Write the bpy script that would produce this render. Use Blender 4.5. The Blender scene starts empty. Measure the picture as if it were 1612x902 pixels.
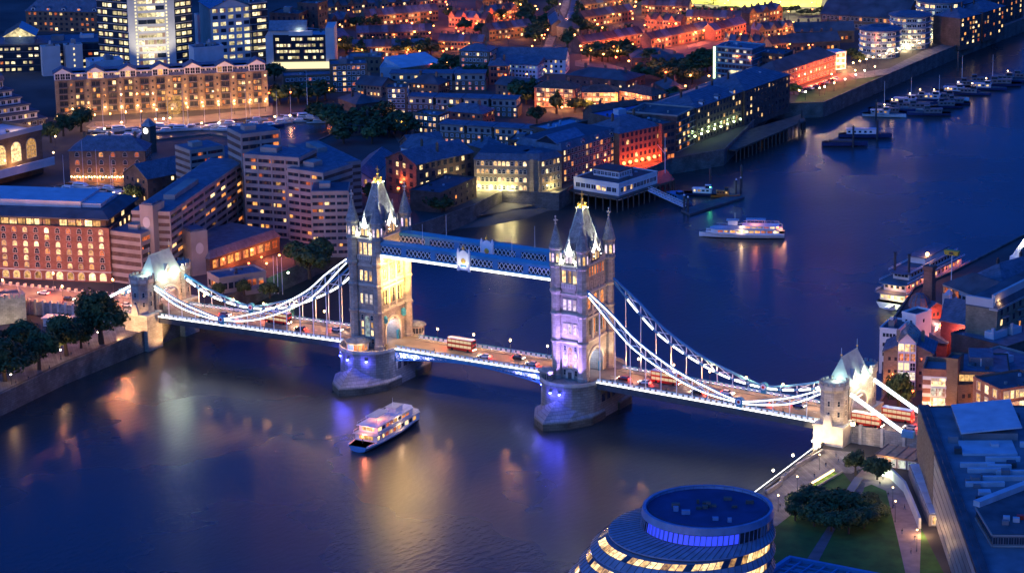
import bpy, math, random
from mathutils import Vector, Matrix
rnd = random.Random(7)
scene = bpy.context.scene
COL = scene.collection
PI = math.pi
R = math.radians

# ---------------------------------------------------------------- camera
CAM = Vector((495.61, -802.114, 295.005))
YAW, PIT, ROL, FOC = R(-31.0247), R(-15.24), R(-0.8738), 4437.1
PW, PH = 1612.0, 902.0
fw = Vector((math.sin(YAW)*math.cos(PIT), math.cos(YAW)*math.cos(PIT), math.sin(PIT)))
rt0 = Vector((math.cos(YAW), -math.sin(YAW), 0)); up0 = rt0.cross(fw)
cr, sr = math.cos(ROL), math.sin(ROL)
rt = cr*rt0 + sr*up0
upv = -sr*rt0 + cr*up0
cam = bpy.data.cameras.new('camera'); co = bpy.data.objects.new('camera', cam); COL.objects.link(co)
M = Matrix((rt, upv, -fw)).transposed().to_4x4(); M.translation = CAM
co.matrix_world = M
cam.sensor_width = 36; cam.sensor_fit = 'HORIZONTAL'; cam.lens = FOC/PW*36
cam.clip_start = 5; cam.clip_end = 9000
scene.camera = co

def G(px, py, z=7.0):
    """point of the photograph -> point on the horizontal plane z"""
    d = fw + (px-PW/2)/FOC*rt - (py-PH/2)/FOC*upv
    return CAM + d*((z-CAM.z)/d.z)
def height(px, ybase, ytop, z0=7.0):
    """height of something standing at (px,ybase) whose top is seen at ytop"""
    b = G(px, ybase, z0)
    lo, hi = 0.0, 200.0
    for _ in range(40):
        m = (lo+hi)/2; d = Vector((b.x, b.y, z0+m))-CAM
        y = PH/2-FOC*d.dot(upv)/d.dot(fw)
        if y > ytop: lo = m
        else: hi = m
    return lo

# ---------------------------------------------------------------- world, sun, exposure
w = bpy.data.worlds.new('World'); scene.world = w; w.use_nodes = True
nt = w.node_tree; nt.nodes.clear()
wo = nt.nodes.new('ShaderNodeOutputWorld'); bg = nt.nodes.new('ShaderNodeBackground')
sky = nt.nodes.new('ShaderNodeTexSky'); sky.sky_type = 'NISHITA'; sky.sun_disc = False
sky.sun_elevation = R(1.0); sky.sun_rotation = R(194.5); sky.altitude = 50; sky.air_density = 1.2; sky.dust_density = 0.6; sky.ozone_density = 5.0
mx = nt.nodes.new('ShaderNodeMix'); mx.data_type = 'RGBA'; mx.blend_type = 'MULTIPLY'; mx.inputs[0].default_value = 1.0
# the eastern sky near the horizon is deep blue, the sky overhead and to the west still pale
tcw = nt.nodes.new('ShaderNodeTexCoord'); spw = nt.nodes.new('ShaderNodeSeparateXYZ'); mrw = nt.nodes.new('ShaderNodeMapRange'); tint = nt.nodes.new('ShaderNodeMix'); tint.data_type = 'RGBA'
nt.links.new(tcw.outputs['Generated'], spw.inputs[0]); 
dtw = nt.nodes.new('ShaderNodeVectorMath'); dtw.operation = 'DOT_PRODUCT'; dtw.inputs[1].default_value = (-.25*.75, -.97*.75, 1.0)   # height plus the afterglow side
nt.links.new(tcw.outputs['Generated'], dtw.inputs[0]); nt.links.new(dtw.outputs['Value'], mrw.inputs['Value']); mrw.inputs['From Min'].default_value = .36; mrw.inputs['From Max'].default_value = .85
nt.links.new(mrw.outputs[0], tint.inputs[0]); tint.inputs[6].default_value = (.5, 1.8, 6.0, 1); tint.inputs[7].default_value = (4.0, 9.0, 14.5, 1)
dt2 = nt.nodes.new('ShaderNodeVectorMath'); dt2.operation = 'DOT_PRODUCT'; dt2.inputs[1].default_value = (-.25, -.97, 0)
nt.links.new(tcw.outputs['Generated'], dt2.inputs[0]); mr2 = nt.nodes.new('ShaderNodeMapRange'); nt.links.new(dt2.outputs['Value'], mr2.inputs['Value']); mr2.inputs['From Min'].default_value = .3; mr2.inputs['From Max'].default_value = .95
tin2 = nt.nodes.new('ShaderNodeMix'); tin2.data_type = 'RGBA'; nt.links.new(mr2.outputs[0], tin2.inputs[0]); nt.links.new(tint.outputs[2], tin2.inputs[6]); tin2.inputs[7].default_value = (7.2, 10.0, 14.0, 1)
nt.links.new(tin2.outputs[2], mx.inputs[7])
nt.links.new(sky.outputs[0], mx.inputs[6]); nt.links.new(mx.outputs[2], bg.inputs[0]); nt.links.new(bg.outputs[0], wo.inputs[0])
bg.inputs[1].default_value = 0.15
sl = bpy.data.lights.new('sun', 'SUN'); sl.energy = 0.01; sl.angle = R(20); sl.color = (0.6, 0.7, 1.0)
so = bpy.data.objects.new('sun', sl); COL.objects.link(so); so.rotation_euler = (R(87), 0, R(-14.5))
scene.view_settings.view_transform = 'Standard'
scene.view_settings.look = 'None'
scene.view_settings.exposure = 0.14
scene.view_settings.gamma = 1.0
try:
    scene.cycles.use_denoising = True
    scene.cycles.max_bounces = 5; scene.cycles.diffuse_bounces = 2; scene.cycles.glossy_bounces = 3; scene.cycles.transmission_bounces = 2
    scene.cycles.sample_clamp_indirect = 4.0
    scene.cycles.use_light_tree = True
    scene.cycles.caustics_reflective = False; scene.cycles.caustics_refractive = False
except Exception: pass

# ---------------------------------------------------------------- materials
MAT = {}
def mat(name, col, rough=0.8, var=0.25, scale=0.3, metal=0.0, bump=0.0, spec=0.3, brick=None, coord='Object'):
    if name in MAT: return MAT[name]
    m = bpy.data.materials.new(name); m.use_nodes = True; MAT[name] = m
    n = m.node_tree; b = n.nodes['Principled BSDF']
    b.inputs['Roughness'].default_value = rough; b.inputs['Metallic'].default_value = metal
    b.inputs['Specular IOR Level'].default_value = spec
    tc = n.nodes.new('ShaderNodeTexCoord')
    c0 = tuple(max(0, x*(1-var)) for x in col)+(1,); c1 = tuple(min(1, x*(1+var)) for x in col)+(1,)
    no = n.nodes.new('ShaderNodeTexNoise'); no.inputs['Scale'].default_value = scale; no.inputs['Detail'].default_value = 6
    n.links.new(tc.outputs[coord], no.inputs['Vector'])
    rp = n.nodes.new('ShaderNodeValToRGB'); rp.color_ramp.elements[0].position = 0.32; rp.color_ramp.elements[1].position = 0.68
    rp.color_ramp.elements[0].color = c0; rp.color_ramp.elements[1].color = c1
    n.links.new(no.outputs['Fac'], rp.inputs['Fac']); out = rp.outputs['Color']
    if brick:
        # courses run along z on upright faces: use a rotated coordinate (x+y, z)
        sp = n.nodes.new('ShaderNodeSeparateXYZ'); n.links.new(tc.outputs[coord], sp.inputs[0])
        ad = n.nodes.new('ShaderNodeMath'); ad.operation = 'ADD'; n.links.new(sp.outputs[0], ad.inputs[0]); n.links.new(sp.outputs[1], ad.inputs[1])
        cb = n.nodes.new('ShaderNodeCombineXYZ'); n.links.new(ad.outputs[0], cb.inputs[0]); n.links.new(sp.outputs[2], cb.inputs[1])
        bt = n.nodes.new('ShaderNodeTexBrick'); bt.inputs['Scale'].default_value = 1.0
        bt.inputs['Brick Width'].default_value = brick[0]; bt.inputs['Row Height'].default_value = brick[1]; bt.inputs['Mortar Size'].default_value = brick[2]
        bt.inputs['Color1'].default_value = (1, 1, 1, 1); bt.inputs['Color2'].default_value = (.72, .72, .72, 1); bt.inputs['Mortar'].default_value = (.42, .42, .42, 1)
        n.links.new(cb.outputs[0], bt.inputs['Vector'])
        m2 = n.nodes.new('ShaderNodeMix'); m2.data_type = 'RGBA'; m2.blend_type = 'MULTIPLY'; m2.inputs[0].default_value = 1
        n.links.new(out, m2.inputs[6]); n.links.new(bt.outputs['Color'], m2.inputs[7]); out = m2.outputs[2]
    n.links.new(out, b.inputs['Base Color'])
    if bump:
        bp = n.nodes.new('ShaderNodeBump'); bp.inputs['Strength'].default_value = bump; bp.inputs['Distance'].default_value = 0.2
        n2 = n.nodes.new('ShaderNodeTexNoise'); n2.inputs['Scale'].default_value = scale*6; n.links.new(tc.outputs[coord], n2.inputs['Vector'])
        n.links.new(n2.outputs['Fac'], bp.inputs['Height']); n.links.new(bp.outputs[0], b.inputs['Normal'])
    return m
def emit(name, col, s, base=(0.02, 0.02, 0.02)):
    """a lamp face"""
    if name in MAT: return MAT[name]
    m = bpy.data.materials.new(name); m.use_nodes = True; MAT[name] = m
    b = m.node_tree.nodes['Principled BSDF']
    b.inputs['Base Color'].default_value = tuple(base)+(1,)
    b.inputs['Emission Color'].default_value = tuple(col)+(1,); b.inputs['Emission Strength'].default_value = s
    return m
def lit_window(name, c_dim, c_bright, s0, s1, grain=0.9):
    """a lit room behind glass: brightness differs from window to window (object random) and blotchy inside"""
    if name in MAT: return MAT[name]
    m = bpy.data.materials.new(name); m.use_nodes = True; MAT[name] = m
    n = m.node_tree; b = n.nodes['Principled BSDF']; b.inputs['Base Color'].default_value = (.02, .02, .025, 1); b.inputs['Roughness'].default_value = .15
    oi = n.nodes.new('ShaderNodeObjectInfo'); tc = n.nodes.new('ShaderNodeTexCoord')
    rp = n.nodes.new('ShaderNodeValToRGB'); rp.color_ramp.elements[0].color = tuple(c_dim)+(1,); rp.color_ramp.elements[1].color = tuple(c_bright)+(1,)
    n.links.new(oi.outputs['Random'], rp.inputs['Fac'])
    mr = n.nodes.new('ShaderNodeMapRange'); mr.inputs['To Min'].default_value = s0; mr.inputs['To Max'].default_value = s1
    n.links.new(oi.outputs['Random'], mr.inputs['Value'])
    ad = n.nodes.new('ShaderNodeVectorMath'); ad.operation = 'ADD'; n.links.new(tc.outputs['Object'], ad.inputs[0]); n.links.new(oi.outputs['Location'], ad.inputs[1])
    no = n.nodes.new('ShaderNodeTexNoise'); no.inputs['Scale'].default_value = grain; no.inputs['Detail'].default_value = 3
    n.links.new(ad.outputs[0], no.inputs['Vector'])
    r2 = n.nodes.new('ShaderNodeMapRange'); r2.inputs['From Min'].default_value = .3; r2.inputs['From Max'].default_value = .62; r2.inputs['To Min'].default_value = .2; r2.inputs['To Max'].default_value = 1.25
    n.links.new(no.outputs['Fac'], r2.inputs['Value'])
    mu = n.nodes.new('ShaderNodeMath'); mu.operation = 'MULTIPLY'; n.links.new(mr.outputs[0], mu.inputs[0]); n.links.new(r2.outputs[0], mu.inputs[1])
    n.links.new(rp.outputs['Color'], b.inputs['Emission Color']); n.links.new(mu.outputs[0], b.inputs['Emission Strength'])
    return m

stone = mat('pale_stone', (.36, .33, .29), .85, .22, .25, brick=(1.6, .75, .03), bump=.3)
granite = mat('grey_granite', (.27, .25, .22), .85, .3, .12, brick=(2.2, .9, .06), bump=.4)
granite_wet = mat('wet_granite', (.12, .11, .085), .5, .4, .15, brick=(2.2, .9, .06), bump=.4)
trim = mat('pale_trim_stone', (.45, .42, .36), .8, .15, .6)
slate = mat('slate', (.27, .285, .28), .6, .3, .5, brick=(.8, .5, .03))
lead = mat('lead_green_roof', (.34, .42, .38), .5, .2, .3)
gold = mat('gilding', (.8, .52, .12), .35, .1, 1, metal=.8)
bluepaint = mat('blue_paint', (.05, .22, .42), .45, .12, .4)
tealpaint = mat('teal_paint', (.04, .25, .38), .45, .12, .4)
whitepaint = mat('white_paint', (.72, .74, .76), .5, .08, .4)
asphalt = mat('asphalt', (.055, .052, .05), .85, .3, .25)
paving = mat('paving', (.22, .2, .18), .85, .25, .3, brick=(1.2, 1.2, .04))
roadline = mat('road_paint', (.7, .7, .66), .7, .1, 1)
darkmetal = mat('dark_metal', (.05, .055, .06), .5, .2, 1)
glassdark = mat('dark_glass', (.02, .03, .045), .08, .3, .3, spec=.8)
red = mat('red_paint', (.55, .03, .02), .4, .1, .5)
led = emit('led_white', (1, .97, .88), 4.0)
ledcool = emit('led_cool', (.85, .95, 1), 3.0)
ledblue = emit('led_blue', (.06, .08, 1), 30)
ledviolet = emit('led_violet', (.45, .42, 1), 14)
lampwarm = emit('lamp_warm', (1, .62, .25), 14)
lampamber = emit('lamp_amber', (1, .36, .08), 14)
lampred = emit('lamp_red', (1, .12, .03), 14)
lampwhite = emit('lamp_white', (1, .9, .7), 14)
headlight = emit('headlight', (1, .85, .6), 25)
taillight = emit('taillight', (1, .04, .02), 18)
win_warm = lit_window('window_warm', (1, .5, .14), (1, .72, .34), .5, 2.4)
win_orange = lit_window('window_orange', (1, .16, .04), (1, .42, .1), .3, 1.6)
win_office = lit_window('window_office', (1, .8, .38), (1, .86, .5), .5, 1.7, .6)
win_cool = lit_window('window_cool', (.55, .8, .8), (1, .9, .6), .3, 1.2)
win_violet = lit_window('window_violet', (1, .85, .75), (.9, .6, 1), .6, 1.6)

# ---------------------------------------------------------------- mesh helper
class MB:
    def __init__(s): s.v = []; s.f = []; s.m = []; s.mats = []
    def mi(s, m):
        if m not in s.mats: s.mats.append(m)
        return s.mats.index(m)
    def face(s, pts, m):
        i = len(s.v); s.v += [tuple(p) for p in pts]; s.f.append(tuple(range(i, i+len(pts)))); s.m.append(s.mi(m))
    def loft(s, rings, m, cap0=True, cap1=True, closed=True):
        i0 = len(s.v); n = len(rings[0]); k = s.mi(m)
        for r in rings: s.v += [tuple(p) for p in r]
        for a in range(len(rings)-1):
            for b in range(n if closed else n-1):
                c = (b+1) % n
                s.f.append((i0+a*n+b, i0+a*n+c, i0+(a+1)*n+c, i0+(a+1)*n+b)); s.m.append(k)
        if cap0: s.f.append(tuple(i0+n-1-b for b in range(n))); s.m.append(k)
        if cap1: s.f.append(tuple(i0+(len(rings)-1)*n+b for b in range(n))); s.m.append(k)
    def prism(s, poly, z0, z1, m, cap0=True, cap1=True, topm=None):
        s.loft([[(x, y, z0) for x, y in poly], [(x, y, z1) for x, y in poly]], m, cap0, cap1 and topm is None)
        if topm is not None and cap1: s.face([(x, y, z1) for x, y in poly], topm)
    def box(s, x0, x1, y0, y1, z0, z1, m): s.prism([(x0, y0), (x1, y0), (x1, y1), (x0, y1)], z0, z1, m)
    def obox(s, cx, cy, hx, hy, z0, z1, rot, m):
        c, q = math.cos(rot), math.sin(rot)
        s.prism([(cx+c*a-q*b, cy+q*a+c*b) for a, b in ((-hx, -hy), (hx, -hy), (hx, hy), (-hx, hy))], z0, z1, m)
    def xprism(s, yz, x0, x1, m): s.loft([[(x0, y, z) for y, z in yz], [(x1, y, z) for y, z in yz]], m)
    def yprism(s, xz, y0, y1, m): s.loft([[(x, y0, z) for x, z in xz][::-1], [(x, y1, z) for x, z in xz][::-1]], m)
    def bar(s, p, q, wd, ht, m):
        p = Vector(p); q = Vector(q); d = (q-p).normalized()
        sd = d.cross(Vector((0, 0, 1)))
        if sd.length < 1e-3: sd = Vector((1, 0, 0))
        sd.normalize(); u = sd.cross(d)
        o = [sd*a*wd/2+u*b*ht/2 for a, b in ((-1, -1), (1, -1), (1, 1), (-1, 1))]
        s.loft([[p+x for x in o], [q+x for x in o]], m)
    def polybar(s, pts, wd, ht, m, yoff=0):
        """beam of upright rectangular section along a polyline"""
        rings = []
        for i, p in enumerate(pts):
            a = Vector(pts[max(0, i-1)]); b = Vector(pts[min(len(pts)-1, i+1)]); d = (b-a); h = Vector((d.x, d.y, 0)).normalized()
            sd = Vector((h.y, -h.x, 0)); p = Vector(p)
            u = sd.cross(d.normalized())
            rings.append([p+sd*x*wd/2+u*y*ht/2 for x, y in ((-1, -1), (1, -1), (1, 1), (-1, 1))])
        s.loft(rings, m)
    def tube(s, p, q, r0, m, r1=None, n=6):
        r1 = r0 if r1 is None else r1
        p = Vector(p); q = Vector(q); d = (q-p).normalized(); a = d.orthogonal().normalized(); b = d.cross(a)
        s.loft([[p+(a*math.cos(2*PI*i/n)+b*math.sin(2*PI*i/n))*r0 for i in range(n)], [q+(a*math.cos(2*PI*i/n)+b*math.sin(2*PI*i/n))*r1 for i in range(n)]], m)
    def lathe(s, prof, m, n=8, cx=0, cy=0, ph=None):
        ph = PI/n if ph is None else ph
        s.loft([[(cx+r*math.cos(2*PI*i/n+ph), cy+r*math.sin(2*PI*i/n+ph), z) for i in range(n)] for r, z in prof], m)
    def ball(s, c, r, m, n=8, k=5, sx=1, sy=1, sz=1):
        s.loft([[(c[0]+sx*r*math.sin(PI*j/k)*math.cos(2*PI*i/n), c[1]+sy*r*math.sin(PI*j/k)*math.sin(2*PI*i/n), c[2]-sz*r*math.cos(PI*j/k)) for i in range(n)] for j in [.02]+list(range(1, k))+[k-.02]], m)
    def mesh(s, name, smooth=False):
        me = bpy.data.meshes.new(name); me.from_pydata(s.v, [], s.f)
        for x in s.mats: me.materials.append(x)
        me.polygons.foreach_set('material_index', s.m)
        if smooth: me.polygons.foreach_set('use_smooth', [True]*len(me.polygons))
        me.update(); return me
    def build(s, name, parent=None, loc=None, rz=0, smooth=False, **kw):
        o = bpy.data.objects.new(name, s.mesh(name, smooth)); COL.objects.link(o)
        if parent is not None: o.parent = parent
        if loc is not None: o.location = loc
        o.rotation_euler.z = rz
        for k, v in kw.items(): o[k] = v
        return o
def tag(o, label, cat, group=None):
    o['label'] = label; o['category'] = cat
    if group: o['group'] = group
    return o
def thing(name, label, cat, loc=(0, 0, 0), rz=0, group=None):
    o = bpy.data.objects.new(name, None); COL.objects.link(o); o.empty_display_size = .5
    o.location = loc; o.rotation_euler.z = rz
    return tag(o, label, cat, group)
def put(me, name, parent=None, loc=(0, 0, 0), rz=0):
    o = bpy.data.objects.new(name, me); COL.objects.link(o)
    if parent is not None: o.parent = parent
    o.location = loc; o.rotation_euler.z = rz
    return o
def copy_tree(o, parent=None):
    c = o.copy(); COL.objects.link(c); c.parent = parent
    for ch in list(o.children): copy_tree(ch, c)
    return c
def struct(o): o['kind'] = 'structure'; return o
def plight(parent, loc, energy, col, r=.3, name='lamp_light'):
    l = bpy.data.lights.new(name, 'POINT'); l.energy = energy; l.color = col; l.shadow_soft_size = r
    o = bpy.data.objects.new(name, l); COL.objects.link(o); o.parent = parent; o.location = loc; return o
def slight(parent, loc, target, energy, col, ang=70, r=.3, blend=.6, name='floodlight_beam'):
    l = bpy.data.lights.new(name, 'SPOT'); l.energy = energy; l.color = col; l.shadow_soft_size = r; l.spot_size = R(ang); l.spot_blend = blend
    o = bpy.data.objects.new(name, l); COL.objects.link(o); o.parent = parent; o.location = loc
    o.rotation_euler = (Vector(target)-Vector(loc)).to_track_quat('-Z', 'Y').to_euler(); return o
def interp(pts, x):
    """smooth curve through points given as (x, z), increasing x"""
    for i in range(len(pts)-1):
        if x <= pts[i+1][0] or i == len(pts)-2:
            p0 = pts[max(0, i-1)]; p1 = pts[i]; p2 = pts[i+1]; p3 = pts[min(len(pts)-1, i+2)]
            h = p2[0]-p1[0]; t = (x-p1[0])/h
            m1 = (p2[1]-p0[1])/(p2[0]-p0[0])*h; m2 = (p3[1]-p1[1])/(p3[0]-p1[0])*h
            return (2*t**3-3*t*t+1)*p1[1]+(t**3-2*t*t+t)*m1+(-2*t**3+3*t*t)*p2[1]+(t**3-t*t)*m2
blind = emit('window_blind', (1, .62, .3), .22, (.3, .27, .22)); curtain = emit('window_curtain', (1, .4, .14), .12, (.16, .12, .1))
# windows: shared meshes, one object each
WIN = {}
def window_mesh(wd, ht, pane, frame, arch=False, cross=(1, 1), proud=.05):
    vr = rnd.choice((0, 0, 0, 1, 2, 3)) if (not arch and pane.name.startswith('window_') and wd > 1) else 0
    k = (round(wd, 2), round(ht, 2), pane.name, frame.name if frame else '', arch, cross, vr)
    if k in WIN: return WIN[k]
    b = MB(); h = wd/2
    out = [(-h, 0), (h, 0)]
    if arch: out += [(h*math.cos(a), ht-h+h*math.sin(a)) for a in [PI*i/6 for i in range(7)]]
    else: out += [(h, ht), (-h, ht)]
    if vr == 0: b.face([(x, -proud, z) for x, z in out], pane)
    elif vr == 1:   # a blind half drawn
        b.face([(-h, -proud, 0), (h, -proud, 0), (h, -proud, ht*.6), (-h, -proud, ht*.6)], pane); b.face([(-h, -proud-.004, ht*.6), (h, -proud-.004, ht*.6), (h, -proud-.004, ht), (-h, -proud-.004, ht)], blind)
    else:           # a curtain across one side
        q = -h+wd*(.35 if vr == 2 else .66); A_, B_ = (curtain, pane) if vr == 2 else (pane, curtain)
        b.face([(-h, -proud, 0), (q, -proud, 0), (q, -proud, ht), (-h, -proud, ht)], A_); b.face([(q, -proud, 0), (h, -proud, 0), (h, -proud, ht), (q, -proud, ht)], B_)
    if frame:
        fwid = min(.16, wd*.12)
        b.box(-h-fwid, h+fwid, -proud-.12, 0, -fwid, 0, frame)
        if not arch: b.box(-h-fwid, h+fwid, -proud-.1, 0, ht, ht+fwid, frame)
        t = ht-h if arch else ht
        for x in (-h-fwid/2, h+fwid/2): b.box(x-fwid/2, x+fwid/2, -proud-.1, 0, 0, t, frame)
        if arch:
            for i in range(6):
                a, c = PI*i/6, PI*(i+1)/6
                b.bar((h*math.cos(a)*1.08, -proud-.02, ht-h+h*1.08*math.sin(a)), (h*math.cos(c)*1.08, -proud-.02, ht-h+h*1.08*math.sin(c)), .14, fwid, frame)
        for i in range(1, cross[0]+1):
            x = -h+wd*i/(cross[0]+1); b.box(x-fwid*.3, x+fwid*.3, -proud-.05, -proud, 0, t, frame)
        for i in range(1, cross[1]+1):
            z = ht*i/(cross[1]+1); b.box(-h, h, -proud-.045, -proud, z-fwid*.3, z+fwid*.3, frame)
    WIN[k] = b.mesh('window'); return WIN[k]
def chance(p): return rnd.random() < p
# ================================================================ THE SETTING: river and banks
DK = 13.5   # bridge road above the water
def water_mat():
    m = bpy.data.materials.new('river_water'); m.use_nodes = True
    n = m.node_tree; b = n.nodes['Principled BSDF']
    b.inputs['Base Color'].default_value = (.044, .044, .038, 1); b.inputs['Roughness'].default_value = .22; b.inputs['IOR'].default_value = 1.33
    tc = n.nodes.new('ShaderNodeTexCoord')
    mp = n.nodes.new('ShaderNodeMapping'); mp.inputs['Rotation'].default_value = (0, 0, .5); mp.inputs['Scale'].default_value = (.55, .26, 1)
    n.links.new(tc.outputs['Object'], mp.inputs[0])
    a = n.nodes.new('ShaderNodeTexNoise'); a.inputs['Scale'].default_value = 1.0; a.inputs['Detail'].default_value = 5
    n.links.new(mp.outputs[0], a.inputs['Vector'])
    c = n.nodes.new('ShaderNodeTexNoise'); c.inputs['Scale'].default_value = .012; c.inputs['Detail'].default_value = 4
    n.links.new(tc.outputs['Object'], c.inputs['Vector'])
    mr = n.nodes.new('ShaderNodeMapRange'); mr.inputs['From Min'].default_value = .35; mr.inputs['From Max'].default_value = .65
    mr.inputs['To Min'].default_value = .24; mr.inputs['To Max'].default_value = .33
    n.links.new(c.outputs['Fac'], mr.inputs['Value']); n.links.new(mr.outputs[0], b.inputs['Roughness'])
    bp = n.nodes.new('ShaderNodeBump'); bp.inputs['Strength'].default_value = .3; bp.inputs['Distance'].default_value = .32
    n.links.new(a.outputs['Fac'], bp.inputs['Height']); n.links.new(bp.outputs[0], b.inputs['Normal'])
    return m
water = water_mat()
b = MB(); b.face([(-4000, -1500, 0), (3000, -1500, 0), (3000, 5000, 0), (-4000, 5000, 0)], water)
struct(b.build('river_water'))
def xy(l, z=7.0): return [tuple(G(x, y, z)[:2]) for x, y in l]
cityground = mat('city_ground', (.06, .058, .055), .9, .4, .03)
embank = mat('embankment_stone', (.16, .15, .13), .85, .35, .2, brick=(1.8, .8, .05), bump=.3)
mud = mat('foreshore_mud', (.10, .092, .08), .75, .35, .06, bump=.4)
grassm = mat('lawn', (.035, .075, .02), .9, .3, .15)
# north bank: one sheet of land, its river edge followed by a wall
nedge = xy([(-60, 652), (0, 624), (100, 576), (235, 521)])
nedge += [(-137, 12), (-139, 60), (-142, 110), (-139, 150), (-134, 172)]
nedge += xy([(745, 326), (790, 303), (880, 307), (925, 280), (1020, 268), (1056, 252), (1140, 238), (1212, 166), (1296, 164), (1392, 122), (1500, 76), (1612, 32), (1760, -18)])
land = nedge+[(200, 2500), (-3500, 2500), (-3500, -120)]
b = MB(); b.face([(x, y, 7) for x, y in land], cityground); struct(b.build('north_bank_ground'))
def wallstrip(pts, z0, z1, m, name, thick=.6, label=None):
    b = MB()
    b.loft([[(x, y, z0) for x, y in pts], [(x, y, z1) for x, y in pts]], m, False, False, closed=False)
    for i in range(len(pts)-1): b.bar((*pts[i], z1+.1), (*pts[i+1], z1+.1), thick, .5, m)
    return struct(b.build(name))
wallstrip(nedge, -1, 7.6, embank, 'embankment_wall')
# foreshore beach in front of the wharf
bp_ = xy([(690, 352), (745, 334), (800, 314), (880, 314), (925, 300)], 2.5)+xy([(905, 318), (890, 326), (830, 347), (760, 360), (700, 366), (660, 352)], -.2)
c0 = Vector((sum(p[0] for p in bp_)/len(bp_), sum(p[1] for p in bp_)/len(bp_), 1.8))
b = MB()
for i in range(len(bp_)):
    p, q = bp_[i], bp_[(i+1) % len(bp_)]; zi = 2.6 if i < 5 else -.3; zj = 2.6 if (i+1) % len(bp_) < 5 else -.3
    b.face([(*p, zi), (*q, zj), c0], mud)
struct(b.build('beach_foreshore'))
# south bank
sedge = [(230, -420), (196, -230), (185, -160)]+xy([(1204, 772), (1292, 706)])+[(137, -12), (139, 20), (133, 50)]
sedge += xy([(1388, 600), (1396, 520), (1440, 455), (1500, 430), (1612, 372), (1760, 300)])
b = MB(); b.face([(x, y, 7) for x, y in sedge+[(600, 600), (2500, 600), (2500, -1200), (230, -1200)]], cityground); struct(b.build('south_bank_ground'))
wallstrip(sedge, -1, 7.6, embank, 'embankment_wall')

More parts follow.
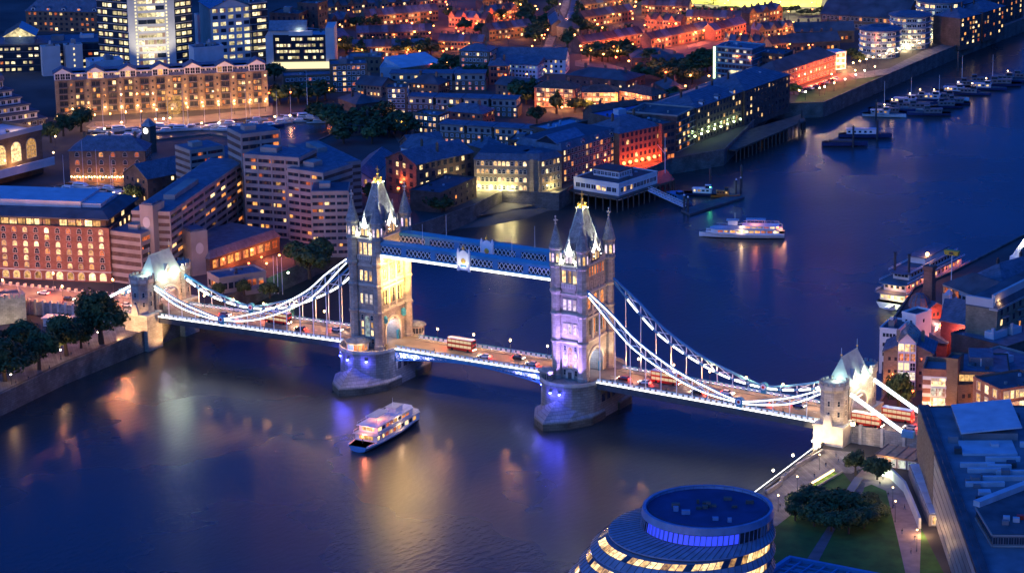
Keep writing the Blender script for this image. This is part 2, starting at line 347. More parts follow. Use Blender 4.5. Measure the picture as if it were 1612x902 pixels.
# ================================================================ TOWER BRIDGE
TX = 41.15; CH = 9.15; AB = 134.1; JT = 105.0
win_gold = win_warm
def lines(m, poly, zs): pass
def tower(u0, side, label):
    """side=+1: its land face looks towards +x; -1 towards -x. local origin on the road at the tower's middle"""
    t = thing('bridge_tower', label, 'bridge tower', (u0, 0, DK), 0, 'the two great towers of the bridge')
    wx, wy, top = 4.75, 8.9, 39.2
    aw, sp, n = 4.6, 4.6, 14
    arch = [(-aw, 0)]+[(aw*math.cos(PI-PI*i/n), sp+aw*math.sin(PI*i/n)) for i in range(n+1)]+[(aw, 0)]
    b = MB(); b.xprism([(-wy, -.5), (-wy, top), (wy, top), (wy, -.5), (aw, -.5)]+arch[::-1]+[(-aw, -.5)], -wx, wx, stone)
    b.build('wall', t)
    # arch mouldings and blue gates inside
    for s in (-1, 1):
        b = MB()
        for i in range(n):
            a, c = PI*i/n, PI*(i+1)/n; r = aw+.35
            b.bar((s*(wx+.12), r*math.cos(a), sp+r*math.sin(a)), (s*(wx+.12), r*math.cos(c), sp+r*math.sin(c)), .4, .75, trim)
        for y in (-1, 1): b.box(min(s*wx, s*(wx+.35)), max(s*wx, s*(wx+.35)), y*(aw+.35)-.4, y*(aw+.35)+.4, 0, sp, trim)
        b.build('arch_moulding', t)
    b = MB()
    for y in (-1, 1):
        for x in (-4.2, 4.2): b.box(x-.25, x+.25, y*aw-(1.2 if y > 0 else 0), y*aw+(1.2 if y < 0 else 0), 0, 3.3, tealpaint)
    for i in range(5): b.box(-3.9+i*1.7, -3.6+i*1.7, -aw, aw, 7.6, 8.0, whitepaint)
    b.build('gate_screen', t)
    # string courses
    for z in (12.7, 22.4, 29.6, 39.2):
        b = MB()
        for k, (dz, dd) in enumerate(((0, .55), (.45, .35))):
            zz = z-.4+dz
            for s in (-1, 1):
                b.box(-wx-.0, wx, s*(wy+dd/2)-dd/2-.01, s*(wy+dd/2)+dd/2, zz, zz+.43, trim)
                b.box(s*(wx+dd/2)-dd/2-.01, s*(wx+dd/2)+dd/2, -wy, wy, zz, zz+.43, trim)
        b.build('string_course', t)
    # corner turrets with spires
    for sx in (-1, 1):
        for sy in (-1, 1):
            b = MB(); c = (sx*5.1, sy*CH)
            b.lathe([(2.05, -.5), (2.05, .9), (1.75, 1.3), (1.75, 12.2), (2.1, 12.5), (2.1, 13.1), (1.75, 13.5), (1.75, 21.9), (2.1, 22.2), (2.1, 22.8), (1.75, 23.2), (1.75, 29.2), (2.25, 30.2), (2.25, 30.8), (2.0, 31.2), (2.0, 38.6), (2.35, 39.0), (2.35, 39.6), (2.05, 39.9), (2.05, 44.6), (2.4, 45.1), (2.4, 45.6)], stone, 8, *c)
            tu = b.build('turret', t)
            b = MB(); b.lathe([(2.35, 45.6), (1.1, 50), (.18, 53.2)], slate, 8, *c)
            spr = b.build('spire', tu)
            b = MB(); b.tube((*c, 53), (*c, 56.2), .16, trim); b.box(c[0]-.8, c[0]+.8, c[1]-.14, c[1]+.14, 54.5, 54.85, trim); b.box(c[0]-.14, c[0]+.14, c[1]-.8, c[1]+.8, 54.5, 54.85, trim); b.ball((*c, 53.5), .42, trim, 6, 4); b.ball((*c, 55.9), .35, trim, 6, 4)
            b.build('finial', tu)
            # lancets of the turret's top stage and dark slits below
            for k in range(8):
                a = PI/4*k
                if math.cos(a)*sx < -.3 and math.sin(a)*sy < -.3: continue
                me = window_mesh(.85, 3.0, win_warm if k % 2 else win_violet, trim, True, (0, 0))
                r = 2.05*math.cos(PI/8)
                put(me, 'window', tu, (c[0]+r*math.cos(a), c[1]+r*math.sin(a), 40.6), a+PI/2)
    # parapets between turrets
    for s in (-1, 1):
        for a in (0, 1):
            b = MB()
            L = (wx-1.6) if a == 0 else (wy-1.4)
            y = s*(wy if a == 0 else wx)
            nn = 5 if a == 0 else 11
            for i in range(nn):
                x0 = -L+2*L*i/nn; x1 = x0+2*L/nn*.62
                for (p, q, z1) in ((x0, x0+2*L/nn+.001, 40.4), (x0, x1, 41.3)):
                    if a == 0: b.box(p, q, y-.25+.004*(z1 > 41), y+.25-.004*(z1 > 41), 39.6, z1, trim)
                    else: b.box(y-.25+.004*(z1 > 41), y+.25-.004*(z1 > 41), p, q, 39.6, z1, trim)
            b.build('parapet', t)
    # steep main roof, gilt crown and finial
    b = MB(); b.loft([[(x*sx, y*sy, z) for sx, sy in ((-1, -1), (1, -1), (1, 1), (-1, 1))] for x, y, z in ((4.3, 7.6, 40.2), (3.3, 6.0, 44.0), (2.2, 3.6, 50.5), (1.0, 1.5, 57.2))], slate, False, True)
    for sx in (-1, 1):
        for sy in (-1, 1):
            P = [(4.3, 7.6, 40.2), (3.3, 6.0, 44.0), (2.2, 3.6, 50.5), (1.0, 1.5, 57.2)]
            for i in range(3): b.bar((sx*P[i][0], sy*P[i][1], P[i][2]), (sx*P[i+1][0], sy*P[i+1][1], P[i+1][2]), .35, .35, lead)
    rf = b.build('roof', t)
    b = MB(); b.box(-1.3, 1.3, -1.8, 1.8, 57.2, 57.6, lead)
    for i in range(8):
        a = 2*PI*i/8; x, y = 1.1*math.cos(a), 1.5*math.sin(a); b.tube((x, y, 57.6), (x*1.15, y*1.15, 59.0), .16, gold, .1); b.ball((x*1.15, y*1.15, 59.1), .25, gold, 6, 4)
    b.lathe([(.9, 57.6), (.7, 58.6), (.35, 59.6), (.3, 60.3), (.6, 60.7), (.2, 61.1), (.12, 63.3)], gold, 8); b.box(-.75, .75, -.1, .1, 62.0, 62.3, gold)
    b.build('crown_finial', rf)
    # gabled dormers above each face
    for (ax, s) in ((0, -1), (0, 1), (1, -1), (1, 1)):
        hw = 1.9 if ax == 0 else 3.0; d0 = wy if ax == 0 else wx
        gp = [(-hw, 39.6), (hw, 39.6), (hw, 43.0), (hw*.55, 44.6), (hw*.3, 46.4), (0, 47.6), (-hw*.3, 46.4), (-hw*.55, 44.6), (-hw, 43.0)]
        b = MB(); y0, y1 = sorted((s*(d0-.3), s*(d0+.25)))
        if ax == 0: b.yprism(gp, y0, y1, stone)
        else: b.xprism(gp, y0, y1, stone)
        # its little saddle roof running back into the main roof
        e0, e1 = s*(d0-.35), s*(d0-4.6 if ax == 0 else d0-3.0)
        tri = [(-hw*.9, 42.6), (hw*.9, 42.6), (0, 46.6)]
        if ax == 0: b.yprism(tri, min(e0, e1), max(e0, e1), slate)
        else: b.xprism(tri, min(e0, e1), max(e0, e1), slate)
        dm = b.build('dormer', t)
        b = MB()
        for x in (-hw, hw, 0):
            z = 43 if x else 47.6
            p = (x, s*d0) if ax == 0 else (s*d0, x)
            b.lathe([(.3, z-.6), (.3, z+.9), (.05, z+2.0)], trim, 6, *p)
        b.build('pinnacle', dm)
        for k in ((-.75, .75) if ax == 0 else (-1.7, 0, 1.7)):
            me = window_mesh(1.0, 2.6, win_violet if (ax == 0 and side > 0) else win_warm, trim, True, (0, 1))
            rz = {(0, -1): 0, (0, 1): PI, (1, 1): PI/2, (1, -1): -PI/2}[(ax, s)]
            dd = d0+.26
            put(me, 'window', dm, (k, s*dd, 40.3) if ax == 0 else (s*dd, k, 40.3), rz)
    # windows of the two faces one sees from up river, and the land / span faces
    lit0 = win_violet if side > 0 else win_warm
    def row(face, z, xs, wd, ht, mats, archd, cross=(0, 1)):
        for i, x in enumerate(xs):
            m = mats[i % len(mats)]
            me = window_mesh(wd, ht, m, trim, archd, cross)
            if face == 'W': put(me, 'window', t, (x, -wy-.02, z), 0)
            elif face == 'S': put(me, 'window', t, (wx+.02, x, z), PI/2)
            elif face == 'N': put(me, 'window', t, (-wx-.02, x, z), -PI/2)
    W3 = (-1.9, 0, 1.9)
    row('W', 23.9, W3, 1.15, 3.6, [win_warm if side < 0 else win_violet], False)
    row('W', 15.6, W3, 1.15, 3.4, [win_warm, win_violet, win_violet] if side < 0 else [win_violet], False)
    row('W', 4.0, (-2.0, 2.0), 1.0, 2.0, [lit0], False); row('W', 6.9, (-2.0, 2.0), 1.0, 2.0, [lit0], False); row('W', 9.6, (-2.0, 2.0), 1.0, 1.8, [glassdark], True)
    row('W', 3.6, (0,), 1.9, 7.4, [win_cool if side < 0 else win_warm], True, (2, 3))
    row('W', 1.0, (-2.2, 2.2), .9, 1.9, [glassdark], False)
    b = MB(); b.yprism([(-1.6, 0), (1.6, 0), (1.6, 2.2), (0, 3.5), (-1.6, 2.2)], -wy-.5, -wy, trim); b.box(-.7, .7, -wy-.53, -wy-.4, 0, 2.2, darkmetal); b.build('porch_door', t)
    # oriel with balcony below the gallery windows
    b = MB(); b.box(-2.9, 2.9, -wy-.95, -wy, 31.6, 33.2, trim); b.yprism([(-2.9, 31.6), (-2.2, 30.2), (2.2, 30.2), (2.9, 31.6)], -wy-.7, -wy, stone)
    for i in range(6): b.box(-2.6+i*.95, -2.3+i*.95, -wy-1.0, -wy-.9, 31.8, 33.0, stone)
    b.box(-2.9, 2.9, -wy-.6, -wy, 37.9, 38.5, trim)
    b.build('oriel_balcony', t)
    row('W', 33.4, (-2.1, 0, 2.1), 1.45, 4.2, [win_warm], False, (1, 1))
    for f in ('S', 'N'):
        m3 = glassdark if f == 'N' else (win_warm if side < 0 else win_orange)
        row(f, 24.0, (-4.6, 0, 4.6), 2.2, 4.4, [m3], True, (1, 2))
        row(f, 14.6, (-5.6, -3.9, -.9, .9, 3.9, 5.6), 1.1, 5.2, [glassdark, glassdark, win_orange], False)
        if (f == 'S') == (side > 0):
            row(f, 31.0, (-5.2, -2.6, 0, 2.6, 5.2), 1.2, 2.2, [stone], False)
            row(f, 35.0, (-5.4, -3.6, -1.8, 0, 1.8, 3.6, 5.4), 1.0, 3.2, [win_orange], True)
        b = MB(); s = 1 if f == 'S' else -1
        for y in (-2.3, 2.3): b.box(min(s*wx, s*(wx+.5)), max(s*wx, s*(wx+.5)), y-.5, y+.5, 13.2, 29.0, trim); b.lathe([(.6, 29), (.2, 31)], trim, 4, s*(wx+.2), y)
        b.box(min(s*wx, s*(wx+.7)), max(s*wx, s*(wx+.7)), -6.8, 6.8, 20.6, 21.4, trim)
        b.build('buttress', t)
    b = MB()
    for y in (-5.9, 5.9): 
        s = 1 if side < 0 else -1
        b.lathe([(.15, 8.0), (.9, 8.6), (.95, 10.2), (.3, 11.0)], tealpaint, 8, s*(wx+.9), y); b.bar((s*wx, y, 10.6), (s*(wx+.9), y, 10.6), .2, .2, tealpaint)
    b.build('lantern_bracket', t)
    # floodlights
    for sx in (-1, 1):
        for sy in (-1, 1): plight(t, (sx*2.6, sy*(CH+.35), 41.0), 700, (.95, 1, .72), .3)
    slight(t, (6.6, -1.5, 41.5), (.5, -1, 54), 16000, (1, .95, .74), 62)
    slight(t, (6.6, 3.2, 41.5), (.5, 1, 53), 13000, (1, .95, .74), 62)
    slight(t, (0, -11.6, 41.6), (0, -1.5, 54), 14000, (.85, 1, .92), 60)
    plight(t, (0, 0, 61.5), 60, (1, .8, .4), .2)
    for a in range(4): plight(t, (1.9*math.cos(a*PI/2+.8), 2.3*math.sin(a*PI/2+.8), 57.6), 900, (1, .78, .35), .2)
    b = MB()
    for p in ((5.3, -1.5), (5.3, 3.2)): b.obox(p[0], p[1], .3, .4, 41.0, 41.5, 0, darkmetal); b.box(p[0]-.05, p[0]+.22, p[1]-.3, p[1]+.3, 41.5, 41.55, lampwhite)
    b.build('floodlight', t)
    slight(t, (side*9, -4, 1), (side*5, -3, 30), 9000 if side > 0 else 5000, (1, .8, .55), 80)
    slight(t, (side*9, 6, 1), (side*5, 4, 30), 9000, (1, .8, .55), 80)
    for y in (-2.5, 2.5): plight(t, (0, y, 7.0), 1200, (.6, .7, 1) , .3)
    return t
tN = tower(-TX, -1, 'left bridge tower, golden light on its arched face and grey stone towards the river')
tS = tower(TX, 1, 'southern bridge tower right of the span, washed in violet light on its river face')
# golden floodlights hung under the walkways, violet ones on the south pier
goldlamp = emit('floodlight_gold', (1, .60, .2), 760)
for i, (x, y) in enumerate(((7.4, -8.4), (10.4, -8.4), (14.0, -8.4), (7.4, 7.0), (10.4, 7.0), (14.0, 7.0))):
    b = MB(); b.box(-.8, .8, -.65, .65, -.25, 0, darkmetal); b.face([(-.7, -.55, -.26), (-.7, .55, -.26), (.7, .55, -.26), (.7, -.55, -.26)], goldlamp); b.build('floodlight', tN, (x, y, 33.85))
for y in (-6.5, -1, 5.5): slight(tN, (13.0, y, 22.0+abs(y)*.3), (4.8, y*.8, 25), 13000, (1, .54, .13), 120)
for y in (-4, 4.5): slight(tN, (8.5, y, 12), (4.8, y*.9, 32), 16000, (1, .55, .15), 90)
slight(tN, (9.0, 0, 1.0), (4.8, 0, 14), 9000, (1, .5, .2), 130)
for x in (-4.4, 0, 4.4): slight(tS, (x, -15.4, .5), (x*.5, -9, 14+6*(x == 0)), 22000, (.42, .27, 1), 85)
slight(tS, (1, -16.8, .6), (0, -9, 31), 80000, (.47, .31, 1), 48)
slight(tN, (0, -15.5, .5), (0, -9, 26), 4000, (.6, .75, 1), 70)

def pier(u0, label, flip):
    t = thing('bridge_pier', label, 'bridge pier', (u0, 0, 0), 0, 'the two stone piers of the bridge')
    def outline(r, y0, n=12):
        """long plan with rounded ends"""
        p = [(r*math.cos(a), -y0+ .98*r*math.sin(a)) for a in [PI+PI*i/n for i in range(n+1)]]
        return p+[(-x, -y) for x, y in p]
    top = DK-.35
    b = MB(); A = outline(10.5, 8.2); B = outline(10.7, 8.2); Cc = outline(10.3, 8.2)
    b.loft([[(x, y, -1) for x, y in B], [(x, y, top-.9) for x, y in Cc]], granite, False, False)
    b.loft([[(x*1.02, y*1.02, top-.9) for x, y in A], [(x*1.02, y*1.02, top) for x, y in A]], granite, True, True)
    b.build('pier_body', t)
    # pointed cutwaters, low starling with tide mark
    for s in (-1, 1):
        b = MB()
        base = [(-11.4, s*5), (-11.2, s*14), (-6.5, s*22.5), (0, s*28), (6.5, s*22.5), (11.2, s*14), (11.4, s*5)]
        up = [(x*.985, y*.985) for x, y in base]
        if s > 0: base = base[::-1]; up = up[::-1]
        b.loft([[(x, y, -1) for x, y in base], [(x, y, 2.5) for x, y in base]], granite_wet, False, False)
        b.loft([[(x, y, 2.5) for x, y in base], [(x, y, 3.0) for x, y in up]], granite, False, False)
        neck = [(-10.55, s*5), (-10.4, s*11), (-6.6, s*16.4), (0, s*18.6), (6.6, s*16.4), (10.4, s*11), (10.55, s*5)]
        if s > 0: neck = neck[::-1]
        # sloping back: broad ledge and ridge rising to the rounded body
        rid = [(x*.99, y, 3.3 if abs(x) > 8 else (5.0 if abs(x) > 3 else 8.3)) for x, y in neck]
        b.loft([[(x, y, 3.0) for x, y in up], rid], granite, False, False)
        b.build('cutwater', t)
    for s in (-1, 1):
        b = MB()
        b.polybar([(p[0], p[1], top+.55) for p in A if p[1]*s > 8.1], .55, 1.1, trim)
        b.build('parapet', t)
    for s in (-1, 1):
        b = MB(); b.box(s*10.62-.12, s*10.62+.12, -7.6, 7.6, 5.0, 11, granite); 
        for k in range(4): b.box(s*10.75-.1, s*10.75+.1, -6.4+k*3.6, -4.4+k*3.6, 6.0, 8.6, glassdark)
        b.build('bascule_chamber', t)
    lamps = [(-9.6, -11.2), (-7.4, -15.0), (-2.4, -18.2), (4.6, -17.2)]
    for i, (x, y) in enumerate(lamps if flip else [lamps[0], lamps[2], (1.2, -18.5)]):
        d = Vector((x, y+8.2, 0)).normalized(); p = Vector((x, y, 0))+d*.35
        m = MB(); m.ball((0, 0, 0), .5, ledblue, 8, 5); m.lathe([(.5, .3), (.5, .7)], darkmetal, 8); m.build('blue_floodlight', t, (p.x, p.y, 10.6))
        plight(t, (p.x+d.x*.9, p.y+d.y*.9, 10.4), 1500, (.08, .08, 1), .3)
    return t
pN = pier(-TX, 'stone river pier under the northern tower, with four blue lamps and a round control room', True)
pS = pier(TX, 'stone river pier under the southern tower, with an open terrace before the violet tower', False)
# control cabins
def cabin(loc, label, r, lit):
    t = thing('control_cabin', label, 'cabin', loc)
    b = MB(); b.lathe([(r, 0), (r, 3.0)], stone if not lit else whitepaint, 12); b.build('wall', t)
    b = MB(); b.lathe([(r+.8, 3.0), (r+.8, 3.35), (r*.6, 4.3), (r*.5, 4.35)], slate, 12); b.build('roof', t)
    for k in range(9):
        a = PI*1.0+PI*(k+.5)/9
        m = (ledblueglass if k in (3, 4) else win_orange) if lit else glassdark
        put(window_mesh(r*.30, 2.0, m, trim, False, (1, 0)), 'window', t, (r*.985*math.cos(a), r*.985*math.sin(a), .5), a+PI/2)
    if lit:
        plight(t, (.3, -r-1.6, 2.4), 500, (1, .55, .2), .3); plight(t, (-r-1, -r, 2.6), 500, (1, .5, .2), .3); plight(t, (r, -r, 2.6), 500, (1, .5, .2), .3)
    return t
ledblueglass = emit('blue_lit_glass', (.05, .16, 1), 3)
cabin((-42.6, -13.2, DK-.35), 'round control cabin with lit blue windows on the northern pier', 3.9, True)
cabin((33.9, -12.6, DK-.35), 'small dark round cabin on the edge of the southern pier', 2.3, False)
cabin((-36, 14.2, DK-.35), 'round stone cabin with a mast behind the northern tower', 3.2, False)

# ---------------------------------------------------------------- abutment gatehouses
def gatehouse(u0, side, label):
    t = thing('gatehouse_tower', label, 'gatehouse', (u0, 0, 0), 0, 'the two gatehouses at the ends of the bridge')
    hx = 4.6
    def oct_(cy, r=4.4): return [(r*math.cos(PI/8+PI/4*i), cy+r*math.sin(PI/8+PI/4*i)) for i in range(8)]
    for s in (-1, 1):
        cy = s*11.2
        b = MB(); b.box(-hx-.6, hx+.6, cy-4.4, cy+4.4, -1, DK-.4, trim if side > 0 else stone)
        b.box(-hx-.9, hx+.9, cy-4.7, cy+4.7, DK-.5, DK+.3, trim)
        b.build('plinth', t)
        b = MB(); o = oct_(cy)
        def sc(k, z): return [(x*k, cy+(y-cy)*k, z) for x, y in o]
        b.loft([sc(1.06, DK), sc(1.0, DK+1.2), sc(1, DK+11.0), sc(1.1, DK+11.8), sc(1.1, DK+13.4)], stone, False, True)
        for i in range(8):
            p, q = o[i], o[(i+1) % 8]
            for f in (.12, .62):
                a = Vector((p[0]*1.08, cy+(p[1]-cy)*1.08, DK+13.9)).lerp(Vector((q[0]*1.08, cy+(q[1]-cy)*1.08, DK+13.9)), f); c = Vector((p[0]*1.08, cy+(p[1]-cy)*1.08, DK+13.9)).lerp(Vector((q[0]*1.08, cy+(q[1]-cy)*1.08, DK+13.9)), f+.28)
                b.bar(a, c, .5, 1.0, stone)
        tu = b.build('turret', t)
        for z, m in ((DK+3.0, glassdark), (DK+6.6, glassdark)):
            for k in (-2, -1.0, 0.0):
                a = k*PI/4; r = 4.4*math.cos(PI/8)
                put(window_mesh(.8, 1.7, m, trim, False, (0, 1)), 'window', tu, (r*math.cos(a), cy+r*math.sin(a), z), a+PI/2)
        for k in (-2, -1, 0, -3):
            a = k*PI/4; r = 4.4*math.cos(PI/8)*1.1
            b = MB(); b.box(-1.2, 1.2, -.08, 0, 0, 1.1, trim); b.build('shield_panel', tu, (r*math.cos(a), cy+r*math.sin(a), DK+12.0), a+PI/2)
        b = MB(); b.yprism([(-1.7, DK), (1.7, DK), (1.2, DK+2.2), (.5, DK+4.0), (-.5, DK+4.0), (-1.2, DK+2.2)], cy-5.0, cy-4.0, trim); b.build('buttress', tu)
    aw, sp, n = 6.0, DK+3.2, 12
    arch = [(-aw, DK)]+[(aw*math.cos(PI-PI*i/n), sp+4.4*math.sin(PI*i/n)) for i in range(n+1)]+[(aw, DK)]
    b = MB(); b.xprism([(-7.6, DK), (-7.6, DK+11.2), (7.6, DK+11.2), (7.6, DK)]+arch[::-1], -3.6, 3.6, stone); b.build('arch_wall', t)
    b = MB()
    for s in (-1, 1):
        for i in range(n):
            a, c = PI*i/n, PI*(i+1)/n
            b.bar((s*3.7, (aw+.3)*math.cos(a), sp+4.7*math.sin(a)), (s*3.7, (aw+.3)*math.cos(c), sp+4.7*math.sin(c)), .5, .7, trim)
        for i in range(9): b.box(s*3.6-.3, s*3.6+.3, -7.4+i*1.65, -6.4+i*1.65, DK+11.2, DK+12.2, trim)
    b.build('arch_moulding', t)
    b = MB()
    for i in range(4): b.box(-3+i*1.8, -2.6+i*1.8, -aw+.6, aw-.6, sp+2.0, sp+2.5, whitepaint)
    b.build('gate_screen', t)
    # steep hipped roof, ridge across the road
    b = MB(); R0 = [(-4.2, -8.4), (4.2, -8.4), (4.2, 8.4), (-4.2, 8.4)]
    b.loft([[(x, y, DK+11.6) for x, y in R0], [(x*.62, y*.84, DK+15.0) for x, y in R0], [(x*.05, y*.72, DK+20.2) for x, y in R0]], lead)
    b.bar((0, -6.3, DK+20.3), (0, 6.3, DK+20.3), .3, .5, lead)
    rf = b.build('roof', t)
    for y in (-6.1, 6.1):
        b = MB(); b.tube((0, y, DK+20), (0, y, DK+23.6), .16, lead, .06); b.ball((0, y, DK+21.3), .35, gold, 6, 4); b.build('finial', rf)
    for s in (-1, 1):
        for y in (-3.4, 3.4) if s == side else (0,):
            b = MB(); b.xprism([(y-1.5, DK+11.4), (y+1.5, DK+11.4), (y+1.5, DK+14), (y, DK+16.4), (y-1.5, DK+14)], min(s*3.7, s*1.0), max(s*3.7, s*1.0), trim)
            d = b.build('dormer', rf)
            put(window_mesh(1.2, 2.0, win_warm, trim, False), 'window', d, (s*3.72, y, DK+12), s*PI/2)
    # lamps: white-green on the roof, warm below
    for s in (-1, 1):
        plight(t, (s*5.2, -3, DK+12.2), 2600, (.82, 1, .78), .3); plight(t, (s*5.2, 4, DK+12.2), 2600, (.82, 1, .78), .3)
    plight(t, (0, -9.6, DK+14.4), 700, (.8, 1, .8), .3)
    slight(t, (side*10, -4, DK+.6), (side*3, -4, DK+9), 9000, (1, .66, .33), 100); slight(t, (side*10, 6, DK+.6), (side*3, 5, DK+9), 9000, (1, .66, .33), 100)
    plight(t, (0, 0, DK+6.5), 1800, (.75, .7, 1), .3)
    return t
gN = gatehouse(-AB-5.6, -1, 'northern gatehouse with pale green roof beside the left trees')
gS = gatehouse(AB+5.6, 1, 'southern gatehouse with pale green roof beside the glass and brick riverside blocks')
hot = emit('floodlight_hot', (1, .9, .62), 110)
for g, xs in ((gN, (3.9, 3.9, 3.9)), (gS, (3.9, 3.9, 3.9))):
    for x, y in zip(xs, (-5.6, .2, 5.2)):
        b = MB(); b.loft([[(-.1, -.5, 0), (-.1, .5, 0), (-.1, .5, .7), (-.1, -.5, .7)], [(.25, -.5, 0), (.25, .5, 0), (.15, .5, .7), (.15, -.5, .7)]], darkmetal); b.face([(.28, -.42, .06), (.28, .42, .06), (.19, .42, .64), (.19, -.42, .64)], hot); b.build('floodlight', g, (x, y, DK+11.3), -R(50))
slight(gN, (2, -30, 8), (0, -15, 9), 36000, (1, .55, .25), 70); slight(gN, (16, -6, 3), (4, -9, 10), 20000, (1, .55, .25), 90)
slight(gS, (-4, -27, 8), (0, -15, 9), 24000, (1, .66, .32), 70); slight(gS, (-13, -20, 8), (-4, -11, 8), 9000, (1, .66, .32), 80)
slight(gS, (7, -20, DK), (0, -12, DK+9), 5000, (1, .62, .3), 60)
# ---------------------------------------------------------------- decks
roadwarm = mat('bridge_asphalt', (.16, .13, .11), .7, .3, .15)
girderm = mat('girder_grey', (.05, .065, .08), .6, .2, .5)
def deckz(x):
    ax = abs(x)
    if ax < 52: return DK
    return DK-1.6*min(1, (ax-52)/82.)
def balustrade(parent, x0, x1, y, n, name='balustrade'):
    """open cast-iron parapet: posts, rails and panels"""
    b = MB()
    for i in range(n):
        a = x0+(x1-x0)*i/n; c = x0+(x1-x0)*(i+1)/n; z = deckz(a); m = a+(c-a)*.62
        b.box(min(a, m), max(a, m), y-.12, y+.12, z+.15, z+1.25, whitepaint)
        b.box(min(m, c), max(m, c), y-.06, y+.06, z+.2, z+.5, tealpaint)
    b.polybar([(x0+(x1-x0)*i/8, y, deckz(x0+(x1-x0)*i/8)+1.32) for i in range(9)], .3, .16, tealpaint)
    return b.build(name, parent)
def side_span(s, label):
    t = thing('side_span', label, 'bridge span', (0, 0, 0), 0, 'the two suspended side spans')
    x0, x1 = s*51.6, s*(AB-.2)
    N = 10; pts = [(x0+(x1-x0)*i/N, deckz(x0+(x1-x0)*i/N)) for i in range(N+1)]
    b = MB()
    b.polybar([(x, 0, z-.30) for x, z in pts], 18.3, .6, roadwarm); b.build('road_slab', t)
    for q in (-1, 1):
        b = MB(); b.polybar([(x, q*7.35, z+.08) for x, z in pts], 3.3, .22, paving); b.build('footway', t)
        b = MB(); b.polybar([(x, q*9.3, z-1.0) for x, z in pts], .5, 2.4, girderm)
        for i in range(N*2):
            x = x0+(x1-x0)*(i+.5)/(N*2); z = deckz(x); b.box(x-.12, x+.12, q*9.3-.34, q*9.3+.34, z-2.1, z+.1, girderm)
        b.build('girder', t)
        balustrade(t, x0, x1, q*8.95, 40)
        b = MB(); b.polybar([(x, q*9.66, z+.26) for x, z in pts], .14, .38, led); b.build('light_strip', t)
    b = MB()
    for i in range(24):
        a = x0+(x1-x0)*i/24; c = a+(x1-x0)/24*.5
        b.face([(min(a, c), -.09, deckz((a+c)/2)+.012), (max(a, c), -.09, deckz((a+c)/2)+.012), (max(a, c), .09, deckz((a+c)/2)+.012), (min(a, c), .09, deckz((a+c)/2)+.012)], roadline)
    b.build('centre_line', t)
    b = MB()
    for i in range(12):
        x = x0+(x1-x0)*(i+.5)/12; b.box(x-.3, x+.3, -9, 9, deckz(x)-2.0, deckz(x)-.62, darkmetal)
    b.build('cross_girder', t)
    return t
side_span(-1, 'suspended side span over the water between the left trees and the golden tower')
side_span(1, 'suspended side span over the water between the violet tower and the southern gatehouse')
# road through the towers
b = MB(); 
for s in (-1, 1): b.box(s*TX-10.45, s*TX+10.45, -8.7, 8.7, DK-.30, DK-.02, roadwarm)
struct(b.build('bridge_road'))
def bascule(s, label):
    t = thing('bascule_leaf', label, 'bridge span', (0, 0, 0), 0, 'the two bascule leaves of the middle span')
    x0, x1 = s*.15, s*30.6; lo, hi = min(x0, x1), max(x0, x1)
    b = MB(); b.box(lo, hi, -7.5, 7.5, DK-.55, DK, roadwarm); b.build('road_slab', t)
    for q in (-1, 1):
        b = MB(); b.box(lo, hi, q*6.2-1.2, q*6.2+1.2, DK+.0, DK+.16, paving); b.build('footway', t)
        # haunched lattice girder
        b = MB(); n = 10
        def bot(f): return DK-1.3-2.9*f**1.6
        P = [(x0+(x1-x0)*i/n, bot(i/n)) for i in range(n+1)]
        b.polybar([(x, q*7.6, z) for x, z in P], .5, .4, bluepaint)
        b.polybar([(x, q*7.6, DK-.75) for x, z in P], .5, .5, bluepaint)
        for i in range(n):
            a, c = P[i], P[i+1]
            if i > 2:
                b.bar((a[0], q*7.6, a[1]), (c[0], q*7.6, DK-.7), .18, .2, bluepaint); b.bar((c[0], q*7.6, c[1]), (c[0], q*7.6, DK-.7), .2, .22, bluepaint)
                b.bar((c[0], q*7.6, c[1]), (a[0], q*7.6, DK-.7), .16, .18, bluepaint)
            else: b.loft([[(a[0], q*7.6-.1, a[1]), (c[0], q*7.6-.1, c[1]), (c[0], q*7.6-.1, DK-.7), (a[0], q*7.6-.1, DK-.7)], [(a[0], q*7.6+.1, a[1]), (c[0], q*7.6+.1, c[1]), (c[0], q*7.6+.1, DK-.7), (a[0], q*7.6+.1, DK-.7)]], bluepaint)
        b.build('lattice_girder', t)
        balustrade(t, x0, x1, q*7.45, 15)
        b = MB(); b.polybar([(x, q*7.86, DK+.1) for x, z in P], .14, .34, led); b.build('light_strip', t)
    for k in range(4):
        b = MB(); yy = -5.2+k*3.4
        b.loft([[(x, yy-.1, z) for x, z in ((x0, DK-1.3), (x1, DK-3.9), (x1, DK-.6), (x0, DK-.6))], [(x, yy+.1, z) for x, z in ((x0, DK-1.3), (x1, DK-3.9), (x1, DK-.6), (x0, DK-.6))]], whitepaint); b.build('rib_girder', t)
    for f, e in ((.93, 900), (.78, 800), (.6, 500)): plight(t, (x0+(x1-x0)*f, -6.4, DK-2.4), e, (.35, .38, 1), .2)
    return t
bascule(-1, 'left bascule leaf with blue lattice next to the golden northern tower')
bascule(1, 'right bascule leaf with blue lattice next to the violet southern tower')

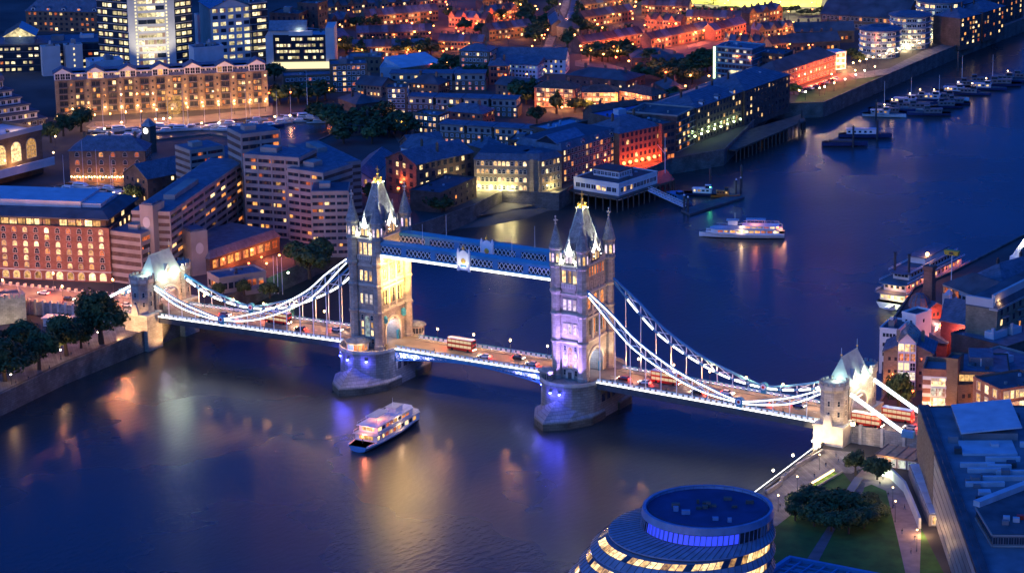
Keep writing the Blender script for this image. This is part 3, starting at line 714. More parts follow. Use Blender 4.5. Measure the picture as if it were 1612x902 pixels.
# ---------------------------------------------------------------- suspension chains
UP = [(46.9, 32.4), (57.9, 24.3), (66.3, 17.2), (80.6, 9.2), (92.4, 4.9), (105, 1.7), (113.2, 2.9), (124.6, 5.9), (135.2, 10.1)]
LO = [(46.9, 31.4), (50.6, 28.0), (59, 19.6), (66.2, 13.6), (80.6, 6.4), (92.4, 2.6), (105, 1.1), (113.2, 1.5), (124.6, 3.8), (135.2, 8.9)]
def chain(s, q, label):
    t = thing('suspension_chain', label, 'suspension chain', (0, 0, 0), 0, 'the four suspension chains')
    near = q < 0
    xs = [46.9+(105-46.9)*i/10 for i in range(11)]; xs2 = [105+(135.2-105)*i/5 for i in range(6)]
    X = xs+xs2[1:]
    U = [(s*x, q*CH, DK+interp(UP, x)) for x in X]; L = [(s*x, q*CH, DK+interp(LO, x)) for x in X]
    fine = [46.9+(135.2-46.9)*i/44 for i in range(45)]
    FU = [(s*x, q*CH, DK+interp(UP, x)) for x in fine]; FL = [(s*x, q*CH, DK+interp(LO, x)) for x in fine]
    b = MB(); b.polybar(FU, .8, .6, bluepaint); b.build('upper_chord', t)
    b = MB(); b.polybar(FL, .8, .6, bluepaint); b.build('lower_chord', t)
    off = -.47
    if near:
        for F in (FU, FL):
            b = MB(); b.polybar([(x, y+off, z) for x, y, z in F[1:]], .12, .34, led); b.build('light_strip', t)
    else:
        for i in range(1, len(X)-1):
            p, r = Vector(L[i]), Vector(L[i+1])
            b = MB(); a = p.lerp(r, .16); c = p.lerp(r, .84); b.bar(a+Vector((0, off, 0)), c+Vector((0, off, 0)), .12, .62, led); b.build('light_strip', t)
    b = MB()
    for i in range(len(X)):
        if U[i][2]-L[i][2] > .9:
            b.bar(L[i], U[i], .35, .35, whitepaint)
        if i < len(X)-1:
            if U[i][2]-L[i][2] > .7 or U[i+1][2]-L[i+1][2] > .7:
                b.bar(L[i], U[i+1], .22, .28, whitepaint); b.bar(U[i], L[i+1], .2, .26, whitepaint)
    b.build('lattice', t)
    # nodes and round joint boss
    b = MB(); jz = DK+1.4
    b.loft([[(s*105+1.5*math.cos(2*PI*i/14), q*CH-.7, jz+1.5*math.sin(2*PI*i/14)) for i in range(14)], [(s*105+1.5*math.cos(2*PI*i/14), q*CH+.7, jz+1.5*math.sin(2*PI*i/14)) for i in range(14)]], tealpaint)
    b.loft([[(s*105+1.0*math.cos(2*PI*i/14), q*CH-.8, jz+1.0*math.sin(2*PI*i/14)) for i in range(14)], [(s*105+1.0*math.cos(2*PI*i/14), q*CH-.71, jz+1.0*math.sin(2*PI*i/14)) for i in range(14)]], whitepaint)
    b.loft([[(s*105+.5*math.cos(2*PI*i/10), q*CH-.9, jz+.5*math.sin(2*PI*i/10)) for i in range(10)], [(s*105+.5*math.cos(2*PI*i/10), q*CH-.81, jz+.5*math.sin(2*PI*i/10)) for i in range(10)]], red)
    b.box(s*105-.9, s*105+.9, q*CH-.55, q*CH+.55, DK-1.4, DK+.2, tealpaint)
    b.build('joint_boss', t)
    for i in range(1, len(X)-1):
        if abs(X[i]-105) < .1: continue
        b = MB(); x = s*X[i]; z0 = deckz(x)-.6; b.tube((x, q*CH, z0), (x, q*CH, L[i][2]), .17, whitepaint, n=6); b.box(x-.35, x+.35, q*CH-.35, q*CH+.35, z0, z0+.9, tealpaint); b.build('hanger', t)
    return t
chain(-1, -1, 'near left suspension chain, both edges lit white, from the golden tower to the left gatehouse')
chain(-1, 1, 'far left suspension chain behind the roadway, dimmer and blue green')
chain(1, -1, 'near right suspension chain, both edges lit white, from the violet tower to the right gatehouse')
chain(1, 1, 'far right suspension chain, blue with broken white strips, sloping down from the violet tower')
def land_tie(s, q, label):
    t = thing('anchor_tie', label, 'anchor tie', (0, 0, 0), 0, 'anchor ties on the land side of the gatehouses')
    A = Vector((s*(AB+10.5), q*CH, DK+9.6)); B = Vector((s*(AB+29.5), q*CH, DK-.6))
    b = MB(); b.bar(A, B, 1.0, .9, bluepaint); b.build('tie_beam', t)
    b = MB(); o = Vector((0, -.57, 0)); b.bar(A+o, B+o, .12, .8, ledcool); b.bar(A+Vector((0, 0, .5)), B+Vector((0, 0, .5)), .6, .1, ledcool); b.build('light_strip', t)
    b = MB(); b.box(min(B.x-1, B.x+3*s), max(B.x+1, B.x+3*s), q*CH-.9, q*CH+.9, DK-1.6, DK+.6, bluepaint); b.build('anchor_box', t)
land_tie(1, -1, 'near white anchor tie of the right gatehouse above the lit approach road')
land_tie(1, 1, 'far white anchor tie of the right gatehouse beside the dark tree')
land_tie(-1, -1, 'near white anchor tie of the left gatehouse behind the big tree')
land_tie(-1, 1, 'far white anchor tie of the left gatehouse, half hidden by the turret')

# ---------------------------------------------------------------- high walkways
def walkway(q, label):
    t = thing('high_walkway', label, 'walkway', (0, 0, DK), 0, 'the two high walkways between the towers')
    x0, x1 = -36.6, 36.6; ya, yb = (q*9.6, q*5.8); lo, hi = min(ya, yb), max(ya, yb)
    zb, zt = 33.9, 38.2
    b = MB(); b.box(x0, x1, lo, hi, zb, zb+.5, bluepaint); b.build('floor_girder', t)
    b = MB(); b.prism([(x0, lo-.3), (x1, lo-.3), (x1, hi+.3), (x0, hi+.3)], zt, zt+.35, tealpaint, topm=None)
    b.loft([[(x0, lo, zt+.35), (x1, lo, zt+.35), (x1, hi, zt+.35), (x0, hi, zt+.35)], [(x0, (lo+hi)/2-.5, zt+1.0), (x1, (lo+hi)/2-.5, zt+1.0), (x1, (lo+hi)/2+.5, zt+1.0), (x0, (lo+hi)/2+.5, zt+1.0)]], tealpaint)
    b.build('roof', t)
    b = MB(); b.box(x0, x1, lo+.5, hi-.5, zb+.5, zt, glassdark); b.build('glazed_gallery', t)
    for y in (lo, hi):
        b = MB()
        b.box(x0, x1, y-.2, y+.2, zb+.5, zb+1.1, bluepaint); b.box(x0, x1, y-.2, y+.2, zt-.7, zt, bluepaint)
        n = 44
        for i in range(n):
            a = x0+(x1-x0)*i/n; c = x0+(x1-x0)*(i+1)/n
            b.bar((a, y-.05, zb+1.1), (c, y-.05, zt-.7), .2, .2, whitepaint); b.bar((c, y+.05, zb+1.1), (a, y+.05, zt-.7), .2, .2, whitepaint)
        for x in (-12.5, 12.5, -24.6, 24.6): b.box(x-1.0, x+1.0, y-.26, y+.26, zb+.5, zt, bluepaint)
        b.build('lattice_side', t)
    b = MB(); yy = lo-.28; b.box(x0, x1, yy-.12, yy, zb-.35, zb+.4, led if q < 0 else ledcool); b.build('light_strip', t)
    # middle crest
    b = MB(); y = lo-.35
    b.box(-1.9, 1.9, y-.25, y, zb-.9, zt+.6, whitepaint); b.yprism([(-1.9, zt+.6), (1.9, zt+.6), (1.1, zt+1.5), (0, zt+2.0), (-1.1, zt+1.5)], y-.25, y, whitepaint)
    for x in (-2.2, 2.2): b.lathe([(.5, zb-1.2), (.5, zt+1.0), (.15, zt+2.4)], whitepaint, 6, x, y)
    b.ball((0, y-.1, zt+2.6), .6, gold, 8, 5); b.tube((0, y-.1, zt+2.8), (0, y-.1, zt+3.8), .15, gold)
    b.ball((0, y-.3, zb+2.4), 1.0, gold, 8, 5, sy=.25); b.box(-1.2, 1.2, y-.32, y-.25, zb+.3, zb+1.0, bluepaint)
    b.build('crest', t)
    if q < 0:
        slight(t, (0, y-4, zb-1), (0, y, zb+3), 1500, (1, .9, .7), 80)
    for x in (-18, 18):
        b = MB(); b.tube((x, (lo+hi)/2, zt+.9), (x, (lo+hi)/2, zt+8.5), .09, whitepaint, .05); b.build('flagpole', t)
    return t
walkway(-1, 'near high walkway with a bright white light strip along its lower edge')
walkway(1, 'far high walkway seen behind and above the near one')
for y in (-2, 2):
    pass

# ---------------------------------------------------------------- lamp posts, vehicles, people
def lamp_mesh(h, style):
    p = MB(); p.tube((0, 0, 0), (0, 0, .8), .16, darkmetal, .12); p.tube((0, 0, .8), (0, 0, h), .08, darkmetal, .06)
    return p.mesh('lamp_post')
LAMPS = {}
def lamp(name, label, loc, h, m, energy, col, group, r=.38, lightz=.6, thingcat='street lamp'):
    t = thing(name, label, thingcat, loc, 0, group)
    k = (round(h, 1), m.name, r)
    if k not in LAMPS:
        p = MB(); p.tube((0, 0, 0), (0, 0, .8), .17, darkmetal, .12); p.tube((0, 0, .8), (0, 0, h), .09, darkmetal, .06)
        g = MB(); g.ball((0, 0, h+r*.8), r, m, 8, 5)
        c = MB(); c.lathe([(r*.9, h+r*1.45), (r*.2, h+r*2.1)], darkmetal, 8)
        LAMPS[k] = (p.mesh('post'), g.mesh('globe', True), c.mesh('cap'))
    a, g, c = LAMPS[k]
    put(a, 'post', t); put(g, 'globe', t); put(c, 'cap', t)
    if energy: plight(t, (0, 0, h+r*.8+lightz), energy, col, .35)
    return t
WARM = (1, .55, .22); AMBER = (1, .30, .06); REDL = (1, .16, .05); WHITE = (1, .85, .6)
ordn = ['first', 'second', 'third', 'fourth', 'fifth', 'sixth', 'seventh', 'eighth', 'ninth', 'tenth', 'eleventh', 'twelfth', 'thirteenth', 'fourteenth', 'fifteenth', 'sixteenth', 'seventeenth', 'eighteenth', 'nineteenth', 'twentieth']
for a_, b_ in (('twenty', 'thirtieth'), ('thirty', 'fortieth'), ('forty', 'fiftieth'), ('fifty', 'sixtieth'), ('sixty', 'seventieth'), ('seventy', 'eightieth'), ('eighty', 'ninetieth')): ordn += [a_+'-'+o for o in ordn[:9]]+[b_]
for s, nm in ((-1, 'left'), (1, 'right')):
    for k in range(6):
        x = s*(58+k*13.6); y = 8.3
        lamp('bridge_lamp', f'{ordn[k]} globe lamp post out from the tower on the {nm} side span', (x, y, deckz(x)+.19), 4.2, lampwarm, 8000, (1, .45, .16), 'lamp posts on the side spans')
for k, x in enumerate((-22, -7, 8, 23)):
    lamp('bridge_lamp', f'{ordn[k]} globe lamp post from the left along the middle span', (x, 6.9, DK+.16), 4.2, lampwarm, 8000, (1, .42, .15), 'lamp posts on the middle span')

CARM = [mat('car_paint_'+n, c, .3, .05, 1, spec=.6) for n, c in (('silver', (.4, .41, .42)), ('black', (.02, .02, .022)), ('white', (.7, .7, .7)), ('blue', (.03, .06, .2)), ('red', (.4, .02, .02)))]
rubber = mat('rubber', (.02, .02, .02), .9, .1, 2)
def car_parts(m):
    b = MB()
    b.yprism([(-2.1, .35), (2.1, .35), (2.15, .75), (1.95, .92), (1.0, 1.0), (-1.9, 1.02), (-2.15, .8)], -.85, .85, m)
    body = b.mesh('body')
    c = MB(); c.loft([[(-1.75, -.78, 1.0), (1.05, -.78, 1.0), (1.05, .78, 1.0), (-1.75, .78, 1.0)], [(-1.35, -.62, 1.45), (.35, -.62, 1.45), (.35, .62, 1.45), (-1.35, .62, 1.45)]], glassdark, False, False); c.box(-1.36, .36, -.63, .63, 1.45, 1.5, m)
    wl = MB(); wl.loft([[(.33*math.cos(2*PI*i/10), -.1, .33+.33*math.sin(2*PI*i/10)) for i in range(10)], [(.33*math.cos(2*PI*i/10), .1, .33+.33*math.sin(2*PI*i/10)) for i in range(10)]], rubber)
    h = MB(); h.box(2.1, 2.22, -.2, .2, .55, .8, headlight)
    tl = MB(); tl.box(-2.24, -2.1, -.2, .2, .6, .88, taillight)
    return body, c.mesh('cabin'), wl.mesh('wheel'), h.mesh('headlight'), tl.mesh('taillight')
CARS = [car_parts(m) for m in CARM]
CN = ['silver', 'black', 'white', 'dark blue', 'red']
def car(k, loc, rz, label, group, lights=True):
    t = thing('parked_car' if not lights else 'car', label, 'car', loc, rz, group)
    bo, ca, wl, h, tl = CARS[k]
    put(bo, 'body', t); put(ca, 'cabin', t)
    for x in (-1.35, 1.35):
        for y in (-.78, .78): put(wl, 'wheel', t, (x, y, 0))
    if lights:
        for y in (-.6, .6): put(h, 'headlight', t, (0, y, 0)); put(tl, 'taillight', t, (0, y, 0))
        l = bpy.data.lights.new('headlight_beam', 'SPOT'); l.energy = 900; l.color = (1, .75, .45); l.spot_size = R(75); l.shadow_soft_size = .2
        o = bpy.data.objects.new('headlight_beam', l); COL.objects.link(o); o.parent = t; o.location = (2.4, 0, .7); o.rotation_euler = (R(78), 0, -PI/2)
        plight(t, (-2.9, 0, .8), 260, (1, .06, .03), .2, 'taillight_glow')
    return t
busred = mat('bus_red', (.5, .03, .02), .35, .08, .6)
buswin = emit('bus_window', (1, .7, .4), .7)
def bus(loc, rz, label):
    t = thing('double_decker_bus', label, 'bus', loc, rz, 'red double-decker buses on the bridge')
    b = MB(); b.box(-5.2, 5.2, -1.25, 1.25, .4, 4.3, busred); b.loft([[(-5.2, -1.25, 4.3), (5.2, -1.25, 4.3), (5.2, 1.25, 4.3), (-5.2, 1.25, 4.3)], [(-5, -1.0, 4.45), (5, -1.0, 4.45), (5, 1.0, 4.45), (-5, 1.0, 4.45)]], whitepaint); b.build('body', t)
    for z in (1.3, 2.95):
        for s in (-1, 1):
            b = MB()
            for i in range(6): b.box(-4.9+i*1.62, -3.45+i*1.62, s*1.26-.02, s*1.26+.02, z, z+.95, buswin)
            b.build('window', t)
        b = MB(); b.box(5.19, 5.23, -1.1, 1.1, z, z+1.05, glassdark); b.build('windscreen', t)
    wl = CARS[0][2]
    for x in (-3.2, 3.3):
        for y in (-1.2, 1.2): o = put(wl, 'wheel', t, (x, y, 0)); o.scale = (1.45, 1.2, 1.45)
    for y in (-.85, .85):
        b = MB(); b.box(5.2, 5.28, y-.2, y+.2, .7, 1.0, headlight); b.build('headlight', t)
        b = MB(); b.box(-5.28, -5.2, y-.2, y+.2, .8, 1.3, taillight); b.build('taillight', t)
    plight(t, (-6, 0, 1.4), 500, (1, .06, .03), .2, 'taillight_glow'); slight(t, (5.6, 0, 1), (12, 0, 0), 1200, (1, .75, .45), 80, name='headlight_beam')
    return t
def rz_at(d): return 0 if d > 0 else PI
bus((-9, 1.9, DK), 0, 'red double-decker bus near the middle of the bascule span')
bus((72, 2.0, deckz(72)), 0, 'red double-decker bus on the right side span below the chain')
bus((-88, 2.2, deckz(-88)), 0, 'red double-decker bus on the left side span below the chain')
lanes = [(-118, -2.1, -1, 0), (-106, -2.0, -1, 2), (-75, -2.2, -1, 1), (-62, 2.1, 1, 0), (-112, 2.2, 1, 3), (3, -2.0, -1, 2), (14, 2.1, 1, 1), (22, -2.1, -1, 0), (58, -2.0, -1, 4), (86, -2.2, -1, 1), (95, 2.1, 1, 2), (110, -2.1, -1, 0), (121, 2.2, 1, 3), (66, -2.1, -1, 2)]
for i, (x, y, d, k) in enumerate(sorted(lanes)):
    side = 'left side span' if x < -50 else ('right side span' if x > 50 else 'middle span')
    far = 'far lane' if y > 0 else 'near lane'
    car(k, (x, y, deckz(x)), rz_at(d), f'{CN[k]} car with lights on, {ordn[i]} from the left along the bridge, {far}', 'cars driving over the bridge')

# people: one continuous walking body each, hair and jacket as children
skin = mat('skin', (.45, .28, .2), .7, .1, 2); cloth_d = mat('dark_cloth', (.03, .03, .04), .9, .2, 2); cloth_b = mat('denim', (.05, .08, .16), .9, .2, 2); hairm = mat('dark_hair', (.02, .015, .01), .8, .1, 3)
def person_mesh():
    V = [(0, 0, .95), (0, 0, 1.15), (0, 0, 1.38), (0, 0, 1.5), (.02, 0, 1.62), (.02, 0, 1.74),
         (.02, -.19, 1.42), (-.08, -.24, 1.13), (.04, -.25, .88), (.08, -.25, .8), (-.02, .19, 1.42), (.02, .24, 1.13), (.16, .24, .9), (.2, .24, .82),
         (.02, -.1, .9), (.16, -.1, .5), (.2, -.1, .09), (.33, -.1, .04), (-.02, .1, .9), (-.08, .1, .5), (-.27, .1, .12), (-.16, .1, .04)]
    E = [(0, 1), (1, 2), (2, 3), (3, 4), (4, 5), (2, 6), (6, 7), (7, 8), (8, 9), (2, 10), (10, 11), (11, 12), (12, 13), (0, 14), (14, 15), (15, 16), (16, 17), (0, 18), (18, 19), (19, 20), (20, 21)]
    rad = [.15, .14, .17, .065, .095, .08, .07, .05, .04, .045, .07, .05, .04, .045, .1, .075, .05, .045, .1, .075, .05, .045]
    me = bpy.data.meshes.new('person'); me.from_pydata(V, E, [])
    o = bpy.data.objects.new('person', me); COL.objects.link(o)
    m = o.modifiers.new('skin', 'SKIN'); m.use_smooth_shade = True
    for i, sv in enumerate(me.skin_vertices[0].data): sv.radius = (rad[i], rad[i]*.85); sv.use_root = i == 0
    o.modifiers.new('subdiv', 'SUBSURF').levels = 1
    dg = bpy.context.evaluated_depsgraph_get(); res = bpy.data.meshes.new_from_object(o.evaluated_get(dg))
    bpy.data.objects.remove(o)
    res.materials.clear()
    for x in (skin, cloth_d, cloth_b): res.materials.append(x)
    for p in res.polygons:
        z = p.center.z; p.material_index = 2 if z < .95 else (1 if z < 1.48 and not (abs(p.center.y) > .2 and z < .86) else 0)
    return res
PM = person_mesh(); hb = MB(); hb.ball((-.02, 0, 1.72), .105, hairm, 8, 5); HM = hb.mesh('hair')
def person(loc, rz, label):
    o = put(PM, 'person', None, loc, rz); tag(o, label, 'person', 'people walking on the bridge'); put(HM, 'hair', o)
for i, (x, y) in enumerate(((3, -6.6), (-15, -6.4), (-33.8, -8.6), (64, -7.2), (77, -7.5), (98, -7.3), (120, -7.4), (-70, -7.3), (56, -7.8), (-96, -7.5), (19, -6.5), (33.4, -8.3))):
    person((x, y, deckz(x)+.17 if abs(abs(x)-TX) > 10 else DK-.02), 0 if i % 2 else PI, f'person in dark jacket and jeans walking on the near footway, {ordn[sorted((3, -15, -33.8, 64, 77, 98, 120, -70, 56, -96, 19, 33.4)).index(x)]} from the left')
# ================================================================ CITY HELPERS
brick_red = mat('red_brick', (.30, .14, .095), .9, .25, .25, brick=(.9, .3, .02))
brick_brown = mat('brown_brick', (.20, .135, .09), .9, .25, .25, brick=(.9, .3, .02))
brick_yellow = mat('stock_brick', (.28, .22, .145), .9, .25, .25, brick=(.9, .3, .02))
brick_dark = mat('dark_brick', (.13, .09, .075), .9, .3, .25, brick=(.9, .3, .02))
concrete = mat('concrete', (.27, .25, .23), .9, .2, .12)
concrete_pale = mat('pale_concrete', (.44, .44, .43), .85, .12, .15)
render_white = mat('white_render', (.62, .62, .62), .8, .12, .2)
roof_grey = mat('grey_roof', (.16, .165, .18), .75, .3, .12)
roof_blue = mat('slate_roof', (.13, .15, .19), .6, .25, .4, brick=(.6, .45, .03))
roof_dark = mat('dark_roof', (.075, .08, .09), .75, .35, .15)
roof_pale = mat('pale_metal_roof', (.42, .46, .50), .5, .15, .2, metal=.1)
roof_tile = mat('brown_tile_roof', (.15, .09, .07), .8, .3, .4, brick=(.6, .45, .03))
glass_teal = mat('teal_glass', (.04, .12, .16), .12, .3, .3, spec=.8)
glass_roof = mat('glass_roof', (.10, .15, .19), .12, .25, .6, spec=.8)
lit_panel = emit('lit_panel', (1, .82, .45), 1.2)
DEF = ((win_warm, .18), (win_orange, .10), (glassdark, .72))
OFFICE = ((win_office, .75), (glassdark, .25))
ORANGE = ((win_orange, .38), (win_warm, .2), (glassdark, .42))
FEW = ((win_warm, .08), (win_orange, .07), (glassdark, .85))
MANY = ((win_warm, .5), (win_orange, .15), (glassdark, .35))
def pick(mix):
    r = rnd.random(); a = 0
    for m, p in mix:
        a += p
        if r < a: return m
    return mix[-1][0]
def frame_of(P, Q, h, at='top', z0=7.0):
    z = z0+h if at == 'top' else z0
    a = G(*P, z); c = G(*Q, z); d = c-a
    return Vector((a.x, a.y, z0)), math.atan2(d.y, d.x), math.hypot(d.x, d.y)
def facade(t, kind, W, D, z0, z1, floors, bays, wd, ht, mix, frame, arch=False, cross=(0, 1), inset=.0, margin=1.0, budget=None, sill=.28, off=0.0):
    """windows of one camera-facing side: each an object, in the building's own axes. kind F front, R right, L left"""
    if not bays or not floors: return
    L = W if kind == 'F' else D
    fh = (z1-z0)/floors
    step = (L-2*margin)/bays
    for f in range(floors):
        for k in range(bays):
            a = margin+step*(k+.5); z = z0+fh*(f+sill)
            m = pick(mix)
            if budget is not None:
                if budget[0] <= 0: budget[1].append((kind, a, z, wd, ht, m, W, off)); continue
                budget[0] -= 1
            me = window_mesh(wd, ht, m, frame, arch, cross)
            if kind == 'F': put(me, 'window', t, (a, -off-.01, z), 0)
            elif kind == 'R': put(me, 'window', t, (W+off+.01, a, z), PI/2)
            else: put(me, 'window', t, (-off-.01, D-a, z), -PI/2)
def rest_windows(t, rest):
    if not rest: return
    b = MB()
    for kind, a, z, wd, ht, m, W, off in rest:
        h = wd/2
        if kind == 'F': b.box(a-h, a+h, -off-.06, -off-.005, z, z+ht, m)
        elif kind == 'R': b.box(W+off+.005, W+off+.06, a-h, a+h, z, z+ht, m)
    o = b.build('window', t); o['kind'] = 'stuff'
def gable(b, x0, x1, y0, y1, z, h, m, wall, axis='x', over=.5):
    """pitched roof, ridge along axis, with gable ends of wall"""
    if axis == 'x':
        ym = (y0+y1)/2
        b.loft([[(x0-over, y0-over, z-.1), (x0-over, ym, z+h), (x0-over, y1+over, z-.1), (x0-over, y1+over, z-.4), (x0-over, ym, z+h-.35), (x0-over, y0-over, z-.4)], [(x1+over, y0-over, z-.1), (x1+over, ym, z+h), (x1+over, y1+over, z-.1), (x1+over, y1+over, z-.4), (x1+over, ym, z+h-.35), (x1+over, y0-over, z-.4)]][::-1], m)
        if wall: b.xprism([(y0, z-.3), (y1, z-.3), (ym, z+h-.4)], x0, x1, wall)
    else:
        xm = (x0+x1)/2
        b.loft([[(x0-over, y0-over, z-.1), (xm, y0-over, z+h), (x1+over, y0-over, z-.1), (x1+over, y0-over, z-.4), (xm, y0-over, z+h-.35), (x0-over, y0-over, z-.4)], [(x0-over, y1+over, z-.1), (xm, y1+over, z+h), (x1+over, y1+over, z-.1), (x1+over, y1+over, z-.4), (xm, y1+over, z+h-.35), (x0-over, y1+over, z-.4)]], m)
        if wall: b.yprism([(x0, z-.3), (x1, z-.3), (xm, z+h-.4)], y0, y1, wall)
def hip(b, x0, x1, y0, y1, z, h, m, over=.5):
    w_, d_ = x1-x0, y1-y0; i = min(w_, d_)/2*.96
    b.loft([[(x0-over, y0-over, z), (x1+over, y0-over, z), (x1+over, y1+over, z), (x0-over, y1+over, z)], [(x0+i, y0+i, z+h), (x1-i, y0+i, z+h), (x1-i, y1-i, z+h), (x0+i, y1-i, z+h)]], m)
def building(name, label, P, Q, h, D, wall=brick_brown, roofm=roof_grey, roof='flat', rh=4, floors=4, bays=8, sbays=None, wd=1.3, ht=1.7, mix=DEF, frame=None, arch=False, cross=(0, 1),
             at='top', group=None, cat='building', z0=7.0, base=0.0, sides='FR', plant=0, chim=0, axis='x', band=None, dorm=0, maxwin=100, margin=1.0, z1=None, balc=0, parapet=.7):
    o, rz, W = frame_of(P, Q, h, at, z0)
    t = thing(name, label, cat, o, rz, group)
    b = MB(); b.box(0, W, 0, D, -2, h, wall); b.build('wall', t)
    if band:
        for f in range(floors):
            zz = base+(h-base)*(f+.02)/floors; b = MB(); b.box(-.25, W+.25, -.25, D+.1, zz-.18, zz+.22, band); b.build('floor_band', t)
    b = MB()
    if roof == 'flat':
        b.box(.35, W-.35, .35, D-.35, h-.2, h+.05, roofm)
        for x0, x1, y0, y1 in ((-.1, W+.1, -.1, .35), (-.1, W+.1, D-.35, D+.1), (-.1, .35, .351, D-.351), (W-.35, W+.1, .351, D-.351)): b.box(x0, x1, y0, y1, h-.05, h+parapet, wall if not band else band)
    elif roof == 'gable': gable(b, 0, W, 0, D, h, rh, roofm, wall, axis)
    elif roof == 'hip': hip(b, 0, W, 0, D, h, rh, roofm)
    elif roof == 'mansard':
        b.loft([[(-.4, -.4, h), (W+.4, -.4, h), (W+.4, D+.4, h), (-.4, D+.4, h)], [(1.6, 1.6, h+rh), (W-1.6, 1.6, h+rh), (W-1.6, D-1.6, h+rh), (1.6, D-1.6, h+rh)]], roofm)
    elif roof == 'mono':
        b.loft([[(-.4, -.4, h), (W+.4, -.4, h), (W+.4, D+.4, h), (-.4, D+.4, h)], [(-.4, -.4, h+.4), (W+.4, -.4, h+.4), (W+.4, D+.4, h+rh), (-.4, D+.4, h+rh)]], roofm)
    rf = b.build('roof', t)
    top = h if roof == 'flat' else h+rh
    if roof == 'flat' and W > 8:
        for k in range(5):
            b = MB(); a = rnd.uniform(1.2, W-2.4); y = rnd.uniform(1.2, max(1.4, D-2.4)); b.box(a, a+rnd.uniform(.5, 1.3), y, y+rnd.uniform(.5, 1.3), h, h+rnd.uniform(.5, 1.3), rnd.choice((roof_pale, darkmetal, concrete))); b.build('roof_vent', rf)
    for k in range(plant):
        b = MB(); a = rnd.uniform(.12, .75)*W; y = rnd.uniform(.2, .6)*D; ww = rnd.uniform(2.2, min(8, W*.3)); b.box(a, min(a+ww, W-.6), y, y+min(4, D*.35), h, h+rnd.uniform(1.6, 3.2), rnd.choice((roof_pale, concrete, roof_grey)))
        b.box(a+.4, a+1.4, y+.5, y+1.5, h+1, h+rnd.uniform(2.6, 4), roof_pale); b.build('plant_box', rf)
    if roof in ('gable', 'hip') and not chim and wall in (brick_red, brick_brown, brick_yellow, brick_dark) and W > 9: chim = 2 if W < 30 else 3
    for k in range(chim):
        b = MB(); a = W*(k+.5)/chim; y = D/2+.6 if axis == 'x' else D*.5; b.box(a-.6, a+.6, y-.35, y+.35, h+rh*.4, h+rh+1.5, wall); b.box(a-.35, a-.1, y-.12, y+.12, h+rh+1.5, h+rh+2.0, brick_red); b.box(a+.1, a+.35, y-.12, y+.12, h+rh+1.5, h+rh+2.0, brick_red); b.build('chimney', rf)
    for k in range(dorm):
        a = W*(k+.5)/dorm; d = MB(); d.box(a-1.2, a+1.2, .3, 2.4, h-.2, h+2.0, render_white); gable(d, a-1.3, a+1.3, .2, 2.6, h+2.0, .9, roofm, None, 'y', .1); do = d.build('dormer', rf)
        put(window_mesh(1.4, 1.3, pick(mix), frame, False, (0, 0)), 'window', do, (a, .28, h+.35))
    bud = [maxwin, []]
    if floors:
        sb = sbays if sbays is not None else max(1, int(round(bays*D/W)))
        for s in sides:
            facade(t, s, W, D, base, z1 or h, floors, bays if s == 'F' else sb, wd, ht, mix, frame, arch, cross, margin=margin, budget=bud)
        rest_windows(t, bud[1])
    if balc:
        fh = (h-base)/floors
        for f in range(1, floors):
            for k in range(balc):
                a = W*(k+.5)/balc; q = MB(); q.box(a-1.8, a+1.8, -1.3, -.02, base+fh*f-.1, base+fh*f+.06, concrete)
                for x in range(7): q.box(a-1.75+x*.58, a-1.68+x*.58, -1.28, -1.22, base+fh*f+.06, base+fh*f+1.0, darkmetal)
                q.box(a-1.8, a+1.8, -1.3, -1.2, base+fh*f+1.0, base+fh*f+1.1, darkmetal); q.build('balcony', t)
    t['w'] = W; t['d'] = D
    return t, W, D
def wpt(t, x, y, z=0):
    """local point of a placed thing in the world"""
    c, s = math.cos(t.rotation_euler.z), math.sin(t.rotation_euler.z)
    return (t.location.x+c*x-s*y, t.location.y+s*x+c*y, t.location.z+z)
# ---- trees
leafA = mat('leaf_dark', (.035, .06, .022), .8, .35, .5); leafB = mat('leaf_mid', (.05, .085, .028), .8, .35, .5); leafC = mat('leaf_light', (.075, .11, .035), .8, .3, .5); bark = mat('bark', (.075, .055, .04), .9, .3, .8)
def crown_mesh(seed, n=1500, flat=.8, leaf=.55):
    r = random.Random(seed); b = MB()
    cl = []
    for i in range(22):
        a = r.uniform(0, 2*PI); e = math.asin(r.uniform(-.55, 1)); d = r.uniform(.35, .78)
        cl.append((d*math.cos(a)*math.cos(e), d*math.sin(a)*math.cos(e), d*math.sin(e)*flat, r.uniform(.22, .46), r.choice((leafA, leafA, leafB, leafB, leafC))))
    cl.append((0, 0, 0, .55, leafA))
    for i in range(n):
        x, y, z, q, m = r.choice(cl)
        v = Vector((r.gauss(0, 1), r.gauss(0, 1), r.gauss(0, 1))).normalized()*q*r.uniform(.45, 1.05)
        p = Vector((x, y, z))+v
        nrm = (v+Vector((r.gauss(0, .12), r.gauss(0, .12), r.gauss(0, .12)+.08))).normalized(); u = nrm.orthogonal().normalized(); w_ = nrm.cross(u); an = r.uniform(0, PI)
        u, w_ = u*math.cos(an)+w_*math.sin(an), w_*math.cos(an)-u*math.sin(an); s = leaf*r.uniform(.07, .17)
        b.face([p-u*s-w_*s*.6, p+u*s-w_*s*.5, p+u*s*.8+w_*s*.7, p-u*s*.7+w_*s*.6], m)
    return b.mesh('crown')
CROWNS = [crown_mesh(i, 2600, .8, .6) for i in range(4)]; CROWN_BIG = [crown_mesh(20+i, 7000, .85, .42) for i in range(3)]; CROWN_FAR = [crown_mesh(40+i, 700, .8, 1.0) for i in range(3)]
CONE = [None]
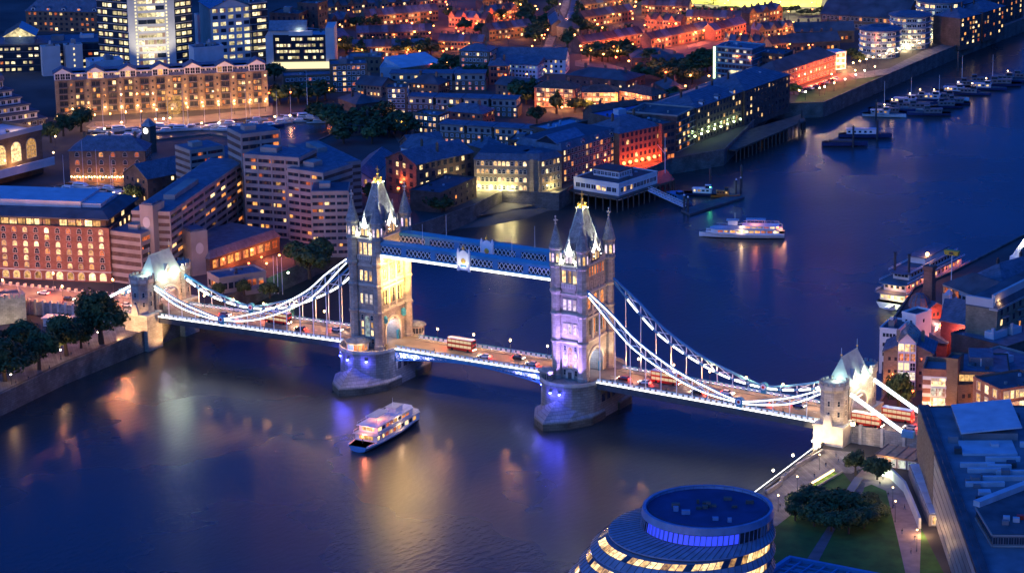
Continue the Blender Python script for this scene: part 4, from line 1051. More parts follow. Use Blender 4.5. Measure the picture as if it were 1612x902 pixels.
def trunk_mesh(seed):
    r = random.Random(seed); b = MB(); b.tube((0, 0, 0), (.02, .01, .45), .055, bark, .036, 8)
    for i in range(6):
        a = 2*PI*i/6+r.uniform(-.4, .4); e = r.uniform(.15, .36); b.tube((.02, .01, r.uniform(.3, .45)), (e*math.cos(a), e*math.sin(a), r.uniform(.62, .85)), .026, bark, .008, 5)
    b.tube((.02, .01, .44), (0, 0, .85), .034, bark, .008, 6); return b.mesh('trunk')
TRUNKS = [trunk_mesh(i) for i in range(3)]
def tree(px, py, h, w_, label, group=None, far=0, big=False, z=7.0, pos=None):
    p = pos or G(px, py, z)
    t = thing('broadleaf_tree', label, 'tree', (p[0], p[1], z), rnd.uniform(0, 6), group)
    o = put(rnd.choice(TRUNKS), 'trunk', t); o.scale = (h*.9, h*.9, h*.8)
    c = put(rnd.choice(CROWN_FAR if far else (CROWN_BIG if big else CROWNS)), 'crown', t, (0, 0, h*.54)); k_ = rnd.uniform(.5, .62); c.scale = (w_*k_, w_*k_*rnd.uniform(.85, 1.15), h*rnd.uniform(.42, .5))
    return t
# ================================================================ NORTH BANK, left part
# approach road to the left of the northern gatehouse
a0 = (-AB-9.5, 0); a1 = tuple(G(-60, 452, 11.9)[:2])
dv = Vector((a1[0]-a0[0], a1[1]-a0[1], 0)); L_ = dv.length; ang = math.atan2(dv.y, dv.x); nv = Vector((-dv.y, dv.x, 0)).normalized()
def ribbon(name, p, q, half, z, m, thick=.25, parent=None):
    p = Vector((*p, 0)); q = Vector((*q, 0)); d = (q-p).normalized(); n = Vector((-d.y, d.x, 0))*half
    b = MB(); b.prism([tuple((p-n)[:2]), tuple((q-n)[:2]), tuple((q+n)[:2]), tuple((p+n)[:2])], z-thick, z, m)
    return struct(b.build(name))
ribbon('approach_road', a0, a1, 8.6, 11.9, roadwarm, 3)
for s in (-1, 1):
    b = MB(); p = Vector((*a0, 0))-nv*8.9*s; q = Vector((*a1, 0))-nv*8.9*s
    b.bar(p+Vector((0, 0, 9.6)), q+Vector((0, 0, 9.6)), .5, 5.4, stone)
    n = 26
    for i in range(n):
        x = p.lerp(q, i/n); b.box(x.x-.5, x.x+.5, x.y-.5, x.y+.5, 7, 13.2, trim)
    tag(b.build('retaining_wall'), 'pale stone parapet wall along the ' + ('river' if s > 0 else 'city') + ' side of the left approach road', 'wall')
# left approach traffic and lamps
for k in range(6):
    f = .1+.155*k; x = Vector((*a0, 0)).lerp(Vector((*a1, 0)), f)-nv*(7.4 if k % 2 else -7.4)
    lamp('approach_lamp', f'{ordn[k]} amber lamp post leaving the left gatehouse along the approach road', (x.x, x.y, 11.9), 6.5, lampamber, 26000, (1, .34, .13), 'lamp posts on the left approach road', .45)
for k, (f, sd, c) in enumerate(((.12, -2, 0), (.3, 2, 4), (.42, -2, 1), (.58, 2, 2), (.74, -2, 3), (.85, 2, 0))):
    x = Vector((*a0, 0)).lerp(Vector((*a1, 0)), f)-nv*sd
    car(c, (x.x, x.y, 11.9), ang if sd > 0 else ang+PI, f'{CN[c]} car with lights on, {ordn[k]} out from the left gatehouse on the approach road', 'cars on the left approach road')

# 1 red brick office block
t, W, D = building('brick_office', 'long red brick office block with rows of arched lit windows behind the left approach road', (-75, 353), (171, 362), 21.5, 38, brick_red, roof_dark, 'flat', floors=6, bays=14, sbays=7, wd=1.75, ht=2.0, mix=((win_warm, .42), (win_orange, .12), (glassdark, .46)), frame=trim, arch=True, cross=(1, 1), base=4.5, maxwin=100)
for k in range(14):
    x = 1+(W-2)*(k+.5)/14; b = MB(); put(window_mesh(2.6, 3.0, win_warm, render_white, True, (0, 0)), 'arcade_window', t, (x, -.02, .7))
b = MB(); b.box(.0, W+.3, -.3, D, 4.0, 4.5, trim); b.build('floor_band', t)
b = MB(); b.box(1.5, W-1.5, 1.5, D-2, 21.5, 25.2, brick_dark); pt = b.build('penthouse', t)
for k in range(17):
    x = 2.5+(W-6)*(k+.5)/17
    if k in (11,): continue
    put(window_mesh((W-6)/17-.5, 2.3, win_warm, darkmetal, False, (2, 0)), 'window', pt, (x, 1.48, 22.3))
for k in (1, 4): put(window_mesh(3.2, 2.3, win_warm, darkmetal, False, (2, 0)), 'window', pt, (W-1.48, 5+k*4, 22.3), PI/2)
b = MB(); b.loft([[(-.2, -.2, 25.2), (W+.2, -.2, 25.2), (W+.2, D-1, 25.2), (-.2, D-1, 25.2)], [(-.2, -.2, 25.7), (W+.2, -.2, 25.7), (W+.2, D-1, 25.7), (-.2, D-1, 25.7)], [(4, 5, 28), (W-4, 5, 28), (W-4, D-6, 28), (4, D-6, 28)]], roof_dark); r1 = b.build('roof', t)
b = MB(); b.box(6, W-14, 8, D-8, 28, 30.5, roof_pale); b.box(W-30, W-6, 9, D-10, 28, 29.6, roof_pale); b.build('plant_box', r1)
BR = t
# 2 arched hall at the left edge
t, W, D = building('arched_hall', 'brick hall with tall arched lit windows and pale roof rim at the left edge', (-70, 238), (65, 205), 20, 26, brick_brown, roof_pale, 'flat', floors=0, at='top', parapet=1.6)
for k in range(5): put(window_mesh(6.0, 9.0, win_warm, trim, True, (3, 4)), 'arched_window', t, (W-7-k*9.5, -.02, 8.4))
b = MB(); b.box(-6, W+.6, -7, -.05, 4.5, 5.4, render_white); b.box(-6, W+.6, -7, -6.4, 5.4, 8.2, render_white); b.build('terrace', t)
b = MB(); b.box(-.3, W+.3, -.5, .1, 20.2, 22.4, concrete_pale); b.build('cornice', t)
plight(t, (W-20, -4, 9), 2500, WARM); plight(t, (W-8, 8, 23.5), 1800, WARM)
# 3 stepped white terraces with a round top
P0, rz, W = frame_of((-60, 215), (72, 196), 0, 'base')
t = thing('terraced_apartments', 'stepped blue and white apartment terraces with a round glazed top, by the long brick row', 'apartment block', P0, rz)
for k in range(5):
    b = MB(); z = 3.6*k; b.box(-10, W-k*3.2, k*2.4, 34, z, z+2.7, render_white if k else brick_dark); st = b.build('storey', t)
    b = MB(); b.box(-10, W-k*3.2+.8, k*2.4-1.0, 34, z+2.7, z+3.6, roof_blue); b.build('balcony_slab', st)
    for i in range(9): put(window_mesh(2.0, 1.7, pick(DEF), render_white, False, (1, 0)), 'window', st, (W-k*3.2-2.5-i*3.4, k*2.4-.02, z+.5))
b = MB(); b.lathe([(8.5, 18), (8.5, 22)], render_white, 20, W-22, 20); dr = b.build('round_storey', t)
b = MB(); b.lathe([(9.6, 22), (9.6, 22.5), (8.6, 24.5), (8.4, 24.6)], roof_blue, 20, W-22, 20); b.build('roof', dr)
for k in range(10): 
    a = PI*1.02+PI*k/10; put(window_mesh(1.9, 2.4, glassdark if k % 3 else win_cool, render_white, False, (0, 0)), 'window', dr, (W-22+8.52*math.cos(a), 20+8.52*math.sin(a), 18.9), a+PI/2)
# 4 long brick row along the dock
t, W, D = building('dockside_apartments', 'long brick apartment row with gabled white roof storeys behind the marina, lamps along its foot', (86, 128), (417, 112), 18.6, 16, brick_yellow, roof_blue, 'mansard', rh=3.4, floors=0, maxwin=100)
nb = 13; st = W/nb
for k in range(nb):
    x = st*(k+.5)
    b = MB(); b.box(x-st*.27, x+st*.27, -.06, .3, 1.5, 18.0, brick_dark); bay = b.build('recessed_bay', t)
    for f in range(5):
        for q in (-1, 1):
            m = pick(((win_orange, .2), (win_warm, .13), (glassdark, .67))); put(window_mesh(1.6, 1.9, m, darkmetal, False, (1, 0)), 'window', bay, (x+q*st*.13, -.08, 2.6+f*3.2))
        b = MB(); b.box(x-st*.26, x+st*.26, -1.2, -.07, 2.0+f*3.2, 2.15+f*3.2, concrete)
        for i in range(6): b.box(x-st*.25+i*st*.098, x-st*.25+i*st*.098+.1, -1.2, -1.12, 2.15+f*3.2, 3.1+f*3.2, darkmetal)
        b.build('balcony', bay)
    b = MB(); b.box(x+st*.36, x+st*.64, -.6, .2, 0, 18.9, brick_yellow); pr = b.build('brick_pier', t)
    for f in range(5): put(window_mesh(.9, 1.1, pick(DEF), None, False), 'window', pr, (x+st*.5, -.62, 3+f*3.2))
    if k % 2 == 0:
        b = MB(); b.box(x-4.2, x+4.2, -.2, 8, 18.6, 22.4, render_white); gable(b, x-4.6, x+4.6, -.6, 8.4, 22.4, 2.6, roof_blue, render_white, 'y', .3); gb = b.build('gable_storey', t)
        for q in (-1, 0, 1): put(window_mesh(2.2, 2.9, pick(DEF), render_white, False, (1, 1)), 'window', gb, (x+q*2.6, -.22, 19.1))
    else:
        b = MB(); b.box(x-5, x+5, .6, 6, 18.6, 21.6, render_white); b.box(x-5.6, x+5.6, .0, 6.6, 21.6, 22.0, roof_pale); gb = b.build('roof_storey', t)
        for q in (-1, 0, 1): put(window_mesh(2.2, 2.0, pick(DEF), render_white, False, (1, 0)), 'window', gb, (x+q*3.0, .58, 19.2))
    b = MB(); b.ball((x+st*.5, -1.2, 4.2), .35, lampwarm); b.build('wall_lamp', t)
    plight(t, (x+st*.5, -2.4, 3.6), 900, (1, .5, .2))
b = MB(); xx = W*.555; b.box(xx-3.8, xx+3.8, -.4, .2, .3, 8.5, win_warm); b.lathe([(3.4, 0), (3.4, 3.4), (2.6, 5.4), (.4, 6.6)], win_warm, 10, xx, -4); b.build('lit_portal', t)
plight(t, (xx, -9, 5), 5000, WARM)
DOCKROW = t
# dock road
b = MB(); pr = xy([(135, 200), (146, 192), (300, 184), (425, 170), (425, 182), (300, 196), (146, 204)])
b.face([(x, y, 7.05) for x, y in pr], roadwarm); struct(b.build('dock_road'))
for k in range(12):
    f = k/11; x, y = 150+f*268, 198-f*22-(.5-abs(f-.5))*0
    p = G(x, y, 7.05); lamp('dock_lamp', f'{ordn[k]} amber lamp from the left along the dock road below the brick row', p, 5, lampamber, 6500, AMBER if k % 2 else WARM, 'lamps along the dock road', .42)
# marina basins
basin = xy([(146, 206), (300, 198), (425, 184), (520, 182), (560, 196), (470, 236), (330, 212), (240, 222), (140, 222)])
def pool(name, l, z=7.04):
    b = MB(); b.face([(x, y, z) for x, y in l], water); o = struct(b.build(name)); 
    n = len(l); e = MB()
    for i in range(n): e.bar((*l[i], z+.25), (*l[(i+1) % n], z+.25), .8, .6, embank)
    struct(e.build(name.replace('water', 'quay_edge'))); return o
pool('marina_water', basin)
pool('marina_water', xy([(50, 300), (100, 292), (196, 296), (198, 318), (120, 326), (60, 322)]))
# yachts
hullw = mat('boat_hull', (.68, .7, .72), .35, .06, 1, spec=.5); hulln = mat('boat_hull_navy', (.03, .05, .14), .35, .1, 1, spec=.5); deckm = mat('boat_deck', (.4, .34, .26), .7, .2, 1)
def hull_into(b, L, B_, H, m, dm, sheer=.25):
    st = [(-.5, .72), (-.3, .95), (0, 1), (.25, .82), (.42, .42), (.5, .03)]
    rings = []
    for f, wf in st:
        x = f*L; hw = B_/2*wf; top = H*(1+sheer*max(0, f)*1.2)
        rings.append([(x, -hw, top), (x, -hw*.72, .15*H), (x, 0, -.25), (x, hw*.72, .15*H), (x, hw, top)])
    b.loft(rings, m, True, True)
    for i in range(len(rings)-1):
        b.face([rings[i][0], rings[i+1][0], rings[i+1][4], rings[i][4]], dm)
def make_boat(L, sail, hm):
    parts = []
    b = MB(); hull_into(b, L, L*.3, L*.09, hm, deckm); parts.append(('hull', b.mesh('hull')))
    b = MB(); z = L*.09
    b.loft([[(-L*.22, -L*.1, z), (L*.2, -L*.08, z), (L*.2, L*.08, z), (-L*.22, L*.1, z)], [(-L*.18, -L*.085, z+L*.075), (L*.1, -L*.06, z+L*.075), (L*.1, L*.06, z+L*.075), (-L*.18, L*.085, z+L*.075)]], hullw, False)
    b.box(-L*.17, L*.1, -L*.092, L*.092, z+L*.03, z+L*.055, glassdark); parts.append(('cabin', b.mesh('cabin')))
    if sail:
        b = MB(); b.tube((L*.08, 0, z), (L*.08, 0, L*1.25), .1, whitepaint, .05, 5); b.tube((L*.08, 0, z+1.3), (-L*.35, 0, z+1.4), .12, whitepaint, .1, 5); parts.append(('mast', b.mesh('mast')))
    return parts
BOATS = [make_boat(13, True, hullw), make_boat(11, False, hullw), make_boat(12, True, hulln), make_boat(15, False, hulln), make_boat(18, True, hullw)]
BN = ['white sailing yacht', 'white motor cruiser', 'navy sailing yacht', 'navy motor cruiser', 'large white sailing yacht']
def yacht(px, py, k, rz, label, group, z=7.06):
    p = G(px, py, z); t = thing('yacht', label, 'boat', p, rz, group)
    for n, me in BOATS[k]: put(me, n, t)
spots = [(160, 208), (172, 214), (188, 207), (200, 217), (215, 209), (226, 215), (238, 205), (250, 201), (262, 208), (272, 201), (285, 206), (300, 203), (312, 205), (326, 204), (338, 203), (350, 206), (362, 197), (372, 201), (384, 206), (398, 199), (412, 203), (424, 200), (405, 190), (440, 195), (455, 189), (470, 192), (488, 188), (500, 194), (480, 187)]
pos = sorted(spots)
for i, (x, y) in enumerate(pos):
    k = [0, 1, 4, 0, 1, 2, 3, 0][i % 8]
    yacht(x, y, k, R(20+(i % 3)*12)+(PI if i % 2 else 0), f'{BN[k]}, {ordn[i]} from the left in the marina below the brick row', 'yachts moored in the marina')
for i, (x, y, k) in enumerate(((105, 300, 0), (128, 298, 4), (150, 301, 1), (172, 300, 0), (118, 309, 1), (150, 313, 4), (182, 309, 0))):
    yacht(x, y, k, R(8) if i % 2 else R(190), f'{BN[k]}, {ordn[i]} in the small basin behind the red brick office', 'yachts in the small basin')
for i, (x, y) in enumerate(((165, 215), (192, 205), (245, 200), (258, 199), (268, 198), (318, 206), (345, 206), (433, 196), (457, 194))):
    lamp('quay_lamp', f'{ordn[i]} lamp from the left on the marina pontoons', G(x, y, 7.1), 3.5, lampwarm if i % 3 else lampwhite, 700, WARM, 'lamps on the marina pontoons', .5)
# offices behind
t, W, D = building('office_tower', 'white office tower with yellow lit floors and two dotted light columns, top left', (206, 122), (279, 118), 56, 7, concrete_pale, roof_pale, 'flat', floors=0, at='base')
for f in range(14):
    for q in range(3): put(window_mesh(W*.185, 2.3, pick(((win_office, .85), (glassdark, .15))), None, False), 'window', t, (W*.5+(q-1)*W*.19, -.03, 2.5+f*3.7))
    for q in (.17, .83):
        for z in (0, 1.7): put(window_mesh(.9, 1.0, lit_panel, None, False), 'window', t, (W*q, -.03, 2.6+f*3.7+z))
slight(t, (W*.5, -22, 2), (W*.5, 0, 34), 60000, (1, .86, .6), 80)
for s, lab, P_, Q_ in ((-1, 'dark glass office wing with yellow lit floors left of the white tower', (158, 116), (206, 121)), (1, 'dark glass office wing with yellow lit floors right of the white tower', (279, 118), (306, 114))):
    t, W, D = building('office_wing', lab, P_, Q_, 56, 20, glassdark, roof_dark, 'flat', floors=14, bays=6 if s < 0 else 3, sbays=0, wd=2.6, ht=1.9, mix=OFFICE, sides='F', at='base', band=concrete, group='dark wings of the white office tower', margin=.3)
t, W, D = building('office_block', 'tall white banded office block with lit floors and glass roof, right of the white tower', (335, 108), (398, 103), 33, 26, concrete_pale, glass_roof, 'gable', rh=5, axis='y', floors=9, bays=5, sbays=0, wd=2.9, ht=2.0, mix=OFFICE, at='base', sides='F', margin=.4)
t, W, D = building('office_block', 'dark glass office block with lit floors behind the white pillar', (398, 104), (424, 101), 34, 20, glassdark, roof_dark, 'flat', floors=9, bays=3, wd=2.6, ht=1.9, mix=OFFICE, at='base', sides='F', band=concrete)
t, W, D = building('stair_tower', 'white windowless stair tower with a strip of lights beside the lit office block', (313, 84), (336, 82), 21, 6, concrete_pale, roof_pale, 'flat', floors=8, bays=1, wd=1.0, ht=1.2, mix=((lit_panel, 1),), at='base', sides='F')
t, W, D = building('glass_office', 'dark glass office with white end walls and four lit floors', (430, 58), (512, 57), 17.5, 18, glassdark, glass_roof, 'flat', floors=4, bays=12, wd=1.9, ht=1.5, mix=OFFICE, sides='F', base=4)
for x0, x1, zt_ in ((-4.2, -.1, 17.8), (W+.1, W+5, 22)):
    b = MB(); b.box(x0, x1, -.8, D, 0, zt_, concrete_pale); b.build('end_wall', t)
b = MB(); gable(b, -2, W*.62, 2, 14, 20.5, 4.5, glass_roof, glassdark, 'x'); b.box(-2, W*.62, 2.5, 13.5, 17.5, 20.3, concrete_pale); b.build('glass_roof', t)
b = MB(); b.box(W*.3, W*.75, -.3, 3, 17.8, 20.2, concrete_pale); b.box(-1, W+2, -2.5, -.82, 0, 3.4, lit_panel); b.build('entrance_canopy', t)
plight(t, (W*.5, 1, 22), 900, WHITE)
t, W, D = building('low_office', 'long low dark office with rows of lit windows and glass gabled atrium, far left', (-45, 74), (205, 67), 15, 30, glassdark, roof_blue, 'flat', floors=4, bays=26, wd=2.0, ht=1.4, mix=((win_office, .55), (win_orange, .08), (glassdark, .37)), sides='F', band=roof_dark, plant=4)
b = MB(); b.box(18, 34, 1, 20, 15, 20, glass_roof); gable(b, 17, 35, .5, 20, 20, 5, glass_roof, win_office, 'y', .1); b.build('glass_atrium', t)
plight(t, (26, -3, 19), 500, WHITE)
for k, (x, y, ww) in enumerate(((68, 121, 29), (105, 118, 27))):
    building('stair_tower', ['white windowless stair tower beside the round glazed terrace top', 'white stair tower with a light strip between low offices'][k], (x, y), (x+ww, y-2), 15.5, 6, concrete_pale, roof_pale, 'flat', floors=5 if k else 0, bays=1, wd=.8, ht=1.2, mix=((lit_panel, 1),), at='base', sides='F', plant=1)
building('plant_house', 'pale roof plant house above the long brick row', (142, 100), (194, 96), 22, 12, roof_pale, roof_pale, 'flat', floors=1, bays=6, wd=1.8, ht=1.3, mix=MANY, sides='F', at='top', plant=2)
building('plant_house', 'pale faceted plant house with dark pitched neighbour left of the lit office block', (305, 78), (352, 74), 24, 10, roof_pale, roof_blue, 'flat', floors=0, plant=2)
building('brick_flats', 'brick flats with hipped slate roof and a few red lit windows, top left', (40, 18), (160, 20), 12, 14, brick_brown, roof_blue, 'hip', rh=7, floors=4, bays=14, wd=1.5, ht=1.5, mix=((win_orange, .25), (win_warm, .1), (glassdark, .65)), dorm=5)
building('brick_block', 'tall dark brick block with chimneys right of the offices, top edge', (424, 22), (470, 24), 18, 16, brick_dark, roof_dark, 'flat', floors=4, bays=5, mix=FEW, plant=1)
building('brick_block', 'narrow dark brick block at the top edge beside blue roofed houses', (468, 6), (500, 8), 22, 12, brick_dark, roof_dark, 'flat', floors=5, bays=3, mix=FEW)
# ivory warehouse, its neighbour and the clock tower
t, W, D = building('brick_warehouse', 'old brick warehouse between the two basins with a string of lights along its foot', (108, 238), (228, 238), 14.5, 15, brick_brown, roof_blue, 'hip', rh=5.5, floors=4, bays=6, wd=1.8, ht=2.0, mix=((glassdark, .85), (win_orange, .15)), frame=trim, arch=True)
b = MB()
for i in range(26): b.ball((1+(W-2)*i/25, -1.4, 2.9-.25*(i % 2)), .34, lampwarm, 6, 4)
b.bar((1, -1.4, 3.1), (W-1, -1.4, 3.1), .06, .06, darkmetal); b.build('string_lights', t)
for k in range(4): plight(t, (W*(k+.5)/4, -2.4, 2.2), 1500, (1, .32, .08))
p = G(236, 240, 7); t = thing('clock_tower', 'small clock tower with a bright white clock face at the warehouse end', 'clock tower', (p.x, p.y, 7))
b = MB(); b.box(-2.4, 2.4, -2.4, 2.4, 0, 13, brick_brown); b.build('wall', t)
b = MB(); b.loft([[(x, y, 13) for x, y in ((-2.8, -2.8), (2.8, -2.8), (2.8, 2.8), (-2.8, 2.8))], [(x*.1, y*.1, 16.5) for x, y in ((-2.8, -2.8), (2.8, -2.8), (2.8, 2.8), (-2.8, 2.8))]], slate); b.build('roof', t)
b = MB(); b.loft([[(1.4*math.cos(2*PI*i/14)*1, -2.42, 10.8+1.4*math.sin(2*PI*i/14)) for i in range(14)], [(1.4*math.cos(2*PI*i/14), -2.55, 10.8+1.4*math.sin(2*PI*i/14)) for i in range(14)]], emit('clock_face', (1, .97, .85), 4)); b.build('clock_face', t)
building('dock_shed', 'long dark slate roofed dock building running diagonally to the marina', (194, 272), (232, 282), 11, 62, brick_dark, roof_blue, 'gable', rh=5.5, axis='y', floors=3, bays=4, sbays=12, wd=1.3, ht=1.6, mix=FEW, sides='FR')

# ---------------------------------------------------------------- concrete hotel
def hotel():
    t = thing('concrete_hotel', 'huge stepped concrete hotel with bands of small windows, behind the left tower', 'hotel', (0, 0, 0))
    def wing(P, Q, h, D, floors, bays, sides='F', wl=concrete, cap=True, sb=0, step=None):
        o, rz, W = frame_of(P, Q, h)
        b = MB(); b.box(0, W, .25, D, -2, h, brick_dark); wg = b.build('wing', t, o, rz)
        fh = h/floors
        for f in range(floors+1):
            b = MB(); zz = f*fh; b.box(-.15, W+.15, 0, D+.15, zz-.75, zz+.85, wl); b.build('concrete_band', wg)
        bud = [95, []]
        for s in sides:
            n = bays if s == 'F' else sb; Ls = W if s == 'F' else D
            for f in range(floors):
                for k in range(n):
                    a = Ls*(k+.5)/n; m = pick(((win_orange, .14), (win_warm, .04), (glassdark, .82)))
                    me = window_mesh(Ls/n*.72, fh-1.75, m, None, False)
                    if s == 'F': put(me, 'window', wg, (a, .23, f*fh+.9))
                    elif s == 'R': put(me, 'window', wg, (W+.02, a, f*fh+.9), PI/2)
                    else: put(me, 'window', wg, (-.02, D-a, f*fh+.9), -PI/2)
        for k in range(bays//2+1):
            b = MB(); x = W*k/(bays//2); b.box(x-.35, x+.35, -.1, .3, 0, h, wl); b.build('fin', wg)
        b = MB(); b.box(.3, W-.3, .6, D-.3, h+.85, h+1.0, roof_blue); b.box(W*.2, W*.5, D*.3, D*.6, h+.9, h+3.0, concrete); b.build('roof', wg)
        return wg, W, D
    wing((384, 246), (470, 252), 34, 18, 11, 9, 'F'); wing((452, 268), (508, 276), 30, 20, 10, 6, 'F'); wing((490, 305), (548, 304), 26, 16, 9, 6, 'FR', sb=3)
    # long diagonal wing facing the river
    wing((268, 337), (388, 254), 27, 16, 9, 14, 'F'); wing((222, 372), (272, 352), 20, 15, 6, 3, 'F')
    wing((380, 215), (440, 208), 40, 16, 12, 5, 'F'); wing((455, 230), (520, 262), 24, 14, 8, 6, 'F')
    wing((300, 240), (352, 232), 24, 14, 8, 5, 'F')
    # end blocks with big round panels
    for (P, Q, h) in (((219, 322), (240, 324), 31), ((300, 366), (326, 362), 18)):
        o, rz, W = frame_of(P, Q, h)
        b = MB(); b.box(0, W, 0, 9, -2, h, concrete); b.loft([[(W*.5+1.7*math.cos(2*PI*i/14), -.02, h-7+2.3*math.sin(2*PI*i/14)) for i in range(14)], [(W*.5+1.7*math.cos(2*PI*i/14), -.18, h-7+2.3*math.sin(2*PI*i/14)) for i in range(14)]], concrete_pale); b.box(.6, W-.6, .6, 8.4, h, h+.6, roof_blue); b.build('end_block', t, o, rz)
    return t
hotel()
t, W, D = building('pavilion_restaurant', 'low glazed pavilion with dark roof and orange lit windows beside the riverside trees', (330, 408), (440, 372), 6.5, 26, brick_dark, roof_blue, 'mansard', rh=3, floors=1, bays=9, sbays=5, wd=3.4, ht=3.2, mix=((win_orange, .8), (win_warm, .2)), frame=darkmetal, cross=(1, 1), sides='F', base=.6, at='top')
plight(t, (W*.3, -4, 3), 3500, (1, .2, .05)); plight(t, (W*.7, -4, 3), 3500, (1, .2, .05)); plight(t, (W*.95, -8, 4), 3500, (1, .2, .05))
building('kiosk_hall', 'dark flat hall with pale columns next to the gatehouse', (326, 430), (345, 440), 6, 20, concrete, roof_blue, 'flat', floors=1, bays=4, wd=2, ht=2.4, mix=((win_orange, .6), (glassdark, .4)))
# castle wharf corner in the lower left
t, W, D = building('castle_tower', 'floodlit pale stone castle turret with battlements at the left edge', (-30, 478), (40, 470), 9, 12, stone, roof_grey, 'flat', floors=0, z0=7)
b = MB()
for i in range(9): b.box(W*i/9, W*i/9+1.1, -.12, .5, 9.7, 10.9, stone)
for i in range(6): b.box(W-.5, W+.12, .6+D*i/6, 1.6+D*i/6, 9.7, 10.9, stone)
b.build('battlement', t)
slight(t, (W+7, -6, .5), (W-1, 3, 6), 9000, (1, .72, .3), 90); slight(t, (W*.6, -12, .5), (W*.6, 0, 5), 5000, (1, .75, .35), 90)
b = MB()
t = thing('ticket_kiosk', 'pale grey flat kiosk with bright lamps beside the big tree', 'kiosk', tuple(G(92, 512, 7)), R(15))
b.box(-5, 5, -2.5, 2.5, 0, 3, concrete_pale); b.build('wall', t); b = MB(); b.box(-5.6, 5.6, -3, 3, 3, 3.35, roof_pale); b.build('roof', t)
for i, (x, y) in enumerate(((77, 491), (103, 487), (41, 490))):
    lamp('floodlight_post', f'{ordn[i]} bright short floodlight by the pale kiosk under the approach road', G(x, y, 7), 3.0, lampwhite, 2600, (1, .8, .35), 'floodlights by the kiosk', .6)
# walk and trees along the near left embankment
b = MB(); wl = xy([(-60, 645), (0, 617), (100, 569), (232, 517), (222, 505), (150, 525), (90, 545), (0, 590), (-60, 610)]); b.face([(x, y, 7.05) for x, y in wl], paving); struct(b.build('riverside_walk'))
tree(160, 541, 22, 22, 'big broad tree standing alone at the near left embankment by the gatehouse', None, 0, True)
for i, (x, y, h, w_) in enumerate(((8, 600, 17, 19), (62, 582, 15, 15), (105, 560, 16, 16), (35, 560, 14, 15), (128, 548, 11, 12), (-18, 575, 16, 18))):
    tree(x, y, h, w_, f'{ordn[i]} dark tree of the clump along the near left riverside walk', 'trees along the near left walk', 0, True)
for i, (x, y) in enumerate(((18, 605), (62, 575), (96, 566), (155, 538), (212, 515))):
    lamp('walk_lamp', f'{ordn[i]} small lamp from the left along the near left riverside walk', G(x, y, 7), 3.4, lampwhite, 700, WARM, 'lamps along the near left walk', .32)
for i, (x, y, h, w_) in enumerate(((488, 440, 15, 15), (425, 470, 8, 8), (345, 475, 8, 8), (465, 420, 12, 10), (385, 465, 7, 7), (505, 420, 13, 11))):
    tree(x, y, h, w_, f'{ordn[i]} leafy tree of the group between pavilion and golden tower', 'trees between the hotel and the bridge')
for i, (x, y, m, c) in enumerate(((392, 425, lampred, REDL), (404, 436, lampred, REDL), (420, 425, lampamber, AMBER), (380, 438, lampamber, REDL), (412, 415, lampred, REDL), (440, 412, lampamber, REDL), (454, 440, lampwhite, (.3, 1, .4)))):
    lamp('terrace_lamp', f'{ordn[i]} glowing lamp among the planting on the pavilion terrace', G(x, y, 7), 2.4, m, 1500, c, 'lamps on the pavilion terrace', .45)
for i, (x, y) in enumerate(((432, 462), (438, 463), (445, 464))):
    p = G(x, y, 7); q = MB(); q.tube((0, 0, 0), (0, 0, 15), .13, whitepaint, .07); tag(q.build('flagpole', None, p), f'{ordn[i]} of three white flagpoles on the hotel riverside', 'flagpole', 'white flagpoles by the hotel')
for i, (x, y, h, w_) in enumerate(((100, 215, 12, 10), (80, 225, 11, 11), (128, 208, 13, 12), (208, 320, 9, 8), (195, 330, 8, 7))):
    tree(x, y, h, w_, f'{ordn[i]} tree near the brick warehouse and the small basin', 'trees by the basins')
for i, (x, y) in enumerate(((74, 214), (90, 200), (88, 232), (85, 258), (180, 322), (190, 324), (200, 327), (212, 328))):
    lamp('street_lamp', f'{ordn[i]} warm street lamp near the basins left of the hotel', G(x, y, 7), 5, lampwarm, 1500, WARM, 'street lamps near the basins', .4)
# ================================================================ NORTH BANK, middle and far parts
def street(name, l, z=7.06, m=None):
    b = MB(); b.face([(x, y, z) for x, y in xy(l, z)], m or roadwarm); return struct(b.build(name))
# wharves behind the bridge
t, W, D = building('riverside_house', 'white gabled riverside house with long slate roof, left of the golden tower top', (545, 280), (584, 281), 7, 48, render_white, roof_blue, 'gable', rh=3.6, axis='y', floors=2, bays=3, sbays=0, wd=1.4, ht=1.9, mix=FEW, sides='F')
t, W, D = building('brick_warehouse', 'brown gabled warehouse with paired lit windows behind the golden tower', (607, 248), (655, 259), 15.5, 34, brick_brown, roof_blue, 'gable', rh=4.5, axis='y', floors=4, bays=4, sbays=9, wd=1.7, ht=2.0, mix=((win_warm, .5), (glassdark, .5)), frame=darkmetal, cross=(1, 1))
b = MB(); b.loft([[(W/2+1.5*math.cos(2*PI*i/12), -.02, 16.8+1.5*math.sin(2*PI*i/12)) for i in range(12)], [(W/2+1.5*math.cos(2*PI*i/12), -.12, 16.8+1.5*math.sin(2*PI*i/12)) for i in range(12)]], glassdark); b.build('round_window', t)
t, W, D = building('riverside_house', 'tall white gable front with dark windows right of the brown warehouse', (703, 246), (742, 237), 12, 30, render_white, roof_blue, 'gable', rh=4.5, axis='y', floors=3, bays=4, wd=1.3, ht=1.9, mix=((glassdark, .85), (win_warm, .15)))
b = MB(); b.loft([[(W/2+1.1*math.cos(2*PI*i/12), -.02, 13.6+1.1*math.sin(2*PI*i/12)) for i in range(12)], [(W/2+1.1*math.cos(2*PI*i/12), -.1, 13.6+1.1*math.sin(2*PI*i/12)) for i in range(12)]], glassdark); b.build('round_window', t)
